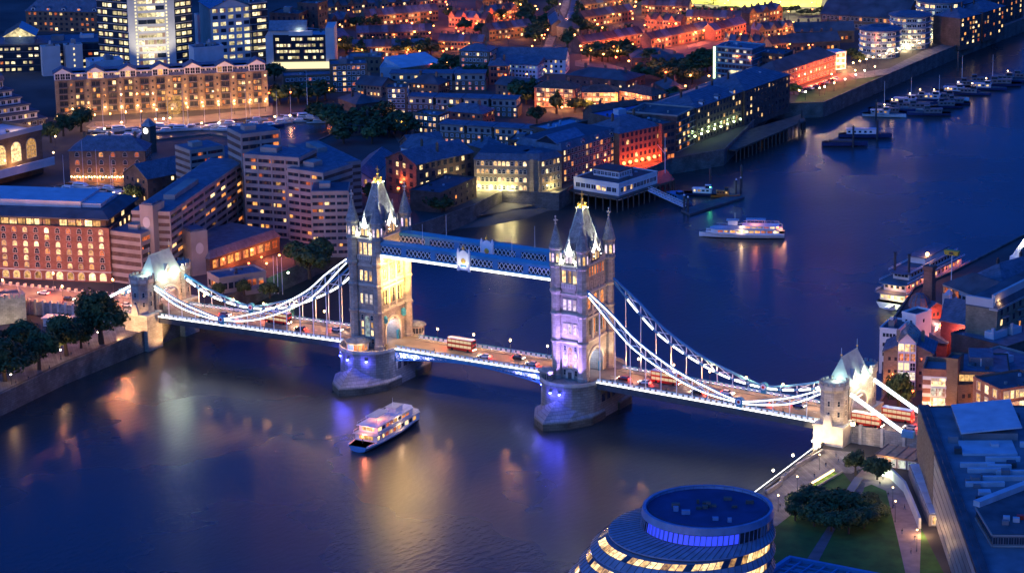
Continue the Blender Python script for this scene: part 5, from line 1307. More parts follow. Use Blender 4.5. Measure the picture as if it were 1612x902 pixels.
building('wharf_block', 'small flat brick block at the river corner beside red lit trees', (693, 306), (750, 281), 8.5, 15, brick_dark, roof_blue, 'flat', floors=3, bays=6, wd=1.2, ht=1.4, mix=FEW)
t, W, D = building('stone_wharf', 'stock brick wharf building with yellow floodlit foot by the beach', (746, 251), (833, 253), 14.5, 20, brick_yellow, roof_blue, 'mansard', rh=2.6, floors=4, bays=12, sbays=0, wd=1.4, ht=2.0, mix=((win_warm, .45), (glassdark, .55)), frame=trim, arch=True)
for k in range(4): plight(t, (W*(.08+.2*k), -2.2, 2), 2600, (1, .82, .34))
b = MB(); b.lathe([(4.6, -2), (4.6, 15)], brick_yellow, 10, W+2.0, 4); b.lathe([(5, 15), (4, 17.5), (.5, 18)], roof_blue, 10, W+2.0, 4); b.build('corner_tower', t)
t, W, D = building('stone_wharf', 'rounded corner wharf end with few lit windows beside the long riverside warehouse', (849, 254), (884, 246), 14.5, 14, brick_yellow, roof_blue, 'mansard', rh=2.6, floors=4, bays=5, wd=1.4, ht=2.0, mix=((win_warm, .45), (glassdark, .55)), frame=trim, arch=True)
plight(t, (W*.5, -2.5, 2), 2000, (1, .82, .34))
t, W, D = building('long_warehouse', 'long brick riverside warehouse with glass attic and rows of dark windows behind the floating pier', (884, 238), (974, 212), 15, 26, brick_brown, roof_blue, 'mansard', rh=3, floors=5, bays=15, wd=1.5, ht=1.9, mix=((glassdark, .72), (win_warm, .14), (win_orange, .14)), frame=trim, dorm=4)
b = MB(); gable(b, 1, W*.5, 3, 15, 17.6, 3.4, glass_roof, glassdark, 'x'); b.build('glass_attic', t)
t, W, D = building('long_warehouse', 'brick warehouse with seven red lit arches at its foot', (975, 211), (1042, 197), 16.5, 22, brick_brown, roof_blue, 'hip', rh=5, floors=5, bays=9, wd=1.6, ht=2.0, mix=((glassdark, .86), (win_warm, .14)), arch=True)
for k in range(7):
    b = MB(); b.ball((W*(k+.5)/7, -1.0, 2.6), .8, lampred, 8, 5); b.build('red_lamp', t); plight(t, (W*(k+.5)/7, -2.4, 2.6), 3600, (1, .09, .02))
building('long_warehouse', 'narrow brick bay block right of the red lit arches', (1042, 198), (1064, 194), 17, 18, brick_dark, roof_dark, 'flat', floors=5, bays=3, wd=1.8, ht=1.8, mix=((win_orange, .35), (glassdark, .65)))
# blocks along the Wapping front
building('wharf_flats', 'dark balconied flats stepping down to the river next to the jetty', (1066, 240), (1094, 226), 17, 26, brick_dark, roof_dark, 'flat', floors=6, bays=4, wd=2.4, ht=1.7, mix=((win_orange, .2), (win_warm, .1), (glassdark, .7)), at='base', band=concrete)
building('wharf_flats', 'dark brick riverside flats with few lit windows above the row of green lamps', (1096, 226), (1168, 198), 17, 24, brick_dark, roof_blue, 'hip', rh=4, floors=5, bays=14, wd=1.4, ht=1.7, mix=((win_warm, .16), (glassdark, .84)), at='base', dorm=3)
building('wharf_flats', 'tall dark brick riverside block with pyramid corner roof by the park', (1172, 197), (1243, 170), 17, 26, brick_dark, roof_blue, 'hip', rh=5, floors=5, bays=12, wd=1.4, ht=1.7, mix=((win_warm, .2), (glassdark, .8)), at='base', plant=1)
for k in range(8):
    lamp('quay_lamp', f'{ordn[k]} greenish lamp from the left along the quay of the dark riverside flats', G(1094+k*10.2, 229-k*3.9, 7), 4, emit('lamp_green', (.75, 1, .45), 12), 700, (.7, 1, .4), 'green quay lamps', .55)
t, W, D = building('glass_block', 'teal glass office block with a bright lit edge strip', (1127, 74), (1184, 79), 17, 16, glass_teal, roof_blue, 'flat', floors=6, bays=9, sbays=0, wd=1.6, ht=1.4, mix=((glassdark, .8), (win_cool, .2)), sides='F', band=tealpaint)
b = MB(); b.box(-1.2, -.3, -.8, .2, 0, 17, emit('strip_green', (.75, 1, .6), 2.2)); b.build('light_strip', t)
b = MB(); b.box(W*.42, W*.78, -.4, -.1, 1, 5.2, win_office); b.build('lit_lobby', t)
t, W, D = building('glass_block', 'dark block with a yellow lit edge strip right of the teal glass office', (1187, 84), (1234, 88), 13, 16, brick_dark, roof_blue, 'flat', floors=4, bays=8, sbays=0, wd=1.5, ht=1.4, mix=DEF, sides='F')
b = MB(); b.box(-.9, -.2, -.6, .2, 0, 12, emit('strip_yellow', (1, .85, .4), 2.2)); b.build('light_strip', t)
t, W, D = building('quay_flats', 'long low flats washed in red light above the riverside park', (1222, 116), (1316, 86), 10, 14, brick_red, roof_dark, 'hip', rh=4.5, floors=3, bays=20, wd=1.3, ht=1.7, mix=((win_orange, .35), (glassdark, .65)), frame=trim)
for k in range(6): plight(t, (W*(.42+.11*k), -6, 2.5), 7500, (1, .12, .04))
t, W, D = building('lit_pavilion', 'white box pavilion glowing orange at the end of the red lit flats', (1315, 85), (1332, 83), 9, 9, render_white, roof_pale, 'flat', floors=3, bays=3, wd=2.0, ht=1.8, mix=((win_warm, .8), (win_orange, .2)))
plight(t, (W*.5, -4, 3), 6000, (1, .5, .2)); plight(t, (W+4, 4, 3), 4000, (1, .5, .2))
def drum(name, label, px, py, r, h, floors, m, base_lit, tilt=0):
    p = G(px, py, 7); t = thing(name, label, 'office building', p, 0, 'curved glass riverside buildings')
    b = MB(); b.lathe([(r, -1), (r, h)], glass_teal, 28); b.build('glazed_wall', t)
    fh = h/floors
    for f in range(1, floors+1):
        b = MB(); b.lathe([(r+.15, fh*f-.35), (r+.9, fh*f-.2), (r+.9, fh*f), (r+.15, fh*f+.1)], roof_pale, 28); b.build('floor_band', t)
        for k in range(9):
            a = R(215)+R(120)*k/8
            put(window_mesh(r*.2, fh*.5, pick(m), whitepaint, False, (1, 0)), 'window', t, ((r+.05)*math.cos(a), (r+.05)*math.sin(a), fh*(f-1)+fh*.22), a+PI/2)
    b = MB(); b.lathe([(r+1.2, h), (r+1.2, h+.4), (r*.6, h+1.6), (.3, h+1.7)], roof_blue, 28); b.build('roof', t)
    if base_lit: plight(t, (r*.3, -r-3, 2.5), 5000, (1, .75, .4)); plight(t, (-r*.6, -r-2, 2.5), 5000, (1, .75, .4))
    return t
GM = ((win_warm, .4), (win_cool, .12), (glassdark, .48))
drum('curved_glass_building', 'lowest curved glass riverside building with lit middle floors, nearest the park', 1385, 88, 11, 15, 5, GM, False)
drum('curved_glass_building', 'second curved glass building with a green lit top floor', 1432, 74, 11, 18, 6, GM, True)
drum('curved_glass_building', 'largest curved glass building with bright yellow ground floor', 1478, 58, 13, 21, 6, GM, True)
building('brick_factory', 'large brick building with steep dark roof and arched gable at the top right', (1292, 22), (1425, 30), 8, 40, brick_brown, roof_dark, 'gable', rh=9, floors=2, bays=20, wd=1.6, ht=1.8, mix=((win_orange, .25), (glassdark, .75)), frame=trim)
building('roof_terrace_row', 'row of dark roofs with pale party walls above the red lit flats', (1252, 50), (1345, 48), 7, 14, brick_dark, roof_dark, 'gable', rh=4, floors=1, bays=14, mix=((win_orange, .4), (glassdark, .6)), chim=6)
building('roof_terrace_row', 'second row of dark roofs nearer the red lit flats', (1245, 68), (1322, 64), 6, 13, brick_dark, roof_dark, 'gable', rh=4, floors=1, bays=12, mix=((win_orange, .4), (glassdark, .6)), chim=5)
for k, (P, Q, h) in enumerate((((1512, 30), (1545, 22), 16), ((1548, 20), (1582, 10), 15), ((1560, -2), (1612, -20), 18), ((1515, 8), (1545, 0), 18))):
    building('riverside_flats', f'{ordn[k]} dark riverside flats with scattered lit windows at the top right corner', P, Q, h, 18, brick_dark, roof_blue, 'hip', rh=4, floors=6, bays=7, wd=1.5, ht=1.5, mix=((win_warm, .25), (win_orange, .15), (glassdark, .6)), group='riverside flats at the top right')
# promenade of the far bank, park lawn
street('promenade', [(1335, 117), (1400, 108), (1450, 82), (1530, 54), (1612, 25), (1612, 31), (1500, 75), (1393, 121), (1345, 124)], m=paving)
street('park_lawn', [(1250, 163), (1262, 140), (1330, 128), (1395, 118), (1300, 161)], m=grassm)
street('lit_street', [(1236, 146), (1318, 121), (1326, 126), (1256, 150)], m=roadwarm)
for i, (x, y) in enumerate(((1258, 156), (1268, 158), (1290, 152), (1298, 150), (1313, 144), (1330, 138), (1309, 130), (1347, 131), (1346, 124), (1361, 124), (1377, 118))):
    lamp('park_lamp', f'{ordn[i]} globe lamp from the left in the small riverside park', G(x, y, 7), 4, lampwhite if i % 2 else lampwarm, 2200, (1, .66, .3), 'globe lamps in the riverside park', .45)
for i in range(11):
    lamp('promenade_lamp', f'{ordn[i]} lamp out from the white pavilion along the far promenade', G(1343+i*10.4, 112-i*2.9-(.06*i*i*.4), 7), 4, lampwarm, 2600, (1, .62, .32), 'lamps on the far promenade', .5)
for i in range(10):
    lamp('promenade_lamp', f'{ordn[i]} lamp of the far string of lights towards the top right corner', G(1530+i*7.4, 53-i*2.7, 7), 4, lampwarm, 1500, (1, .62, .32), 'lamps at the end of the far promenade', .5)
for k in range(8):
    car([0, 1, 2, 3, 4][k % 5], G(1262+k*7.6, 146.5-k*3.0, 7.06), R(140), f'{CN[k % 5]} parked car, {ordn[k]} from the left in the red lit street by the park', 'cars parked by the red lit flats', False)
# jetties
def jetty(l, label, z=6.2, name='timber_jetty', th=.7):
    pts = xy(l, z); t = thing(name, label, 'jetty', (pts[0][0], pts[0][1], 0)); o = pts[0]
    b = MB(); b.prism([(x-o[0], y-o[1]) for x, y in pts], z-th, z, mat('jetty_timber', (.10, .085, .07), .9, .3, .3)); b.build('deck', t)
    pil = MB(); pil.tube((0, 0, -1), (0, 0, z-th), .32, MAT['jetty_timber'], n=6); pm = pil.mesh('pile')
    for i in range(len(pts)):
        p, q = Vector((*pts[i], 0)), Vector((*pts[(i+1) % len(pts)], 0)); n = max(1, int((q-p).length/4))
        for k in range(n):
            x = p.lerp(q, (k+.2)/n); put(pm, 'pile', t, (x.x-o[0], x.y-o[1], 0))
    return t
jetty([(1128, 234), (1158, 236), (1268, 190), (1262, 180), (1180, 204)], 'long dark timber jetty on piles below the riverside flats')
t = jetty([(890, 298), (970, 313), (1062, 283), (1050, 268), (915, 276)], 'piled platform carrying the white floating pier building', 6.4, 'pier_platform')
# white two storey pier house
t, W, D = building('pier_house', 'white low pier house with flat dark roof and ribbon windows above the water', (903, 280), (974, 291), 5.2, 30, render_white, mat('red_roof', (.13, .075, .07), .8, .2, .2), 'flat', floors=1, bays=8, sbays=11, wd=2.2, ht=2.0, mix=((glassdark, .9), (win_warm, .1)), frame=whitepaint, z0=6.4, cross=(1, 0), parapet=.5)
b = MB(); b.box(W*.18, W*.75, D*.3, D*.62, 5.2, 8.4, render_white); up = b.build('upper_storey', t)
for k in range(7): put(window_mesh(1.7, 1.5, glassdark, whitepaint, False), 'window', up, (W*.18+W*.57*(k+.5)/7, D*.3-.02, 6.1))
for k in range(5): put(window_mesh(1.5, 1.5, glassdark, whitepaint, False), 'window', up, (W*.75+.02, D*.3+D*.32*(k+.5)/5, 6.1), PI/2)
b = MB(); b.box(W*.16, W*.77, D*.28, D*.64, 8.4, 8.8, MAT['red_roof']); b.build('roof', up)
p = G(1047, 273, 6.4); b = MB(); b.tube((0, 0, 0), (0, 0, 17), .2, whitepaint, .08); b.tube((0, 0, 9), (-4, 0, 13), .1, whitepaint, .06); tag(b.build('signal_mast', None, p), 'white signal mast with yard at the end of the pier house', 'mast')
# gangway and pontoon
t = thing('gangway', 'white lattice gangway sloping from the pier house down to the pontoon', 'gangway', G(1022, 300, 6.4))
e = G(1078, 326, 1.2)-Vector(t.location); b = MB()
for s in (-1.1, 1.1):
    n_ = Vector((-e.y, e.x, 0)).normalized()*s
    b.bar(n_, e+n_, .15, .15, whitepaint); b.bar(n_+Vector((0, 0, 1.6)), e+n_+Vector((0, 0, 1.6)), .15, .15, whitepaint)
    for i in range(12):
        b.bar(e*(i/12)+n_, e*((i+1)/12)+n_+Vector((0, 0, 1.6)), .1, .1, whitepaint); b.bar(e*(i/12)+n_+Vector((0, 0, 1.6)), e*((i+1)/12)+n_, .1, .1, whitepaint)
b.bar((0, 0, 0), e, 2.2, .15, roof_pale); b.build('lattice_truss', t)
pts = xy([(1072, 330), (1086, 337), (1172, 310), (1158, 304)], .9); o = pts[0]; t = thing('pontoon', 'dark floating pontoon with green lights in mid river', 'pontoon', (*o, 0))
b = MB(); b.prism([(x-o[0], y-o[1]) for x, y in pts], -.5, .9, roof_dark); b.build('deck', t)
for i, (x, y) in enumerate(((1077, 331), (1083, 334), (1159, 306), (1166, 303))):
    p = G(x, y, .9); b = MB(); b.tube((0, 0, -.5), (0, 0, 7.5), .45, darkmetal); b.lathe([(.5, 7.5), (.1, 8.2)], whitepaint, 8); b.build('pile', t, (p.x-o[0], p.y-o[1], 0))
for i, (x, y) in enumerate(((1118, 313), (1166, 300))): lamp('pontoon_lamp', f'{ordn[i]} small green navigation lamp on the pontoon', G(x, y, .9), 5, emit('lamp_nav', (.1, 1, .3), 14), 200, (.1, 1, .3), 'green lamps on the pontoon', .35)
# ---- boats on the river
def launch(px, py, L, rz, label, hullm, cab, decks=1, cat='boat', name='launch', group=None, lit=True, z=0):
    p = G(px, py, 0); t = thing(name, label, cat, p, rz, group)
    b = MB(); hull_into(b, L, L*.24, max(1.2, L*.07), hullm, deckm); b.build('hull', t); h = max(1.2, L*.07)
    b = MB(); b.box(-L*.3, L*.12, -L*.085, L*.085, h*.9, h+1.9, cab); b.build('cabin', t)
    for k in range(4):
        for s in (-1, 1): put(window_mesh(L*.06, .8, win_warm if lit and chance(.5) else glassdark, None), 'window', t, (-L*.25+k*L*.095, s*L*.0855, h+.8), 0 if s < 0 else PI)
    b = MB(); b.box(-L*.32, L*.14, -L*.095, L*.095, h+1.9, h+2.05, cab); b.box(-L*.02, L*.1, -L*.05, L*.05, h+2.05, h+3.4, glassdark); b.box(-L*.03, L*.11, -L*.055, L*.055, h+3.4, h+3.55, cab); b.build('wheelhouse', t)
    b = MB(); b.tube((-L*.05, 0, h+2), (-L*.05, 0, h+6), .07, darkmetal, .04); b.build('mast', t)
    return t
launch(1112, 308, 20, R(20), 'navy launch with white wheelhouse moored at the pontoon', hulln, hullw)
launch(1142, 311, 13, R(22), 'small orange hulled workboat moored at the pontoon', mat('orange_hull', (.5, .14, .03), .5, .1, 1), mat('orange_cabin', (.4, .12, .03), .5, .1, 1))
launch(1068, 318, 22, R(-30), 'low dark boat with blue cover beside the gangway', hulln, bluepaint, lit=False)
def barge(px, py, L, rz, label, group, cab=True):
    p = G(px, py, 0); t = thing('river_barge', label, 'barge', p, rz, group)
    b = MB(); hull_into(b, L, L*.2, 2.2, hulln, roof_dark, .1); b.build('hull', t)
    b = MB(); b.box(-L*.35, L*.2, -L*.075, L*.075, 2.1, 3.0 if not cab else 4.4, roof_dark if not cab else hullw); b.build('hold_cover', t)
    if cab:
        for k in range(5): put(window_mesh(1.2, 1.0, glassdark, None), 'window', t, (-L*.3+k*L*.1, -L*.0755, 2.8))
        b = MB(); b.box(-L*.37, L*.22, -L*.085, L*.085, 4.4, 4.65, roof_pale); b.build('roof', t)
    return t
barge(1362, 217, 26, R(25), 'barge with white cabin and pale roof between two mooring piles', 'barges', True)
barge(1330, 230, 22, R(28), 'low black barge without cabin next to the white cabin barge', 'barges', False)
pm = MB(); pm.tube((0, 0, -1), (0, 0, 10), .55, darkmetal); pm.lathe([(.6, 10), (.1, 10.8)], darkmetal, 8); PMM = pm.mesh('mooring_pile')
for i, (x, y) in enumerate(((1343, 232), (1379, 190), (1381, 222), (1508, 112), (1262, 205), (1258, 222), (1167, 296), (1118, 300))):
    tag(put(PMM, 'mooring_pile', None, G(x, y, 0)), f'{ordn[i]} dark mooring pile standing in the right hand reach of the river', 'mooring pile', 'mooring piles')
fl = [(1392, 184, 22), (1404, 176, 24), (1420, 172, 20), (1432, 166, 26), (1448, 160, 22), (1398, 180, 18), (1462, 182, 22), (1484, 170, 20), (1470, 160, 26), (1492, 158, 22), (1508, 148, 24), (1520, 138, 22), (1536, 132, 20), (1552, 142, 22), (1568, 136, 26), (1586, 130, 24), (1604, 126, 22), (1440, 174, 24), (1530, 150, 20), (1500, 165, 18)]
for i, (x, y, L) in enumerate(sorted(fl)):
    hm = hulln if i % 5 else hullw
    q = launch(x, y, L, R(18+(i*7) % 14)+(PI if i % 2 else 0), f'{ordn[i]} moored {"dark" if i % 5 else "white"} river boat from the left in the far boat cluster', hm, roof_grey if i % 4 else roof_pale, lit=i % 4 == 0, name='moored_boat', group='boats moored in the far cluster')
    if i % 4 == 1:
        b = MB(); b.tube((2, 0, 2), (2, 0, 17), .14, whitepaint, .07, 5); b.build('tall_mast', q)
    if i % 2 == 0:
        b = MB(); b.ball((0, 0, 6.2), .34, lampwarm, 6, 4); b.build('mast_lamp', q); plight(q, (0, 0, 7), 160, WARM)
# ---- central blocks
building('corner_flats', 'brick flats with a diagonal lit stair window, right of the marina', (520, 104), (578, 102), 14.5, 14, brick_brown, roof_blue, 'flat', floors=5, bays=7, sbays=1, wd=1.5, ht=1.5, mix=((win_warm, .22), (win_orange, .06), (glassdark, .72)), frame=whitepaint, plant=2)
building('corner_flats', 'long low brick flats behind trees at the marina end', (446, 122), (522, 119), 9.5, 12, brick_brown, roof_blue, 'flat', floors=3, bays=10, wd=1.5, ht=1.4, mix=((win_orange, .15), (win_warm, .1), (glassdark, .75)), frame=whitepaint)
building('market_hall', 'large light blue flat roofed hall right of the marina flats', (598, 108), (630, 108), 6, 16, roof_pale, roof_pale, 'flat', floors=0)
building('shed_hall', 'pale metal shed roofs stepping up beside the light blue hall', (632, 108), (695, 100), 6, 18, brick_yellow, roof_pale, 'mono', rh=3.4, floors=1, bays=8, mix=FEW)
building('corner_flats', 'flat block with a lit stair between hall and trees', (545, 92), (600, 92), 8, 14, brick_brown, roof_grey, 'flat', floors=2, bays=6, mix=FEW, plant=1)
building('brick_office', 'brick block with hipped blue roof and white top storey in the middle distance', (723, 80), (770, 82), 13, 14, brick_brown, roof_blue, 'hip', rh=3, floors=4, bays=7, sbays=4, wd=1.2, ht=1.4, mix=FEW, frame=whitepaint)
building('brick_office', 'brick block with blue roof standing before the white lit front', (769, 104), (800, 104), 10, 12, brick_red, roof_blue, 'hip', rh=3, floors=3, bays=5, mix=((win_orange, .3), (glassdark, .7)))
building('long_hall', 'long slate roofed hall with white gable end by the lit road', (775, 92), (890, 94), 8, 14, render_white, roof_blue, 'gable', rh=5, floors=3, bays=14, sbays=3, wd=1.2, ht=1.3, mix=((win_warm, .25), (glassdark, .75)))
building('long_hall', 'white rendered low front with dark windows below the slate roofed hall', (792, 101), (846, 104), 7, 10, render_white, roof_blue, 'mono', rh=3, floors=3, bays=9, sbays=3, wd=1.1, ht=1.1, mix=((glassdark, .9), (win_cool, .1)))
OR2 = ((win_warm, .45), (win_orange, .3), (glassdark, .25))
for k, (P, Q, lab) in enumerate((((841, 138), (905, 141), 'orange lit balcony flats nearest the long hall, left block of the courtyard'), ((916, 146), (972, 146), 'orange lit balcony flats, middle block of the courtyard'), ((975, 143), (1026, 152), 'orange lit flats with brown roof, right block of the courtyard'))):
    t, W, D = building('courtyard_flats', lab, P, Q, 10, 12, brick_red, roof_tile, 'hip', rh=3, floors=4, bays=8, sbays=3, wd=1.7, ht=1.5, mix=OR2, frame=trim, balc=3, group='orange lit courtyard flats')
    for j in range(3): plight(t, (W*(j+.5)/3, -5, 3 if k == 0 else 7), 3600, (1, .33, .08))
building('courtyard_flats', 'dark roofed flats with small lit windows in front of the courtyard', (938, 182), (1010, 172), 7, 12, brick_dark, roof_tile, 'gable', rh=4, floors=2, bays=11, wd=1.3, ht=1.2, mix=((win_warm, .3), (glassdark, .7)), frame=whitepaint)
def whiterow(P, Q, n, label, h=9):
    o, rz, W = frame_of(P, Q, h)
    t = thing('white_terrace', label, 'terrace', o, rz, 'white topped terraces with blue roofs'); st = W/n
    b = MB(); b.box(0, W, 0, 10, -1, 5.4, brick_brown); b.build('wall', t)
    for k in range(n):
        b = MB(); b.box(k*st+.8, (k+1)*st-.8, .2, 9.6, 5.4, 9, concrete); m = b.build('white_storey', t)
        b = MB(); b.box(k*st+.2, (k+1)*st-.2, -.5, 10.2, 9, 9.5, roof_blue); b.build('roof', m)
        for j in range(4): put(window_mesh(1.5, 1.7, pick(((win_warm, .25), (glassdark, .75))), None), 'window', m, (k*st+.8+(st-1.6)*(j+.5)/4, .18, 6.3))
        for f in (0, 1):
            for j in range(5): put(window_mesh(1.1, 1.3, pick(DEF), whitepaint), 'window', t, (k*st+st*(j+.5)/5, -.01, .8+f*2.6))
whiterow((612, 117), (765, 117), 3, 'farthest white topped terrace of three modules with blue roofs')
whiterow((640, 153), (815, 158), 4, 'middle white topped terrace of four modules with blue roofs')
whiterow((690, 196), (862, 206), 4, 'nearest white topped terrace of four modules with blue roofs')
building('brick_point_block', 'brown brick point block with lit windows in front of the white terraces', (607, 140), (640, 140), 13, 11, brick_brown, roof_blue, 'flat', floors=5, bays=4, wd=1.5, ht=1.5, mix=((win_warm, .4), (glassdark, .6)), frame=whitepaint)
building('brick_point_block', 'low brown brick block with lit corner left of the nearest white terrace', (650, 180), (690, 184), 9, 11, brick_brown, roof_blue, 'flat', floors=3, bays=5, wd=1.4, ht=1.5, mix=((win_warm, .45), (glassdark, .55)), frame=whitepaint)
building('slate_hall', 'dark slate roofed long house before the white gable front', (648, 232), (700, 226), 8, 14, brick_dark, roof_blue, 'gable', rh=4.5, floors=2, bays=7, mix=((win_warm, .3), (glassdark, .7)))
building('slate_hall', 'brown roofed low wharf house right of the white gable front', (765, 236), (800, 230), 8, 14, brick_brown, roof_blue, 'hip', rh=4, floors=2, bays=6, mix=((win_warm, .35), (glassdark, .65)))
building('low_block', 'low blue roofed block left of the glass attic warehouse', (800, 222), (850, 224), 7, 16, brick_brown, roof_blue, 'flat', floors=2, bays=7, mix=((win_warm, .4), (glassdark, .6)), plant=2)
building('low_block', 'low block with bright glass atrium behind the long warehouse', (862, 206), (925, 192), 10, 12, brick_dark, glass_roof, 'flat', floors=2, bays=9, mix=((win_cool, .4), (glassdark, .6)))
building('blue_roof_hall', 'hall with bright blue tarpaulin roof behind the red lit arches', (970, 190), (1048, 176), 16, 20, brick_dark, mat('blue_tarp', (.05, .11, .30), .6, .3, .2), 'flat', floors=0, plant=1)
building('low_block', 'dark low block with pale edge behind the balconied flats', (1005, 172), (1072, 168), 9, 16, brick_dark, roof_dark, 'flat', floors=2, bays=8, mix=FEW)
for k, (P, Q) in enumerate((((890, 118), (985, 128)), ((995, 92), (1065, 90)), ((1050, 142), (1080, 140)), ((1085, 160), (1150, 150)), ((560, 165), (600, 160)), ((540, 200), (600, 196)))):
    building('dark_roof_shed', f'{ordn[k]} dark roofed low shed between the trees in the middle distance', P, Q, 5, 20, brick_dark, roof_dark, 'hip', rh=3.5, floors=1, bays=8, wd=1.2, ht=1.2, mix=FEW, group='dark sheds among the trees')
# ---- houses: terraces and pairs, each house a thing of its own
HW = [brick_red, brick_brown, brick_yellow, brick_dark]; HN = ['red brick', 'brown brick', 'yellow brick', 'dark brick']
def house_parts(wi, ri, wd, d, h, rh, gab):
    b = MB(); b.box(0, wd, 0, d, -1.5, h, HW[wi]); wl = b.mesh('wall')
    b = MB(); gable(b, 0, wd, 0, d, h, rh, [roof_tile, roof_blue, roof_dark][ri], HW[wi], 'y' if gab else 'x', .25)
    c = MB(); c.box(.3, 1.3, d/2+.4, d/2+1.1, h+rh*.4, h+rh+1.3, HW[wi])
    return wl, b.mesh('roof'), c.mesh('chimney')
HP = {}
def houses(P, Q, n, desc, mix, h=6.5, d=8.5, light=None, wi=None, gab=False, rz_extra=0):
    o, rz, W = frame_of(P, Q, h)
    wd = W/n; ux = Vector((math.cos(rz), math.sin(rz), 0))
    for k in range(n):
        a = rnd.randrange(4) if wi is None else wi; r = rnd.randrange(3); g = gab and k % 2 == 0
        key = (a, r, round(wd, 1), h, g)
        if key not in HP: HP[key] = house_parts(a, r, round(wd, 1)-.06, d, h, 3.2, g)
        t = thing('terrace_house', f'{HN[a]} house, {ordn[k]} from the left in the {desc}', 'house', o+ux*wd*k, rz, 'terrace houses of the far streets')
        for nm, me in zip(('wall', 'roof', 'chimney'), HP[key]): put(me, nm, t)
        for f in (0, 1):
            for j in (0, 1): put(window_mesh(1.3, 1.4, pick(mix), None), 'window', t, (wd*(.27+.46*j), -.01, 1.0+2.9*f))
        if light and k % light[0] == 0: plight(t, (wd*.5, -5, 4.5), light[1], light[2])
RLIT = ((win_orange, .35), (win_warm, .12), (glassdark, .53))
A = (4, 2600, AMBER); Rr = (2, 5000, (1, .17, .06))
for P, Q, n, desc, mix, lt, gb in (
    ((502, 36), (560, 26), 6, 'terrace right of the narrow dark block', DEF, None, True), ((575, 26), (690, 16), 12, 'long blue roofed upper terrace', DEF, A, False),
    ((562, 52), (680, 48), 12, 'long terrace below the upper blue roofs', DEF, None, False), ((555, 74), (668, 72), 11, 'terrace just above the tree belt', DEF, A, False),
    ((600, 4), (700, -2), 9, 'topmost terrace left of the red lamps', DEF, None, True), ((505, 12), (590, 4), 8, 'topmost terrace by the chimney block', DEF, None, True),
    ((706, 26), (765, 30), 6, 'red lit terrace around the lamp cluster', RLIT, Rr, True), ((768, 20), (815, 14), 5, 'terrace left of the canal, upper', RLIT, Rr, True),
    ((770, 48), (838, 40), 7, 'terrace left of the canal, lower', DEF, A, False), ((690, 64), (760, 66), 7, 'terrace above the hipped brick block', DEF, A, False),
    ((915, 68), (1012, 52), 10, 'red lit terrace right of the canal', RLIT, Rr, False), ((1015, 30), (1072, 34), 6, 'gabled terrace below the bright pitch', RLIT, Rr, True),
    ((920, 28), (998, 16), 8, 'upper terrace right of the canal', DEF, A, False), ((1025, 62), (1120, 44), 9, 'red lit terrace along the bright street', RLIT, Rr, False),
    ((1080, 26), (1165, 28), 8, 'terrace below the pitch trees', RLIT, A, False), ((1125, 48), (1175, 36), 5, 'terrace stepping up to the top trees', RLIT, Rr, False),
    ((1180, 22), (1232, 14), 5, 'gabled row by the top trees', RLIT, A, True), ((1140, 66), (1205, 66), 7, 'gabled terrace behind the teal glass block', RLIT, A, True),
    ((1195, 48), (1250, 42), 6, 'gabled terrace beside the factory roof', DEF, A, True), ((920, 8), (1000, -4), 8, 'topmost terrace right of the canal', DEF, A, False),
    ((1010, 8), (1085, 10), 7, 'topmost terrace left of the bright pitch', DEF, A, False), ((760, 2), (830, -6), 7, 'topmost terrace left of the canal', DEF, A, True),
    ((860, 20), (868, 40), 3, 'short canal side row', DEF, None, False), ((1215, 70), (1245, 66), 4, 'short row beside dark roofs', RLIT, A, False)):
    houses(P, Q, n, desc, mix, light=lt, gab=gb)
# canal with its lit towpath
b = MB(); b.face([(x, y, 7.05) for x, y in xy([(868, 80), (884, 80), (913, 4), (914, -20), (903, -20), (897, 14)])], water); struct(b.build('canal_water'))
street('towpath', [(852, 80), (866, 80), (895, 12), (900, -20), (891, -20), (884, 12)], m=paving)
for i in range(6): lamp('towpath_lamp', f'{ordn[i]} lamp up the canal towpath', G(856+i*6.4, 74-i*13.6, 7), 4.5, lampamber, 3000, (1, .4, .16), 'towpath lamps', .35)
# lit streets
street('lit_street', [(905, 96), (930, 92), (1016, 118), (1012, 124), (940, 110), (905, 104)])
street('lit_street', [(1082, 72), (1124, 60), (1126, 66), (1084, 78)])
street('lit_street', [(686, 98), (716, 92), (720, 100), (690, 106)])
street('lit_street', [(618, 210), (632, 186), (640, 190), (628, 226)])
street('lit_street', [(420, 150), (432, 146), (428, 186), (418, 188)])
red_l = [(695, 5), (715, 1), (717, 13), (702, 19), (641, 50), (649, 53), (642, 59), (653, 67), (678, 36), (597, 82), (520, 84), (535, 80), (530, 90), (698, 98), (712, 93), (458, 164), (518, 160), (424, 165), (624, 206), (630, 198), (632, 216), (808, 22), (814, 29), (820, 23), (905, 72), (947, 66), (941, 55), (995, 61), (1001, 19), (1000, 26), (1021, 33), (1068, 38), (1064, 54), (1100, 46), (1127, 42), (1152, 31), (1176, 76), (914, 90), (930, 98), (950, 103), (970, 108), (990, 114), (1010, 120), (972, 98), (1087, 137), (1079, 154), (885, 188), (1054, 146), (1048, 132), (1044, 124), (1189, 56), (1219, 12), (1228, 19), (1308, 25), (1378, 22), (1095, 68), (1108, 65), (1120, 61), (1285, 78), (1248, 60), (880, 150), (1112, 150), (1116, 138), (700, 318), (708, 316), (716, 322), (694, 326), (703, 328), (690, 318), (628, 318), (632, 308)]
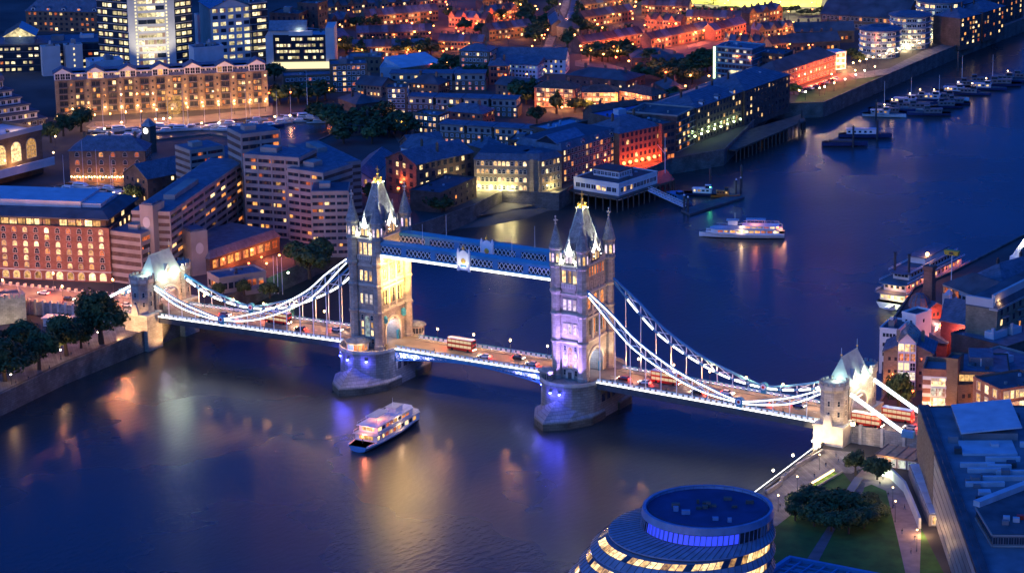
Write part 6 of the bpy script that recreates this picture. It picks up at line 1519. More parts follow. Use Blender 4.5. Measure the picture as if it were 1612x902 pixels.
def zone(x, y):
    if (x, y) in ((700, 318), (708, 316), (716, 322), (694, 326), (703, 328), (690, 318)): return 'among trees at the river corner behind the tower'
    if y > 180 and x < 800: return 'beside the dark trees behind the golden tower' if y < 240 else 'just behind the golden tower top'
    if x < 540 and y > 78: return 'near the marina flats and glass office'
    if x < 760 and y > 60: return 'by the pale hall and tree belt'
    if x < 760: return 'in the topmost streets left of the canal'
    if x < 860: return 'directly left of the canal'
    if y > 85: return 'along the red lit road and courtyard flats' if x < 1060 else 'around the trees before the teal glass block'
    return 'in the red lit terraces right of the canal' if x < 1160 else 'in the streets above the riverside park'
dim = set()
for k in range(150):
    x = rnd.choice((rnd.uniform(505, 860), rnd.uniform(915, 1290))); y = rnd.uniform(4, 150 if x < 900 else 100)
    dim.add((x, y)); red_l.append((x, y))
zn = {}
for x, y in sorted(red_l): zn.setdefault(zone(x, y), []).append((x, y))
for zname, l in zn.items():
    for k, (x, y) in enumerate(l):
        hot = 'river corner' in zname; i = int(x*7+y) % 3
        c = [(1, .22, .06), (1, .16, .05), (1, .34, .1)][i] if not hot else (1, .1, .02)
        lamp('street_lamp', f'{"red" if i == 1 or hot else "amber"} street lamp, {ordn[k]} from the left {zname}', G(x, y+1, 7), 6, lampred if i == 1 or hot else lampamber, (0 if (x, y) in dim else 5500) if not hot else 3000, c, 'street lamps of the far streets', .55 if (x, y) not in dim else .42)
# floodlit pitch
street('sports_pitch', [(1088, 6), (1180, 12), (1292, 11), (1300, -30), (1085, -30)], m=mat('pitch_turf', (.34, .36, .07), .9, .08, .05))
for i, (x, y) in enumerate(((1110, 4), (1150, 7), (1200, 9), (1245, 9), (1285, 8), (1130, -12), (1200, -12), (1270, -12))):
    lamp('pitch_floodlight', f'{ordn[i]} tall floodlight mast beside the bright sports pitch', G(x, y, 7), 14, lampwhite, 60000, (1, .86, .38), 'floodlights of the pitch', .4, 1.0)
# far trees
TG = {'lining the bright sports pitch': [(x, 21+rnd.uniform(-2, 4), rnd.uniform(3.5, 5), 6) for x in range(1085, 1300, 8)],
 'of the belt above the pale halls': [(x, 86+rnd.uniform(-4, 5), 11, 12) for x in range(545, 680, 11)]+[(x, 112+rnd.uniform(-5, 5), 10, 12) for x in range(696, 730, 10)],
 'of the wood before the teal glass block': [(x, rnd.uniform(100, 135), 10, 12) for x in range(1010, 1125, 8)]+[(1085, 120, 11, 12), (1060, 160, 9, 11), (1030, 168, 9, 12)],
 'standing above the red lit road': [(x, rnd.uniform(88, 98), 10, 11) for x in range(930, 1000, 9)],
 'on the left side of the canal': [(843-i*3+rnd.uniform(-4, 4), 70-i*7, 10, 11) for i in range(0, 10)]+[(850+i*5, 66-i*13, 8, 8) for i in range(5)],
 'on the right side of the canal': [(895+i*4+rnd.uniform(-3, 3), 76-i*9, 10, 10) for i in range(9)],
 'between the white terraces': [(x, 128+rnd.uniform(-4, 6), 11, 13) for x in (690, 720, 742, 760, 775)]+[(x, 160+rnd.uniform(-4, 6), 12, 13) for x in (815, 828, 840)]+[(x, 178+rnd.uniform(-3, 3), 9, 10) for x in (712, 730, 780)],
 'at the end of the marina': [(432, 128, 11, 13)]+[(x, 160+rnd.uniform(-4, 6), 12, 13) for x in (440, 455, 470, 485, 500, 512)],
 'of the dark grove behind the golden tower': [(x, 205+rnd.uniform(-14, 22), 12, 13) for x in range(505, 645, 9)]+[(585, 318, 10, 10), (596, 322, 10, 9)],
 'by the orange lit courtyard': [(876, 180, 13, 8), (905, 178, 9, 9), (925, 176, 9, 9), (940, 172, 9, 10), (845, 195, 10, 11)],
 'by the riverside park': [(1200, 80, 9, 9), (1340, 95, 8, 8), (1352, 100, 7, 8), (1320, 60, 9, 9), (1250, 150, 7, 7)],
 'at the red lit river corner': [(700, 334, 8, 9), (718, 316, 8, 9), (688, 335, 8, 8), (676, 330, 9, 9)],
 'in the topmost streets': [(530+i*29+rnd.uniform(-6, 6), rnd.uniform(2, 60), 9, 10) for i in range(12)]+[(925+i*22, rnd.uniform(4, 60), 8, 9) for i in range(11)]}
for d, l in TG.items():
    for i, (x, y, h, w_) in enumerate(sorted(l)): tree(x, y, h, w_, f'dark leafy tree, {ordn[i]} from the left {d}', 'trees of the far streets', 1)
# a few more low roofs closing the gaps
for k, (P, Q, h, rf_) in enumerate((((505, 62), (548, 56), 6, roof_blue), ((700, 118), (722, 120), 6, roof_blue), ((780, 132), (838, 140), 6, roof_dark), ((640, 130), (690, 134), 6, roof_dark), ((560, 132), (600, 136), 6, roof_dark), ((700, 175), (760, 180), 6, roof_blue), ((1030, 100), (1078, 98), 6, roof_dark), ((900, 46), (912, 44), 6, roof_dark), ((470, 55), (505, 60), 8, roof_blue), ((1205, 96), (1248, 94), 7, roof_blue), ((1060, 178), (1096, 176), 9, roof_dark))):
    building('side_street_block', f'{ordn[k]} low brick block filling the side streets, counted from ' + 'the glass office eastwards', P, Q, h, 13, [brick_brown, brick_yellow, brick_red][k % 3], rf_, 'hip' if k % 2 else 'gable', rh=3.4, floors=2, bays=7, wd=1.2, ht=1.3, mix=((win_warm, .2), (win_orange, .15), (glassdark, .65)), group='low side street blocks')
# ================================================================ BOATS UNDER WAY
def cruiser(loc, rz, L, B_, label, decks, hm, tall):
    t = thing('river_cruiser', label, 'passenger boat', loc, rz)
    b = MB(); hull_into(b, L, B_, 1.9, hm, deckm, .2); b.build('hull', t)
    b = MB()
    for s in (-1, 1): b.polybar([(-L*.5, s*B_*.37, 2.0), (-L*.3, s*B_*.485, 2.0), (0, s*B_*.51, 2.05), (L*.25, s*B_*.42, 2.4), (L*.42, s*B_*.22, 2.7)], .25, .7, whitepaint)
    b.build('rubbing_rail', t)
    z = 2.0
    for d, (x0, x1, wf, hh) in enumerate(decks):
        b = MB(); w2 = B_*wf/2
        b.prism([(L*x0, -w2), (L*x1*.86, -w2), (L*x1, -w2*.45), (L*x1, w2*.45), (L*x1*.86, w2), (L*x0, w2)], z, z+hh, hullw); dk = b.build('deckhouse', t)
        n = int(L*(x1*.84-x0)/2.6)
        for k in range(n):
            for s in (-1, 1):
                me = window_mesh(2.0, hh*.5, pick(((win_warm, .5), (win_orange, .35), (glassdark, .15))), None); put(me, 'window', dk, (L*x0+2.6*(k+.5), s*(w2+.01), z+hh*.3), 0 if s < 0 else PI)
        put(window_mesh(w2*1.3, hh*.55, win_warm, whitepaint, False, (2, 0)), 'window', dk, (L*x0-.01, 0, z+hh*.25), -PI/2)
        b = MB(); ov = .35; b.prism([(L*x0-1.4, -w2-ov), (L*x1*.86, -w2-ov), (L*x1+.5, -w2*.45), (L*x1+.5, w2*.45), (L*x1*.86, w2+ov), (L*x0-1.4, w2+ov)], z+hh, z+hh+.16, whitepaint if d % 2 else roof_pale)
        for s in (-1, 1):
            b.bar((L*x0-1.2, s*w2, z+hh+1.1), (L*x1*.84, s*w2, z+hh+1.1), .08, .08, whitepaint)
            for k in range(9): b.bar((L*x0-1.2+(L*(x1*.84-x0))*k/8, s*w2, z+hh+.16), (L*x0-1.2+(L*(x1*.84-x0))*k/8, s*w2, z+hh+1.1), .06, .06, whitepaint)
        b.build('upper_deck', dk)
        plight(t, (L*x0-2.2, 0, z+hh*.8), 420, (1, .4, .16)); 
        for s in (-1, 1): plight(t, (0, s*(w2+1.2), z+hh*.8), 260, (1, .6, .3))
        z += hh+.16
    b = MB(); w2 = B_*.2
    b.box(L*.05, L*.16, -w2, w2, z, z+1.8, hullw); b.box(L*.161, L*.165, -w2*.9, w2*.9, z+.8, z+1.5, glassdark); b.box(L*.03, L*.18, -w2*1.1, w2*1.1, z+1.8, z+1.95, roof_pale); b.build('wheelhouse', t)
    b = MB(); b.box(-L*.28, -L*.05, -B_*.22, B_*.22, z+2.2, z+2.4, roof_pale)
    for x in (-L*.27, -L*.06):
        for s in (-1, 1): b.bar((x, s*B_*.21, z), (x, s*B_*.21, z+2.2), .1, .1, whitepaint)
    b.build('awning', t)
    plight(t, (-L*.16, 0, z+1.6), 500, (1, .25, .12)); plight(t, (-L*.4, 0, 5), 900, (1, .18, .1))
    b = MB(); b.ball((-L*.42, 0, 4.3), .45, lampred, 8, 5); b.box(-L*.425, -L*.415, -.06, .06, 2, 4.2, darkmetal); b.build('stern_lamp', t)
    b = MB(); b.tube((L*.08, 0, z+1.9), (L*.08, 0, z+5), .08, whitepaint, .04); b.build('mast', t)
    return t
blueh = mat('blue_hull', (.06, .2, .42), .35, .1, .5, spec=.5)
cruiser((-2.5, -55.5, .1), R(93), 40, 9.6, 'blue and white passenger boat with lit decks on the open water before the bridge', ((-.36, .40, .86, 2.5), (-.32, .30, .74, 2.3)), blueh, 0)
cruiser((-17, 239.5, .1), R(204), 36, 8.0, 'slim white river ferry with orange lit rear cabin crossing behind the violet tower', ((-.44, .36, .82, 1.8), (-.40, -.02, .6, 1.3)), hullw, 0)

# ================================================================ SOUTH BANK
# approach road
ribbon('approach_road', (AB+9.4, 0), (330, 4), 8.7, 11.9, roadwarm, 3)
for s in (-1, 1):
    b = MB(); b.bar((AB+10, s*9.0, 9.9), (330, 4+s*9.0, 9.9), .5, 6.0, stone)
    for k in range(24): b.box(AB+14+k*7.5-.5, AB+14+k*7.5+.5, s*9.0+k*.16-.5, s*9.0+k*.16+.5, 7, 13.4, trim)
    tag(b.build('retaining_wall'), 'stone parapet wall on the ' + ('near' if s < 0 else 'far') + ' side of the right approach road', 'wall')
for k in range(6):
    lamp('approach_lamp', f'{ordn[k]} lamp post out from the right gatehouse on the approach road', (AB+17+k*14, 7.5 if k % 2 else -7.5, 11.9), 5, lampwarm, 4800, (1, .5, .2), 'lamp posts on the right approach road', .45)
p = G(1342, 682, 11.9); lamp('approach_lamp', 'very bright low lantern at the foot of the right gatehouse', (p.x, p.y, 11.9), 2.6, emit('lamp_flare', (1, .75, .4), 30), 5000, (1, .55, .22), 'lamp posts on the right approach road', .75)
bus((AB+21, 4.5, 11.9), PI, 'red double-decker bus behind the dark tree on the right approach'); bus((AB+14.5, -4.8, 11.9), 0, 'red double-decker bus emerging from the right gatehouse')
for k, (x, y, d, c) in enumerate(((AB+28, -2, -1, 0), (AB+40, 2, 1, 4), (AB+52, -2, -1, 2), (AB+66, 2, 1, 1), (AB+75, -2.2, -1, 3))):
    car(c, (x, y+.02*(x-AB), 11.9), rz_at(d), f'{CN[c]} car with lights on, {ordn[k]} out from the right gatehouse', 'cars on the right approach road')
# riverside blocks
t, W, D = building('white_riverside_block', 'white rendered riverside block with small dark windows beside the water', (1385, 518), (1415, 521), 14, 14, render_white, roof_dark, 'flat', floors=4, bays=4, wd=1.0, ht=1.3, mix=((glassdark, 1),), plant=1)
t, W, D = building('white_riverside_block', 'taller white stair block with one lit lamp behind the gabled glass front', (1420, 493), (1442, 498), 17, 9, render_white, roof_dark, 'flat', floors=4, bays=2, sbays=1, wd=.9, ht=1.2, mix=((glassdark, .9), (lit_panel, .1)))
t, W, D = building('gabled_glass_building', 'tan brick building with a tall white framed glass gable bay next to the gatehouse', (1391, 552), (1469, 556), 13.5, 14, brick_yellow, roof_blue, 'gable', rh=4, axis='y', floors=3, bays=7, sbays=6, wd=.9, ht=1.2, mix=((glassdark, .95), (win_orange, .05)))
b = MB(); x0, x1 = W*.30, W*.66; xm = (x0+x1)/2
b.yprism([(x0, 0), (x1, 0), (x1, 17.2), (xm, 20.4), (x0, 17.2)], -1.2, 12, render_white); bay = b.build('glass_bay', t)
for f in range(5):
    for k in range(3):
        m = [glassdark, win_cool, lit_panel, win_orange, win_warm][f] if f != 2 or k < 2 else glassdark
        put(window_mesh((x1-x0)/3-.35, 2.6, m, whitepaint, False, (1, 1)), 'window', bay, (x0+(x1-x0)*(k+.5)/3, -1.22, .8+f*3.3))
b = MB(); gable(b, x0, x1, -1.4, 12.2, 17.3, 3.4, glass_roof, None, 'y', .4); b.build('roof', bay)
b = MB(); b.ball((W*.17, -.5, 3.5), .5, lampamber); b.build('wall_lamp', t); plight(t, (W*.17, -1.6, 3.5), 900, AMBER)
t, W, D = building('striped_block', 'red brick block with white stripes and tall lit windows beside the approach road', (1453, 587), (1490, 589), 15, 14, brick_red, roof_grey, 'flat', floors=0, parapet=1.6)
for f in range(5):
    b = MB(); b.box(-.06, W+.06, -.08, D*.5, 1.2+f*2.9, 2.4+f*2.9, render_white); b.build('white_stripe', t)
for f in range(4):
    for k in range(2): put(window_mesh(2.4, 2.7, win_warm if f != 2 else win_cool, render_white, False, (1, 1)), 'window', t, (W*(.52+.28*k), -.12, .6+f*3.4))
plight(t, (W*.4, -4, 3), 5200, (1, .42, .15))
building('brick_shaft', 'square brown brick shaft tower between striped block and dark flat roofs', (1490, 566), (1508, 568), 20, 7, brick_brown, roof_dark, 'flat', floors=0)
t, W, D = building('flat_roof_block', 'broad block with dark blue flat roofs and one bright lit corner window', (1507, 586), (1590, 588), 15.5, 22, brick_brown, roof_blue, 'flat', floors=3, bays=10, sbays=0, wd=1.6, ht=1.6, mix=((glassdark, .92), (win_warm, .08)), parapet=.4)
b = MB(); b.box(4, W*.7, 8, 19, 15.4, 18.4, roof_blue); b.box(8, W*.45, 7.4, 8, 15.5, 18.0, render_white); b.build('roof_storey', t)
put(window_mesh(5.0, 2.2, win_warm, darkmetal, False, (2, 0)), 'window', t, (3.2, -.02, 12.6))
t, W, D = building('brown_low_block', 'brown brick low block with an orange wall lamp near the tilted blue canopy', (1508, 609), (1572, 605), 11, 14, brick_brown, roof_blue, 'flat', floors=2, bays=6, wd=1.0, ht=1.4, mix=((glassdark, 1),))
b = MB(); b.ball((W*.72, -.8, 4.0), .8, lampamber); b.build('wall_lamp', t); plight(t, (W*.72, -2.4, 4), 4200, (1, .33, .08))
t, W, D = building('lit_brick_block', 'red brick block with two rows of brightly lit tall windows at the right edge', (1576, 616), (1650, 604), 16, 16, brick_red, roof_dark, 'flat', floors=4, bays=8, wd=2.0, ht=2.6, mix=((win_warm, .8), (win_orange, .2)), frame=trim, sides='FL', sbays=3)
plight(t, (W*.3, -5, 3), 3000, WARM)
building('flat_roof_block', 'pale terrace block with railings and small lamps at the right edge', (1560, 600), (1660, 570), 12, 24, concrete, roof_blue, 'flat', floors=2, bays=9, wd=1.6, ht=1.6, mix=((glassdark, .8), (win_warm, .2)), plant=2)
building('flat_roof_block', 'low blue roofed block with plant boxes under the warehouse wall', (1585, 548), (1670, 520), 12, 24, brick_dark, roof_blue, 'flat', floors=2, bays=8, wd=1.6, ht=1.6, mix=FEW, plant=3)
# old brewery: gables, chimney, dome
rb = mat('painted_red_brick', (.30, .075, .06), .9, .2, .25, brick=(.9, .3, .02))
building('brewery_gable', 'narrow dark red brick gable wall beside the domed stair tower', (1464, 484), (1483, 480), 15, 8, rb, roof_blue, 'gable', rh=1.6, axis='y', floors=3, bays=2, wd=.9, ht=1.3, mix=((glassdark, 1),))
building('brewery_gable', 'low red brick gable with saw tooth glass roof in front of the large one', (1491, 541), (1524, 513), 6, 10, rb, glass_roof, 'mono', rh=5, floors=0)
building('brewery_gable', 'largest red brick gable wall, windowless, next to the balconied warehouse', (1527, 512), (1570, 495), 14, 12, rb, roof_blue, 'gable', rh=6, axis='y', floors=0)
building('brewery_hall', 'dark blue roofed brewery hall between the red gables', (1484, 496), (1533, 499), 13, 16, brick_dark, roof_blue, 'gable', rh=4, floors=3, bays=7, wd=1.2, ht=1.4, mix=((glassdark, .9), (lit_panel, .1)), plant=1)
t, W, D = building('roof_lantern_hall', 'pale walled hall with white cupola and lit rooms under a dark roof', (1484, 447), (1567, 477), 15, 16, concrete_pale, roof_dark, 'hip', rh=5, floors=3, bays=11, wd=1.9, ht=1.9, mix=((win_orange, .2), (win_warm, .12), (glassdark, .68)))
b = MB(); b.lathe([(1.5, 8), (1.5, 12.5)], render_white, 8, W*.3, -2.2); b.lathe([(2.0, 12.5), (.2, 14.5)], roof_pale, 8, W*.18, -1.2); b.build('cupola', t)
for k in range(3): put(window_mesh(2.8, 2.4, win_orange, darkmetal, False, (1, 0)), 'window', t, (1.8+k*3.2, -.04, 11.8))
p = G(1461, 530, 7); t = thing('brick_chimney', 'tall square brown chimney with a spike rising behind the dome', 'chimney', p)
b = MB(); b.loft([[(x*2.1, y*2.1, 0) for x, y in ((-1, -1), (1, -1), (1, 1), (-1, 1))], [(x*1.6, y*1.6, 25) for x, y in ((-1, -1), (1, -1), (1, 1), (-1, 1))], [(x*1.9, y*1.9, 25.3) for x, y in ((-1, -1), (1, -1), (1, 1), (-1, 1))], [(x*1.9, y*1.9, 26.6) for x, y in ((-1, -1), (1, -1), (1, 1), (-1, 1))]], brick_red); b.build('shaft', t)
b = MB(); b.tube((0, 0, 26.6), (0, 0, 31), .1, whitepaint, .04); b.build('spike', t)
p = G(1446, 543, 7); t = thing('domed_tower', 'round red brick tower with ribbed dome among the riverside blocks', 'tower', p)
b = MB(); b.lathe([(3.7, 0), (3.7, 14.6)], rb, 16); b.build('wall', t)
b = MB(); b.lathe([(4.0, 14.6), (4.0, 15.1), (3.7, 16.6), (2.9, 18.0), (1.6, 19.0), (.3, 19.4)], roof_blue, 16)
for k in range(12):
    a = 2*PI*k/12; P_ = [(4.05, 15.1), (3.75, 16.6), (2.95, 18.05), (1.65, 19.05)]
    for i in range(3): b.bar((P_[i][0]*math.cos(a), P_[i][0]*math.sin(a), P_[i][1]), (P_[i+1][0]*math.cos(a), P_[i+1][0]*math.sin(a), P_[i+1][1]), .3, .2, brick_red)
b.build('dome', t)
# balconied warehouse at the right edge
t, W, D = building('balconied_warehouse', 'tall stock brick warehouse with balconies and pale attic wall at the right edge', (1570, 488), (1660, 442), 22, 12, brick_yellow, roof_dark, 'mansard', rh=3, floors=6, bays=9, sbays=0, wd=1.6, ht=2.0, mix=((glassdark, .8), (win_warm, .1), (win_orange, .1)), sides='F', balc=4)
b = MB(); b.box(.4, W, 1.2, 2.4, 22, 27, concrete_pale); b.box(-.3, W, -.3, 3, 21.6, 22.3, concrete_pale); b.box(-.1, 1.2, 1.5, D, 22, 25.5, concrete_pale); b.build('attic_wall', t)
plight(t, (W*.25, -4, 2.5), 5200, (1, .22, .06)); plight(t, (W*.5, -4, 2.5), 4200, (1, .22, .06)); plight(t, (3, .2, 23.9), 350, WARM)
building('rear_warehouse', 'dark roofed warehouse range behind the pale attic wall', (1578, 446), (1650, 424), 15, 14, brick_dark, roof_blue, 'hip', rh=5, floors=4, bays=10, wd=1.4, ht=1.6, mix=FEW, plant=3)
for i, (x, y, zz) in enumerate(((1478, 552, 9), (1512, 572, 9), (1548, 575, 9), (1560, 572, 8))):
    lamp('yard_lamp', f'{ordn[i]} red lamp from the left in the yard below the red brick gables', G(x, y, 7), zz, lampred, 5200, (1, .3, .2), 'red lamps in the brewery yard', .5, 1.2)
# crane and weather sign
p = G(1601, 470, 7); t = thing('tower_crane', 'white quay crane head with a lamp at the right edge of the river', 'crane', p)
b = MB(); b.bar((0, 0, 0), (0, 0, 19), 1.2, 1.2, whitepaint); b.build('mast', t)
b = MB(); b.bar((-2, 0, 16), (2.5, 1, 23.5), 1.3, 1.6, whitepaint); b.box(-3, 1, -1.2, 1.2, 13.5, 16.5, whitepaint); b.build('jib', t)
b = MB(); b.ball((2.3, -1.2, 21.5), .6, lampwhite); b.build('lamp_head', t); plight(t, (2.3, -2.6, 21.5), 500, (1, .9, .5))
p = G(1497, 462, 7); t = thing('pole_sign', 'yellow box shaped sign on a slender pole above the moored white ship', 'sign', p)
b = MB(); b.tube((0, 0, 0), (0, 0, 15.2), .22, whitepaint, .16); b.build('pole', t)
b = MB(); yl = mat('yellow_sign', (.50, .34, .05), .5, .1, .4); b.loft([[(-2.6, -.8, 15.2), (2.6, -.8, 15.2), (2.6, .8, 15.2), (-2.6, .8, 15.2)], [(-3.0, -1.0, 17), (3.0, -1.0, 17), (3.0, 1.0, 17), (-3.0, 1.0, 17)]], yl); b.box(-.8, .8, -1.05, -.8, 15.6, 16.5, darkmetal); b.build('sign_box', t)
# moored white show boat
t = thing('show_boat', 'big white multi deck show boat with red lit galleries moored by the red brick gables', 'ship', (84.5, 197, 0), R(87))
L = 66
b = MB(); hull_into(b, L, 14.5, 2.6, hullw, deckm, .15); hl = b.build('hull', t)
z = 2.4
for d, (x0, x1, wf, hh, col) in enumerate(((-.47, .40, 13.4, 3.4, 1), (-.44, .34, 12.2, 3.2, 1), (-.36, .28, 9.6, 2.9, 0))):
    w2 = wf/2; b = MB(); b.box(L*x0+1.5, L*x1, -w2+1.4, w2-1.4, z, z+hh, render_white); dk = b.build('deckhouse', t)
    for k in range(14):
        put(window_mesh(1.7, 1.3, pick(((win_orange, .4), (win_warm, .25), (glassdark, .35))) if d < 2 else glassdark, None), 'window', dk, (L*x0+3+k*(L*(x1-x0)-5)/14+1.2, -w2+1.38, z+1.0))
    for k in range(4): put(window_mesh(1.3, 1.2, win_warm if d == 0 else glassdark, None), 'window', dk, (L*x0+1.48, -w2+2.6+k*(2*w2-5.2)/3, z+1.1), -PI/2)
    b = MB(); b.prism([(L*x0-2.2, -w2*.5), (L*x0-.6, -w2), (L*x1+1, -w2), (L*x1+1, w2), (L*x0-.6, w2), (L*x0-2.2, w2*.5)], z+hh, z+hh+.25, roof_grey if d < 2 else roof_blue); 
    for s in (-1, 1): b.bar((L*x0, s*w2*.98, z+hh+1.2), (L*x1, s*w2*.98, z+hh+1.2), .12, .12, whitepaint); b.bar((L*x0, s*w2*.98, z+hh+.7), (L*x1, s*w2*.98, z+hh+.7), .12, .3, whitepaint)
    b.build('gallery_deck', dk)
    if d < 2:
        for k in range(5): plight(t, (L*x0+4+k*11, -w2+.4, z+hh-.6), 420, (1, .2, .08))
        plight(t, (L*x0-.2, 0, z+hh-.5), 900, (1, .5, .22))
    z += hh+.25
b = MB(); b.box(-L*.12, L*.2, -3.2, 3.2, z, z+2.6, render_white); b.box(-L*.14, L*.22, -3.9, 3.9, z+2.6, z+2.9, roof_blue); b.build('texas_deck', t)
for k, x in enumerate((-L*.33, -L*.33)):
    b = MB(); b.tube((x, (-3, 3)[k], z), (x, (-3, 3)[k], z+6.5), .5, darkmetal); b.lathe([(.5, 6.5+z), (.8, 7.4+z)], darkmetal, 8, x, (-3, 3)[k]); b.build('funnel', t)
b = MB(); b.ball((-L*.1, -3.4, z+3.8), .7, emit('lamp_orange_flare', (1, .4, .12), 30)); b.build('mast_lamp', t); plight(t, (-L*.1, -4.2, z+4.5), 2600, (1, .4, .12))
b = MB(); b.box(-L*.5-6, -L*.5+2, -3, -1, 2.2, 2.5, whitepaint); b.build('gangplank', t); plight(t, (-L*.5-2, -3, 4.5), 1600, (.9, 1, .5))
tree(1415, 652, 16, 9, 'tall dark ivy green tree between the far anchor tie and the glass gable', None, 0)
for i, (x, y, c) in enumerate(((1398, 640, REDL), (1436, 640, REDL), (1405, 612, AMBER), (1560, 668, AMBER), (1598, 652, WARM), (1600, 690, AMBER), (1590, 560, WARM), (1597, 575, WARM))):
    lamp('street_lamp', f'{ordn[i]} street lamp among the blocks behind the right approach road', G(x, y, 7), 5, lampred if c == REDL else lampamber, 3200, c, 'street lamps behind the right approach', .5)

# ---- long louvred building at the right edge
o, rz, W = frame_of((1446, 642), (1552, 946), 20)
t = thing('louvred_building', 'long building with pale louvre bands and cluttered blue roof, bottom right', 'building', o, rz)
D = 46; mesh_brown = mat('brown_mesh_cladding', (.13, .10, .075), .8, .5, 1.2, bump=.6)
b = MB(); b.box(0, W, .1, D, -2, 20, roof_dark); b.build('wall', t)
b = MB(); b.box(-.3, 44, -.2, .09, 0, 20.6, mesh_brown); b.box(-.5, .29, .1, D, 0, 20.6, mesh_brown); b.build('mesh_screen', t)
for k in range(6):
    b = MB(); b.box(40+k*.8, W, -.10, .09, 1.0+k*3.2, 3.95+k*3.2, mat('louvre_metal', (.48, .48, .45), .5, .15, .5)); b.box(40+k*.8, W, -.12, .09, 3.95+k*3.2, 4.05+k*3.2, roof_grey)
    for q in range(30): b.box(41+k*.8+q*(W-42)/30, 41.2+k*.8+q*(W-42)/30, -.115, -.10, 1.0+k*3.2, 3.95+k*3.2, roof_pale); b.build('louvre_band', t)
b = MB(); b.box(-.5, W, -.12, 3.2, 20.6, 21.0, roof_dark); b.box(0, W, 3.2, D-2, 19.9, 20.25, roof_grey); b.box(0, W, D-2, D, 20, 21.6, roof_blue); rf = b.build('roof', t)
b = MB(); b.loft([[(8, 9, 23.2), (34, 9, 22.6), (34, 27, 24.4), (8, 27, 25)], [(8, 9, 23.6), (34, 9, 23.0), (34, 27, 24.8), (8, 27, 25.4)]], roof_pale); b.loft([[(8.5, 9.5, 20), (33, 9.5, 20), (33, 26, 20), (8.5, 26, 20)], [(8.5, 9.5, 22.5), (33, 9.5, 22.5), (33, 26, 22.5), (8.5, 26, 22.5)]], roof_grey); b.build('tilted_canopy', rf)
b = MB(); b.box(34.5, 47, 8, 24, 20.2, 20.9, roof_pale); b.build('roof_deck', rf)
for k, (x, y, l) in enumerate(((52, 16, 8), (57, 8, 8), (59, 14, 5), (62, 9.5, 8), (64, 18, 9), (69, 14, 10), (74, 8, 9))):
    b = MB(); b.obox(x, y+3, .6, l/2+1, 20.25, 21.6, 0, roof_pale); b.build('skylight_bar', rf)
for k in range(46):
    b = MB(); x = rnd.uniform(4, W-20); y = rnd.uniform(5, D-6); b.box(x, x+rnd.uniform(1, 3), y, y+rnd.uniform(1, 4), 20.2, 20.9+rnd.uniform(.2, 1.4), rnd.choice((roof_grey, roof_pale, roof_dark, darkmetal))); b.build('plant_box', rf)
b = MB()
for y in (1.0, 2.6): 
    b.bar((0, y, 21.9), (W, y, 21.9), .1, .1, darkmetal)
    for k in range(40): b.bar((W*k/40, y, 21.0), (W*k/40, y, 21.9), .08, .08, darkmetal)
b.build('railing', rf)
plight(t, (24, -6, 2.5), 5200, (1, .5, .2)); plight(t, (60, -5, 2.5), 2600, (1, .55, .25)); plight(t, (84, -4, 7), 900, (1, .6, .25))
# darker block in the corner
pts = [G(*q, 31) for q in ((1563, 840), (1680, 841), (1680, 742), (1612, 768), (1537, 797))]; o = pts[0]
t = thing('terraced_office', 'dark roofed office with banded glass front and pale rear rim in the lower right corner', 'office building', (o.x, o.y, 7)); pl = [(p.x-o.x, p.y-o.y) for p in pts]
b = MB(); b.prism(pl, -2, 24, glassdark, topm=roof_dark); b.build('wall', t)
for f in range(8):
    b = MB(); z = 23.6-f*3.0
    b.bar((*pl[4], z), (*pl[0], z), .7, .5, concrete); b.bar((*pl[0], z), (*pl[1], z), .7, .5, concrete); b.build('floor_band', t)
    for k in range(10):
        q = Vector((*pl[0], 0)).lerp(Vector((*pl[1], 0)), (k+.5)/14); d_ = Vector((*pl[1], 0))-Vector((*pl[0], 0)); put(window_mesh(1.2, 1.9, pick(((glassdark, .9), (win_cool, .1))), roof_grey, False, (1, 0)), 'window', t, (q.x, q.y, z-2.5), math.atan2(d_.y, d_.x))
b = MB(); b.bar((*pl[4], 24.8), (*pl[3], 24.8), 2.2, 1.6, roof_pale); b.bar((*pl[3], 24.8), (*pl[2], 24.8), 2.2, 1.6, roof_pale); b.build('rim_tube', t)
b = MB(); b.bar((*pl[4], 11), (*pl[0], 11), .3, 21, mesh_brown); b.build('mesh_screen', t)
for k, (x, y, c_) in enumerate(((.3, .5, roof_pale), (.42, .45, roof_pale), (.5, .55, red), (.25, .35, roof_grey), (.62, .4, roof_grey))):
    q = Vector((*pl[0], 0)).lerp(Vector((*pl[1], 0)), x)+(Vector((*pl[4], 0))-Vector((*pl[0], 0)))*y; b = MB(); b.obox(q.x, q.y, .9, .7, 24, 25.2, .4, c_); b.build('plant_box', t)
# ---- park between city hall and the bridge
lawnm = mat('park_grass', (.032, .10, .018), .95, .35, .2)
street('park_grass', [(1212, 812), (1300, 745), (1325, 742), (1345, 765), (1372, 762), (1400, 775), (1412, 840), (1450, 830), (1490, 910), (1440, 935), (1150, 960), (1190, 860)], 7.05, lawnm)
street('riverside_walk', [(1190, 815), (1206, 772), (1293, 706), (1348, 712), (1360, 735), (1340, 745), (1300, 742), (1216, 832), (1205, 850)], 7.10, paving)
street('garden_path', [(1358, 738), (1398, 742), (1432, 775), (1450, 835), (1448, 905), (1426, 905), (1411, 838), (1395, 772), (1372, 762), (1352, 770), (1342, 755)], 7.11, mat('pink_paving', (.26, .19, .17), .9, .2, .3))
street('garden_path', [(1216, 820), (1262, 792), (1264, 795), (1222, 828)], 7.09, paving)
street('garden_path', [(1270, 880), (1306, 824), (1316, 830), (1288, 884)], 7.09, mat('grey_path', (.10, .105, .12), .9, .2, .3))
street('garden_steps', [(1326, 780), (1346, 752), (1362, 760), (1356, 786)], 7.16, mat('dark_paving', (.11, .10, .11), .9, .2, .3))
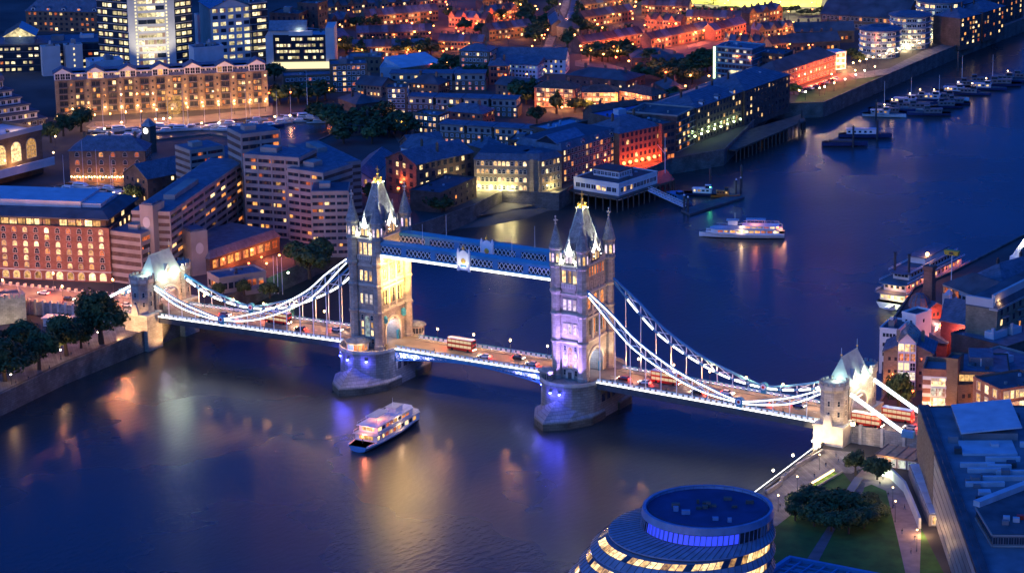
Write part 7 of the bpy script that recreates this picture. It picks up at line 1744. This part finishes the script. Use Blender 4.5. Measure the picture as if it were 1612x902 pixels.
for k in range(4):
    b = MB(); p = G(1329+k*3.5, 780, 7.1); q = G(1347+k*3.5, 753, 7.1); b.bar((p.x, p.y, 7.35), (q.x, q.y, 7.35), .6, .5, concrete); tag(b.build('stone_bench'), f'{ordn[k]} long low stone bench step from the left in the park', 'bench', 'stone benches in the park')
# lit recess
P = [G(*q, 7.1) for q in ((1280, 766), (1317, 744))]
t = thing('lit_bench_wall', 'low wall with a bright warm light recess beside the riverside walk', 'wall', P[0]); e = P[1]-P[0]; ln = e.length
t.rotation_euler.z = math.atan2(e.y, e.x)
b = MB(); b.box(-1, ln+1, 1.1, 1.6, 0, 1.2, concrete); b.box(-1, ln+1, -1.6, -1.2, 0, .6, concrete); b.build('wall', t)
b = MB(); b.box(0, ln, .95, 1.09, .55, .85, lampwarm); b.build('light_strip', t)
for k in range(4): plight(t, (ln*(k+.5)/4, .3, .9), 240, (1, .6, .25))
# river rail with light line and lamps
P = [G(*q, 8.4) for q in ((1188, 774), (1281, 704))]
t = thing('river_railing', 'river railing with a thin white light line below the right gatehouse', 'railing', (P[0].x, P[0].y, 7)); e = P[1]-P[0]
b = MB(); b.bar((0, 0, 1.4), (e.x, e.y, 1.4), .14, .14, led); b.build('light_strip', t)
b = MB()
for k in range(20): f = k/19; b.bar((e.x*f, e.y*f, 0), (e.x*f, e.y*f, 1.33), .1, .1, darkmetal)
b.bar((0, 0, .7), (e.x, e.y, .7), .06, .06, darkmetal); b.build('posts', t)
P = [G(*q, 7.1) for q in ((1206, 778), (1230, 762), (1230, 757), (1252, 741), (1252, 737), (1296, 712))]
for k in range(3):
    b = MB(); a, c = P[2*k], P[2*k+1]; b.bar((a.x, a.y, 7.7), (c.x, c.y, 7.7), .8, 1.2, stone); tag(b.build('quay_wall'), f'{ordn[k]} stepped low stone wall from the left behind the lit river railing', 'wall', 'stepped low walls by the river railing')
for i, (x, y) in enumerate(((1217, 762), (1248, 738), (1279, 715), (1284, 717), (1289, 714))):
    lamp('walk_lamp', f'{ordn[i]} globe lamp from the left on the river railing below the right gatehouse', G(x, y, 7), 4.2 if i < 3 else 2.2, lampwhite, 1500, (1, .7, .38), 'globe lamps on the right riverside walk', .42)
for i, (x, y) in enumerate(((1225, 805), (1255, 775), (1290, 740))):
    lamp('walk_lamp', f'{ordn[i]} slim lamp from the left along the inner edge of the right riverside walk', G(x, y, 7), 5, lampwarm, 1400, (1, .68, .36), 'slim lamps on the right riverside walk', .25)
# slatted canopy, ramp wall, tiled kiosk row
a = G(1378, 733, 7.1); t = thing('slatted_canopy', 'brown flat slatted canopy in front of the right approach wall', 'canopy', a, R(2))
b = MB(); b.box(0, 17, 0, 11, 3.4, 3.8, mat('canopy_boards', (.30, .2, .13), .8, .2, .5)); b.build('roof', t)
for k in range(6):
    b = MB(); b.box(k*3.3-.15, k*3.3+.15, -.3, 11.3, 3.8, 4.1, darkmetal); b.build('roof_beam', t)
for k in range(5): put(window_mesh(2.4, 2.4, pick(((win_cool, .5), (glassdark, .5))), whitepaint, False, (1, 0)), 'window', t, (2+k*3.3, .55, .4))
b = MB(); b.box(.2, 16.8, .6, 10.8, 0, 3.4, concrete); b.build('wall', t)
plight(t, (4, -2, 3), 900, WARM)
P = [G(*q, 7.1) for q in ((1388, 748), (1402, 752), (1424, 774), (1440, 812), (1448, 832))]
b = MB(); b.polybar([(p.x, p.y, 8.8) for p in P], .7, 3.4, concrete_pale); t = b.build('ramp_wall'); tag(t, 'curving pale ramp wall lit at its upper end, beside the pink path', 'wall')
p = P[1]; lamp('ramp_uplight', 'bright white short light washing the pale ramp wall', (p.x-1.6, p.y-2.2, 7.1), 1.2, lampwhite, 1500, (.85, 1, .7), None, .25)
P = [G(*q, 7.1) for q in ((1430, 748), (1462, 828))]; e = P[1]-P[0]; t = thing('kiosk_row', 'low narrow kiosk row with blue tiled roof panels and a lit end', 'kiosk', P[0], math.atan2(e.y, e.x)); ln = e.length
b = MB(); b.box(0, ln, 0, 6, 0, 3.6, concrete); b.build('wall', t)
for k in range(5):
    b = MB(); b.box(ln*k/5+.4, ln*(k+1)/5-.4, .4, 5.2, 3.6, 3.95, roof_pale); b.build('roof_panel', t)
put(window_mesh(4.0, 2.4, win_warm, whitepaint, False, (1, 0)), 'window', t, (ln+.02, 3, .6), PI/2); plight(t, (ln+2, 2, 3), 900, WARM); plight(t, (ln*.6, 6.6, 4.4), 500, AMBER); plight(t, (ln*.3, 6.6, 4.4), 500, AMBER)
tr = [(1258, 800, 7, 9), (1276, 790, 7, 9), (1298, 803, 8, 10), (1322, 797, 8, 10), (1345, 806, 8, 10), (1366, 800, 7, 9), (1282, 820, 8, 10), (1308, 828, 8, 10), (1336, 832, 8, 10), (1360, 824, 7, 9), (1252, 812, 6, 7), (1380, 812, 6, 8)]
for i, (x, y, h, w_) in enumerate(tr): tree(x, y+8, h, w_, f'dark round tree, {ordn[i]} of the grove on the park lawn beside city hall', 'trees of the park grove')
tree(1347, 748, 9, 7, 'small pale green tree standing on the paving below the right gatehouse'); tree(1381, 755, 8, 8, 'dark small tree beside the lit ramp wall')
for i, (x, y) in enumerate(((1443, 868), (1405, 800), (1409, 822))):
    lamp('park_lamp', f'{ordn[i]} thin park lamp along the pink path', G(x, y, 7), 6.5, lampwarm, 900, (1, .55, .3), 'thin lamps along the pink path', .25)
pp = [(1407, 800), (1424, 802), (1262, 770), (1300, 735), (1440, 850), (1320, 728), (1240, 790), (1247, 788), (1282, 752), (1330, 735), (1316, 720), (1385, 765), (1398, 782), (1420, 840), (1434, 872), (1275, 775), (1228, 800), (1352, 745)]
for i, (x, y) in enumerate(pp):
    o = put(PM, 'person', None, G(x, y, 7.12), R(40*i)); tag(o, f'person in dark clothes walking in the park, {ordn[i]} of the strollers, ' + ('on the pink path' if x > 1390 else 'on the riverside walk'), 'person', 'people in the park'); put(HM, 'hair', o)

# ---- city hall: leaning stack of glass rings
c0 = G(1114, 798, 50); ax = Vector((rt.x, rt.y, 0)).normalized(); ay = Vector((fw.x, fw.y, 0)).normalized()
t = thing('round_glass_hall', 'leaning round glass city hall with blue lit top storey, bottom edge', 'building', (c0.x, c0.y, 7))
ch_glass = mat('hall_glass', (.06, .085, .12), .16, .25, .3, spec=.9); ch_rim = mat('hall_rim', (.13, .21, .36), .4, .15, .5); ch_pan = mat('hall_panel', (.16, .2, .26), .3, .2, .4, spec=.6)
NF = 72
def ring(zr, r, shift, tilt, dmy=0):
    """ring at height zr: centre shifted along ax, rim rising away from the camera"""
    out = []
    for i in range(NF):
        a = 2*PI*i/NF; u, v = r*math.cos(a), r*math.sin(a)
        dz = max(0, 43-zr-4.7); p = ax*(u+shift)+ay*v; out.append((p.x, p.y, zr))
    return out
def params(dz):   # dz metres below the roof
    r = 16.7+.65*min(dz, 9)+.35*max(0, dz-9)
    return r, -(r-16.7)
b = MB()
def addring(b, dz0, r0, s0, dz1, r1, s1, m): b.loft([ring(43-dz0, r0, s0, 2.4), ring(43-dz1, r1, s1, 2.4)][::-1], m, False, False)
# roof dish, rim and blue storey
b = MB(); b.loft([ring(42.5, 15.8, .1, 2.4), ring(42.4, 1, .1, 0)], mat('hall_roof', (.022, .038, .11), .6, .3, .15), False, True); rf = b.build('roof', t)
for k in range(14):
    a_ = rnd.uniform(0, 6.28); r_ = rnd.uniform(1, 12); b = MB(); b.obox(r_*math.cos(a_), r_*math.sin(a_), rnd.uniform(.3, 1.1), rnd.uniform(.3, .8), 42.2, 43.0+rnd.uniform(0, .8), .5, rnd.choice((ch_rim, roof_dark, darkmetal))); b.build('plant_box', rf)
b = MB()
for k in range(36):
    a_ = 2*PI*k/36; A_ = ring(43.4, 15.3, .1, 2.4)[k*2]; b.bar((A_[0], A_[1], A_[2]-.8), A_, .07, .07, darkmetal); B_ = ring(43.4, 15.3, .1, 2.4)[(k*2+2) % NF]; b.bar(A_, B_, .07, .07, darkmetal)
b.build('railing', rf)
b = MB(); addring(b, .5, 15.8, .1, -.3, 15.9, .1, ch_rim); addring(b, -.3, 15.9, .1, -.3, 16.7, 0, ch_rim); addring(b, -.3, 16.7, 0, 1.5, 17.0, 0, ch_rim); b.build('rim', rf)
blue_glow = emit('blue_storey', (.03, .06, 1), 1.1); 
def pane_ring(name, dz0, r0, s0, dz1, r1, s1, pickf, parent, i0, i1, gap=.06, cap=True):
    A, B2 = ring(43-dz0, r0, s0, 2.4), ring(43-dz1, r1, s1, 2.4)
    for i in range(i0, i1):
        a, c = Vector(A[i % NF]), Vector(A[(i+1) % NF]); d, e = Vector(B2[i % NF]), Vector(B2[(i+1) % NF])
        q = MB(); n = ((c-a).cross(d-a)).normalized()*-.05
        q.face([d.lerp(e, gap)+n, d.lerp(e, 1-gap)+n, a.lerp(c, 1-gap)+n, a.lerp(c, gap)+n], pickf(i)); q.build(name, parent)
b = MB(); addring(b, 1.5, 16.3, 0, 4.6, 16.5, -.3, ch_glass); st = b.build('blue_storey', t)
def bl(i):
    f = i % NF
    if 40 <= f <= 58: return blue_glow
    return glassdark if f < 64 else ch_pan
pane_ring('window', 1.9, 16.38, 0, 4.4, 16.55, -.3, bl, st, 38, 66)
b = MB()
for i in range(NF):
    A = ring(43-1.5, 16.75, 0, 2.4)[i]; B2 = ring(43-4.7, 16.95, -.3, 2.4)[i]; b.bar(A, B2, .14, .14, ch_rim)
b.build('mullion', st)
lit = lambda i: pick(((win_warm, .78), (glassdark, .22)))
prev = (4.6, 16.6, -.3)
for k in range(5):
    d0 = prev[0]; r0, s0 = prev[1], prev[2]
    d1 = d0+1.6; r1, s1 = params(d1); r1 += .4
    b = MB(); addring(b, d0, r0, s0, d1, r1+.3, s1, ch_pan); addring(b, d1, r1+.3, s1, d1+.35, r1+.3, s1, ch_rim); fl_ = b.build('sloping_glazing', t)
    b = MB()
    A = ring(43-d0+.06, r0, s0, 2.4); B2 = ring(43-d1+.06, r1+.3, s1, 2.4)
    for i in range(NF): b.bar(A[i], B2[i], .10, .12, roof_dark)
    b.build('mullion', fl_)
    d2 = d1+2.7; r2, s2 = params(d2)
    b = MB(); addring(b, d1+.3, r1-.5, s1, d2, r2-.2, s2, ch_glass); fl2 = b.build('window_storey', t)
    pane_ring('window', d1+.5, r1-.5, s1, d2-.1, r2-.2, s2, lit, fl2, 35, 68)
    prev = (d2, r2-.1, s2)
b = MB(); r_, s_ = prev[1], prev[2]
addring(b, prev[0], r_, s_, prev[0]+8, r_+1, s_-2, ch_pan); addring(b, prev[0]+8, r_+1, s_-2, 43, r_-4, s_-3, ch_glass); b.build('lower_storeys', t)
for a in (250, 280, 300): plight(t, tuple((ax*15.2*math.cos(R(a))+ay*15.2*math.sin(R(a))).to_3d()+Vector((0, 0, 38.5))), 220, (.1, .15, 1))
# ---- blue framed glass roof at the bottom edge
P, Q = G(1244, 876, 24), G(1398, 906, 24); e = Q-P
t = thing('glass_roof_building', 'blue framed glass roofed building cut by the bottom edge beside the park', 'building', (P.x, P.y, 7), math.atan2(e.y, e.x)); W = e.length
b = MB(); b.box(0, W, -28, 0, -2, 15.6, glass_teal); b.build('wall', t)
b = MB(); b.box(.6, W-.6, -27, -.6, 15.7, 16.2, glass_roof)
for k in range(9): b.box(W*k/8-.25, W*k/8+.25, -28, .2, 16.21, 16.7, bluepaint)
for k in range(8): b.box(-.2, W+.2, -28+k*4-.2, -28+k*4+.2, 16.2, 16.6, bluepaint)
b.box(-.5, W+.5, -.7, .5, 15.9, 17.2, bluepaint); b.box(-.7, .5, -28, -.71, 15.9, 17.2, bluepaint); b.build('roof_frame', t)
for k in range(3): put(window_mesh(2.4, 2.2, win_warm, None), 'window', t, (-.02, -3-4*k, 12), -PI/2)
for i, (x, y) in enumerate(((45, 598), (78, 582), (112, 560), (140, 545), (196, 520), (210, 517), (25, 606))):
    o = put(PM, 'person', None, G(x, y, 7.07), R(55*i)); tag(o, f'person in dark jacket strolling on the near left riverside walk, {ordn[i]} of seven', 'person', 'people on the left riverside walk'); put(HM, 'hair', o)
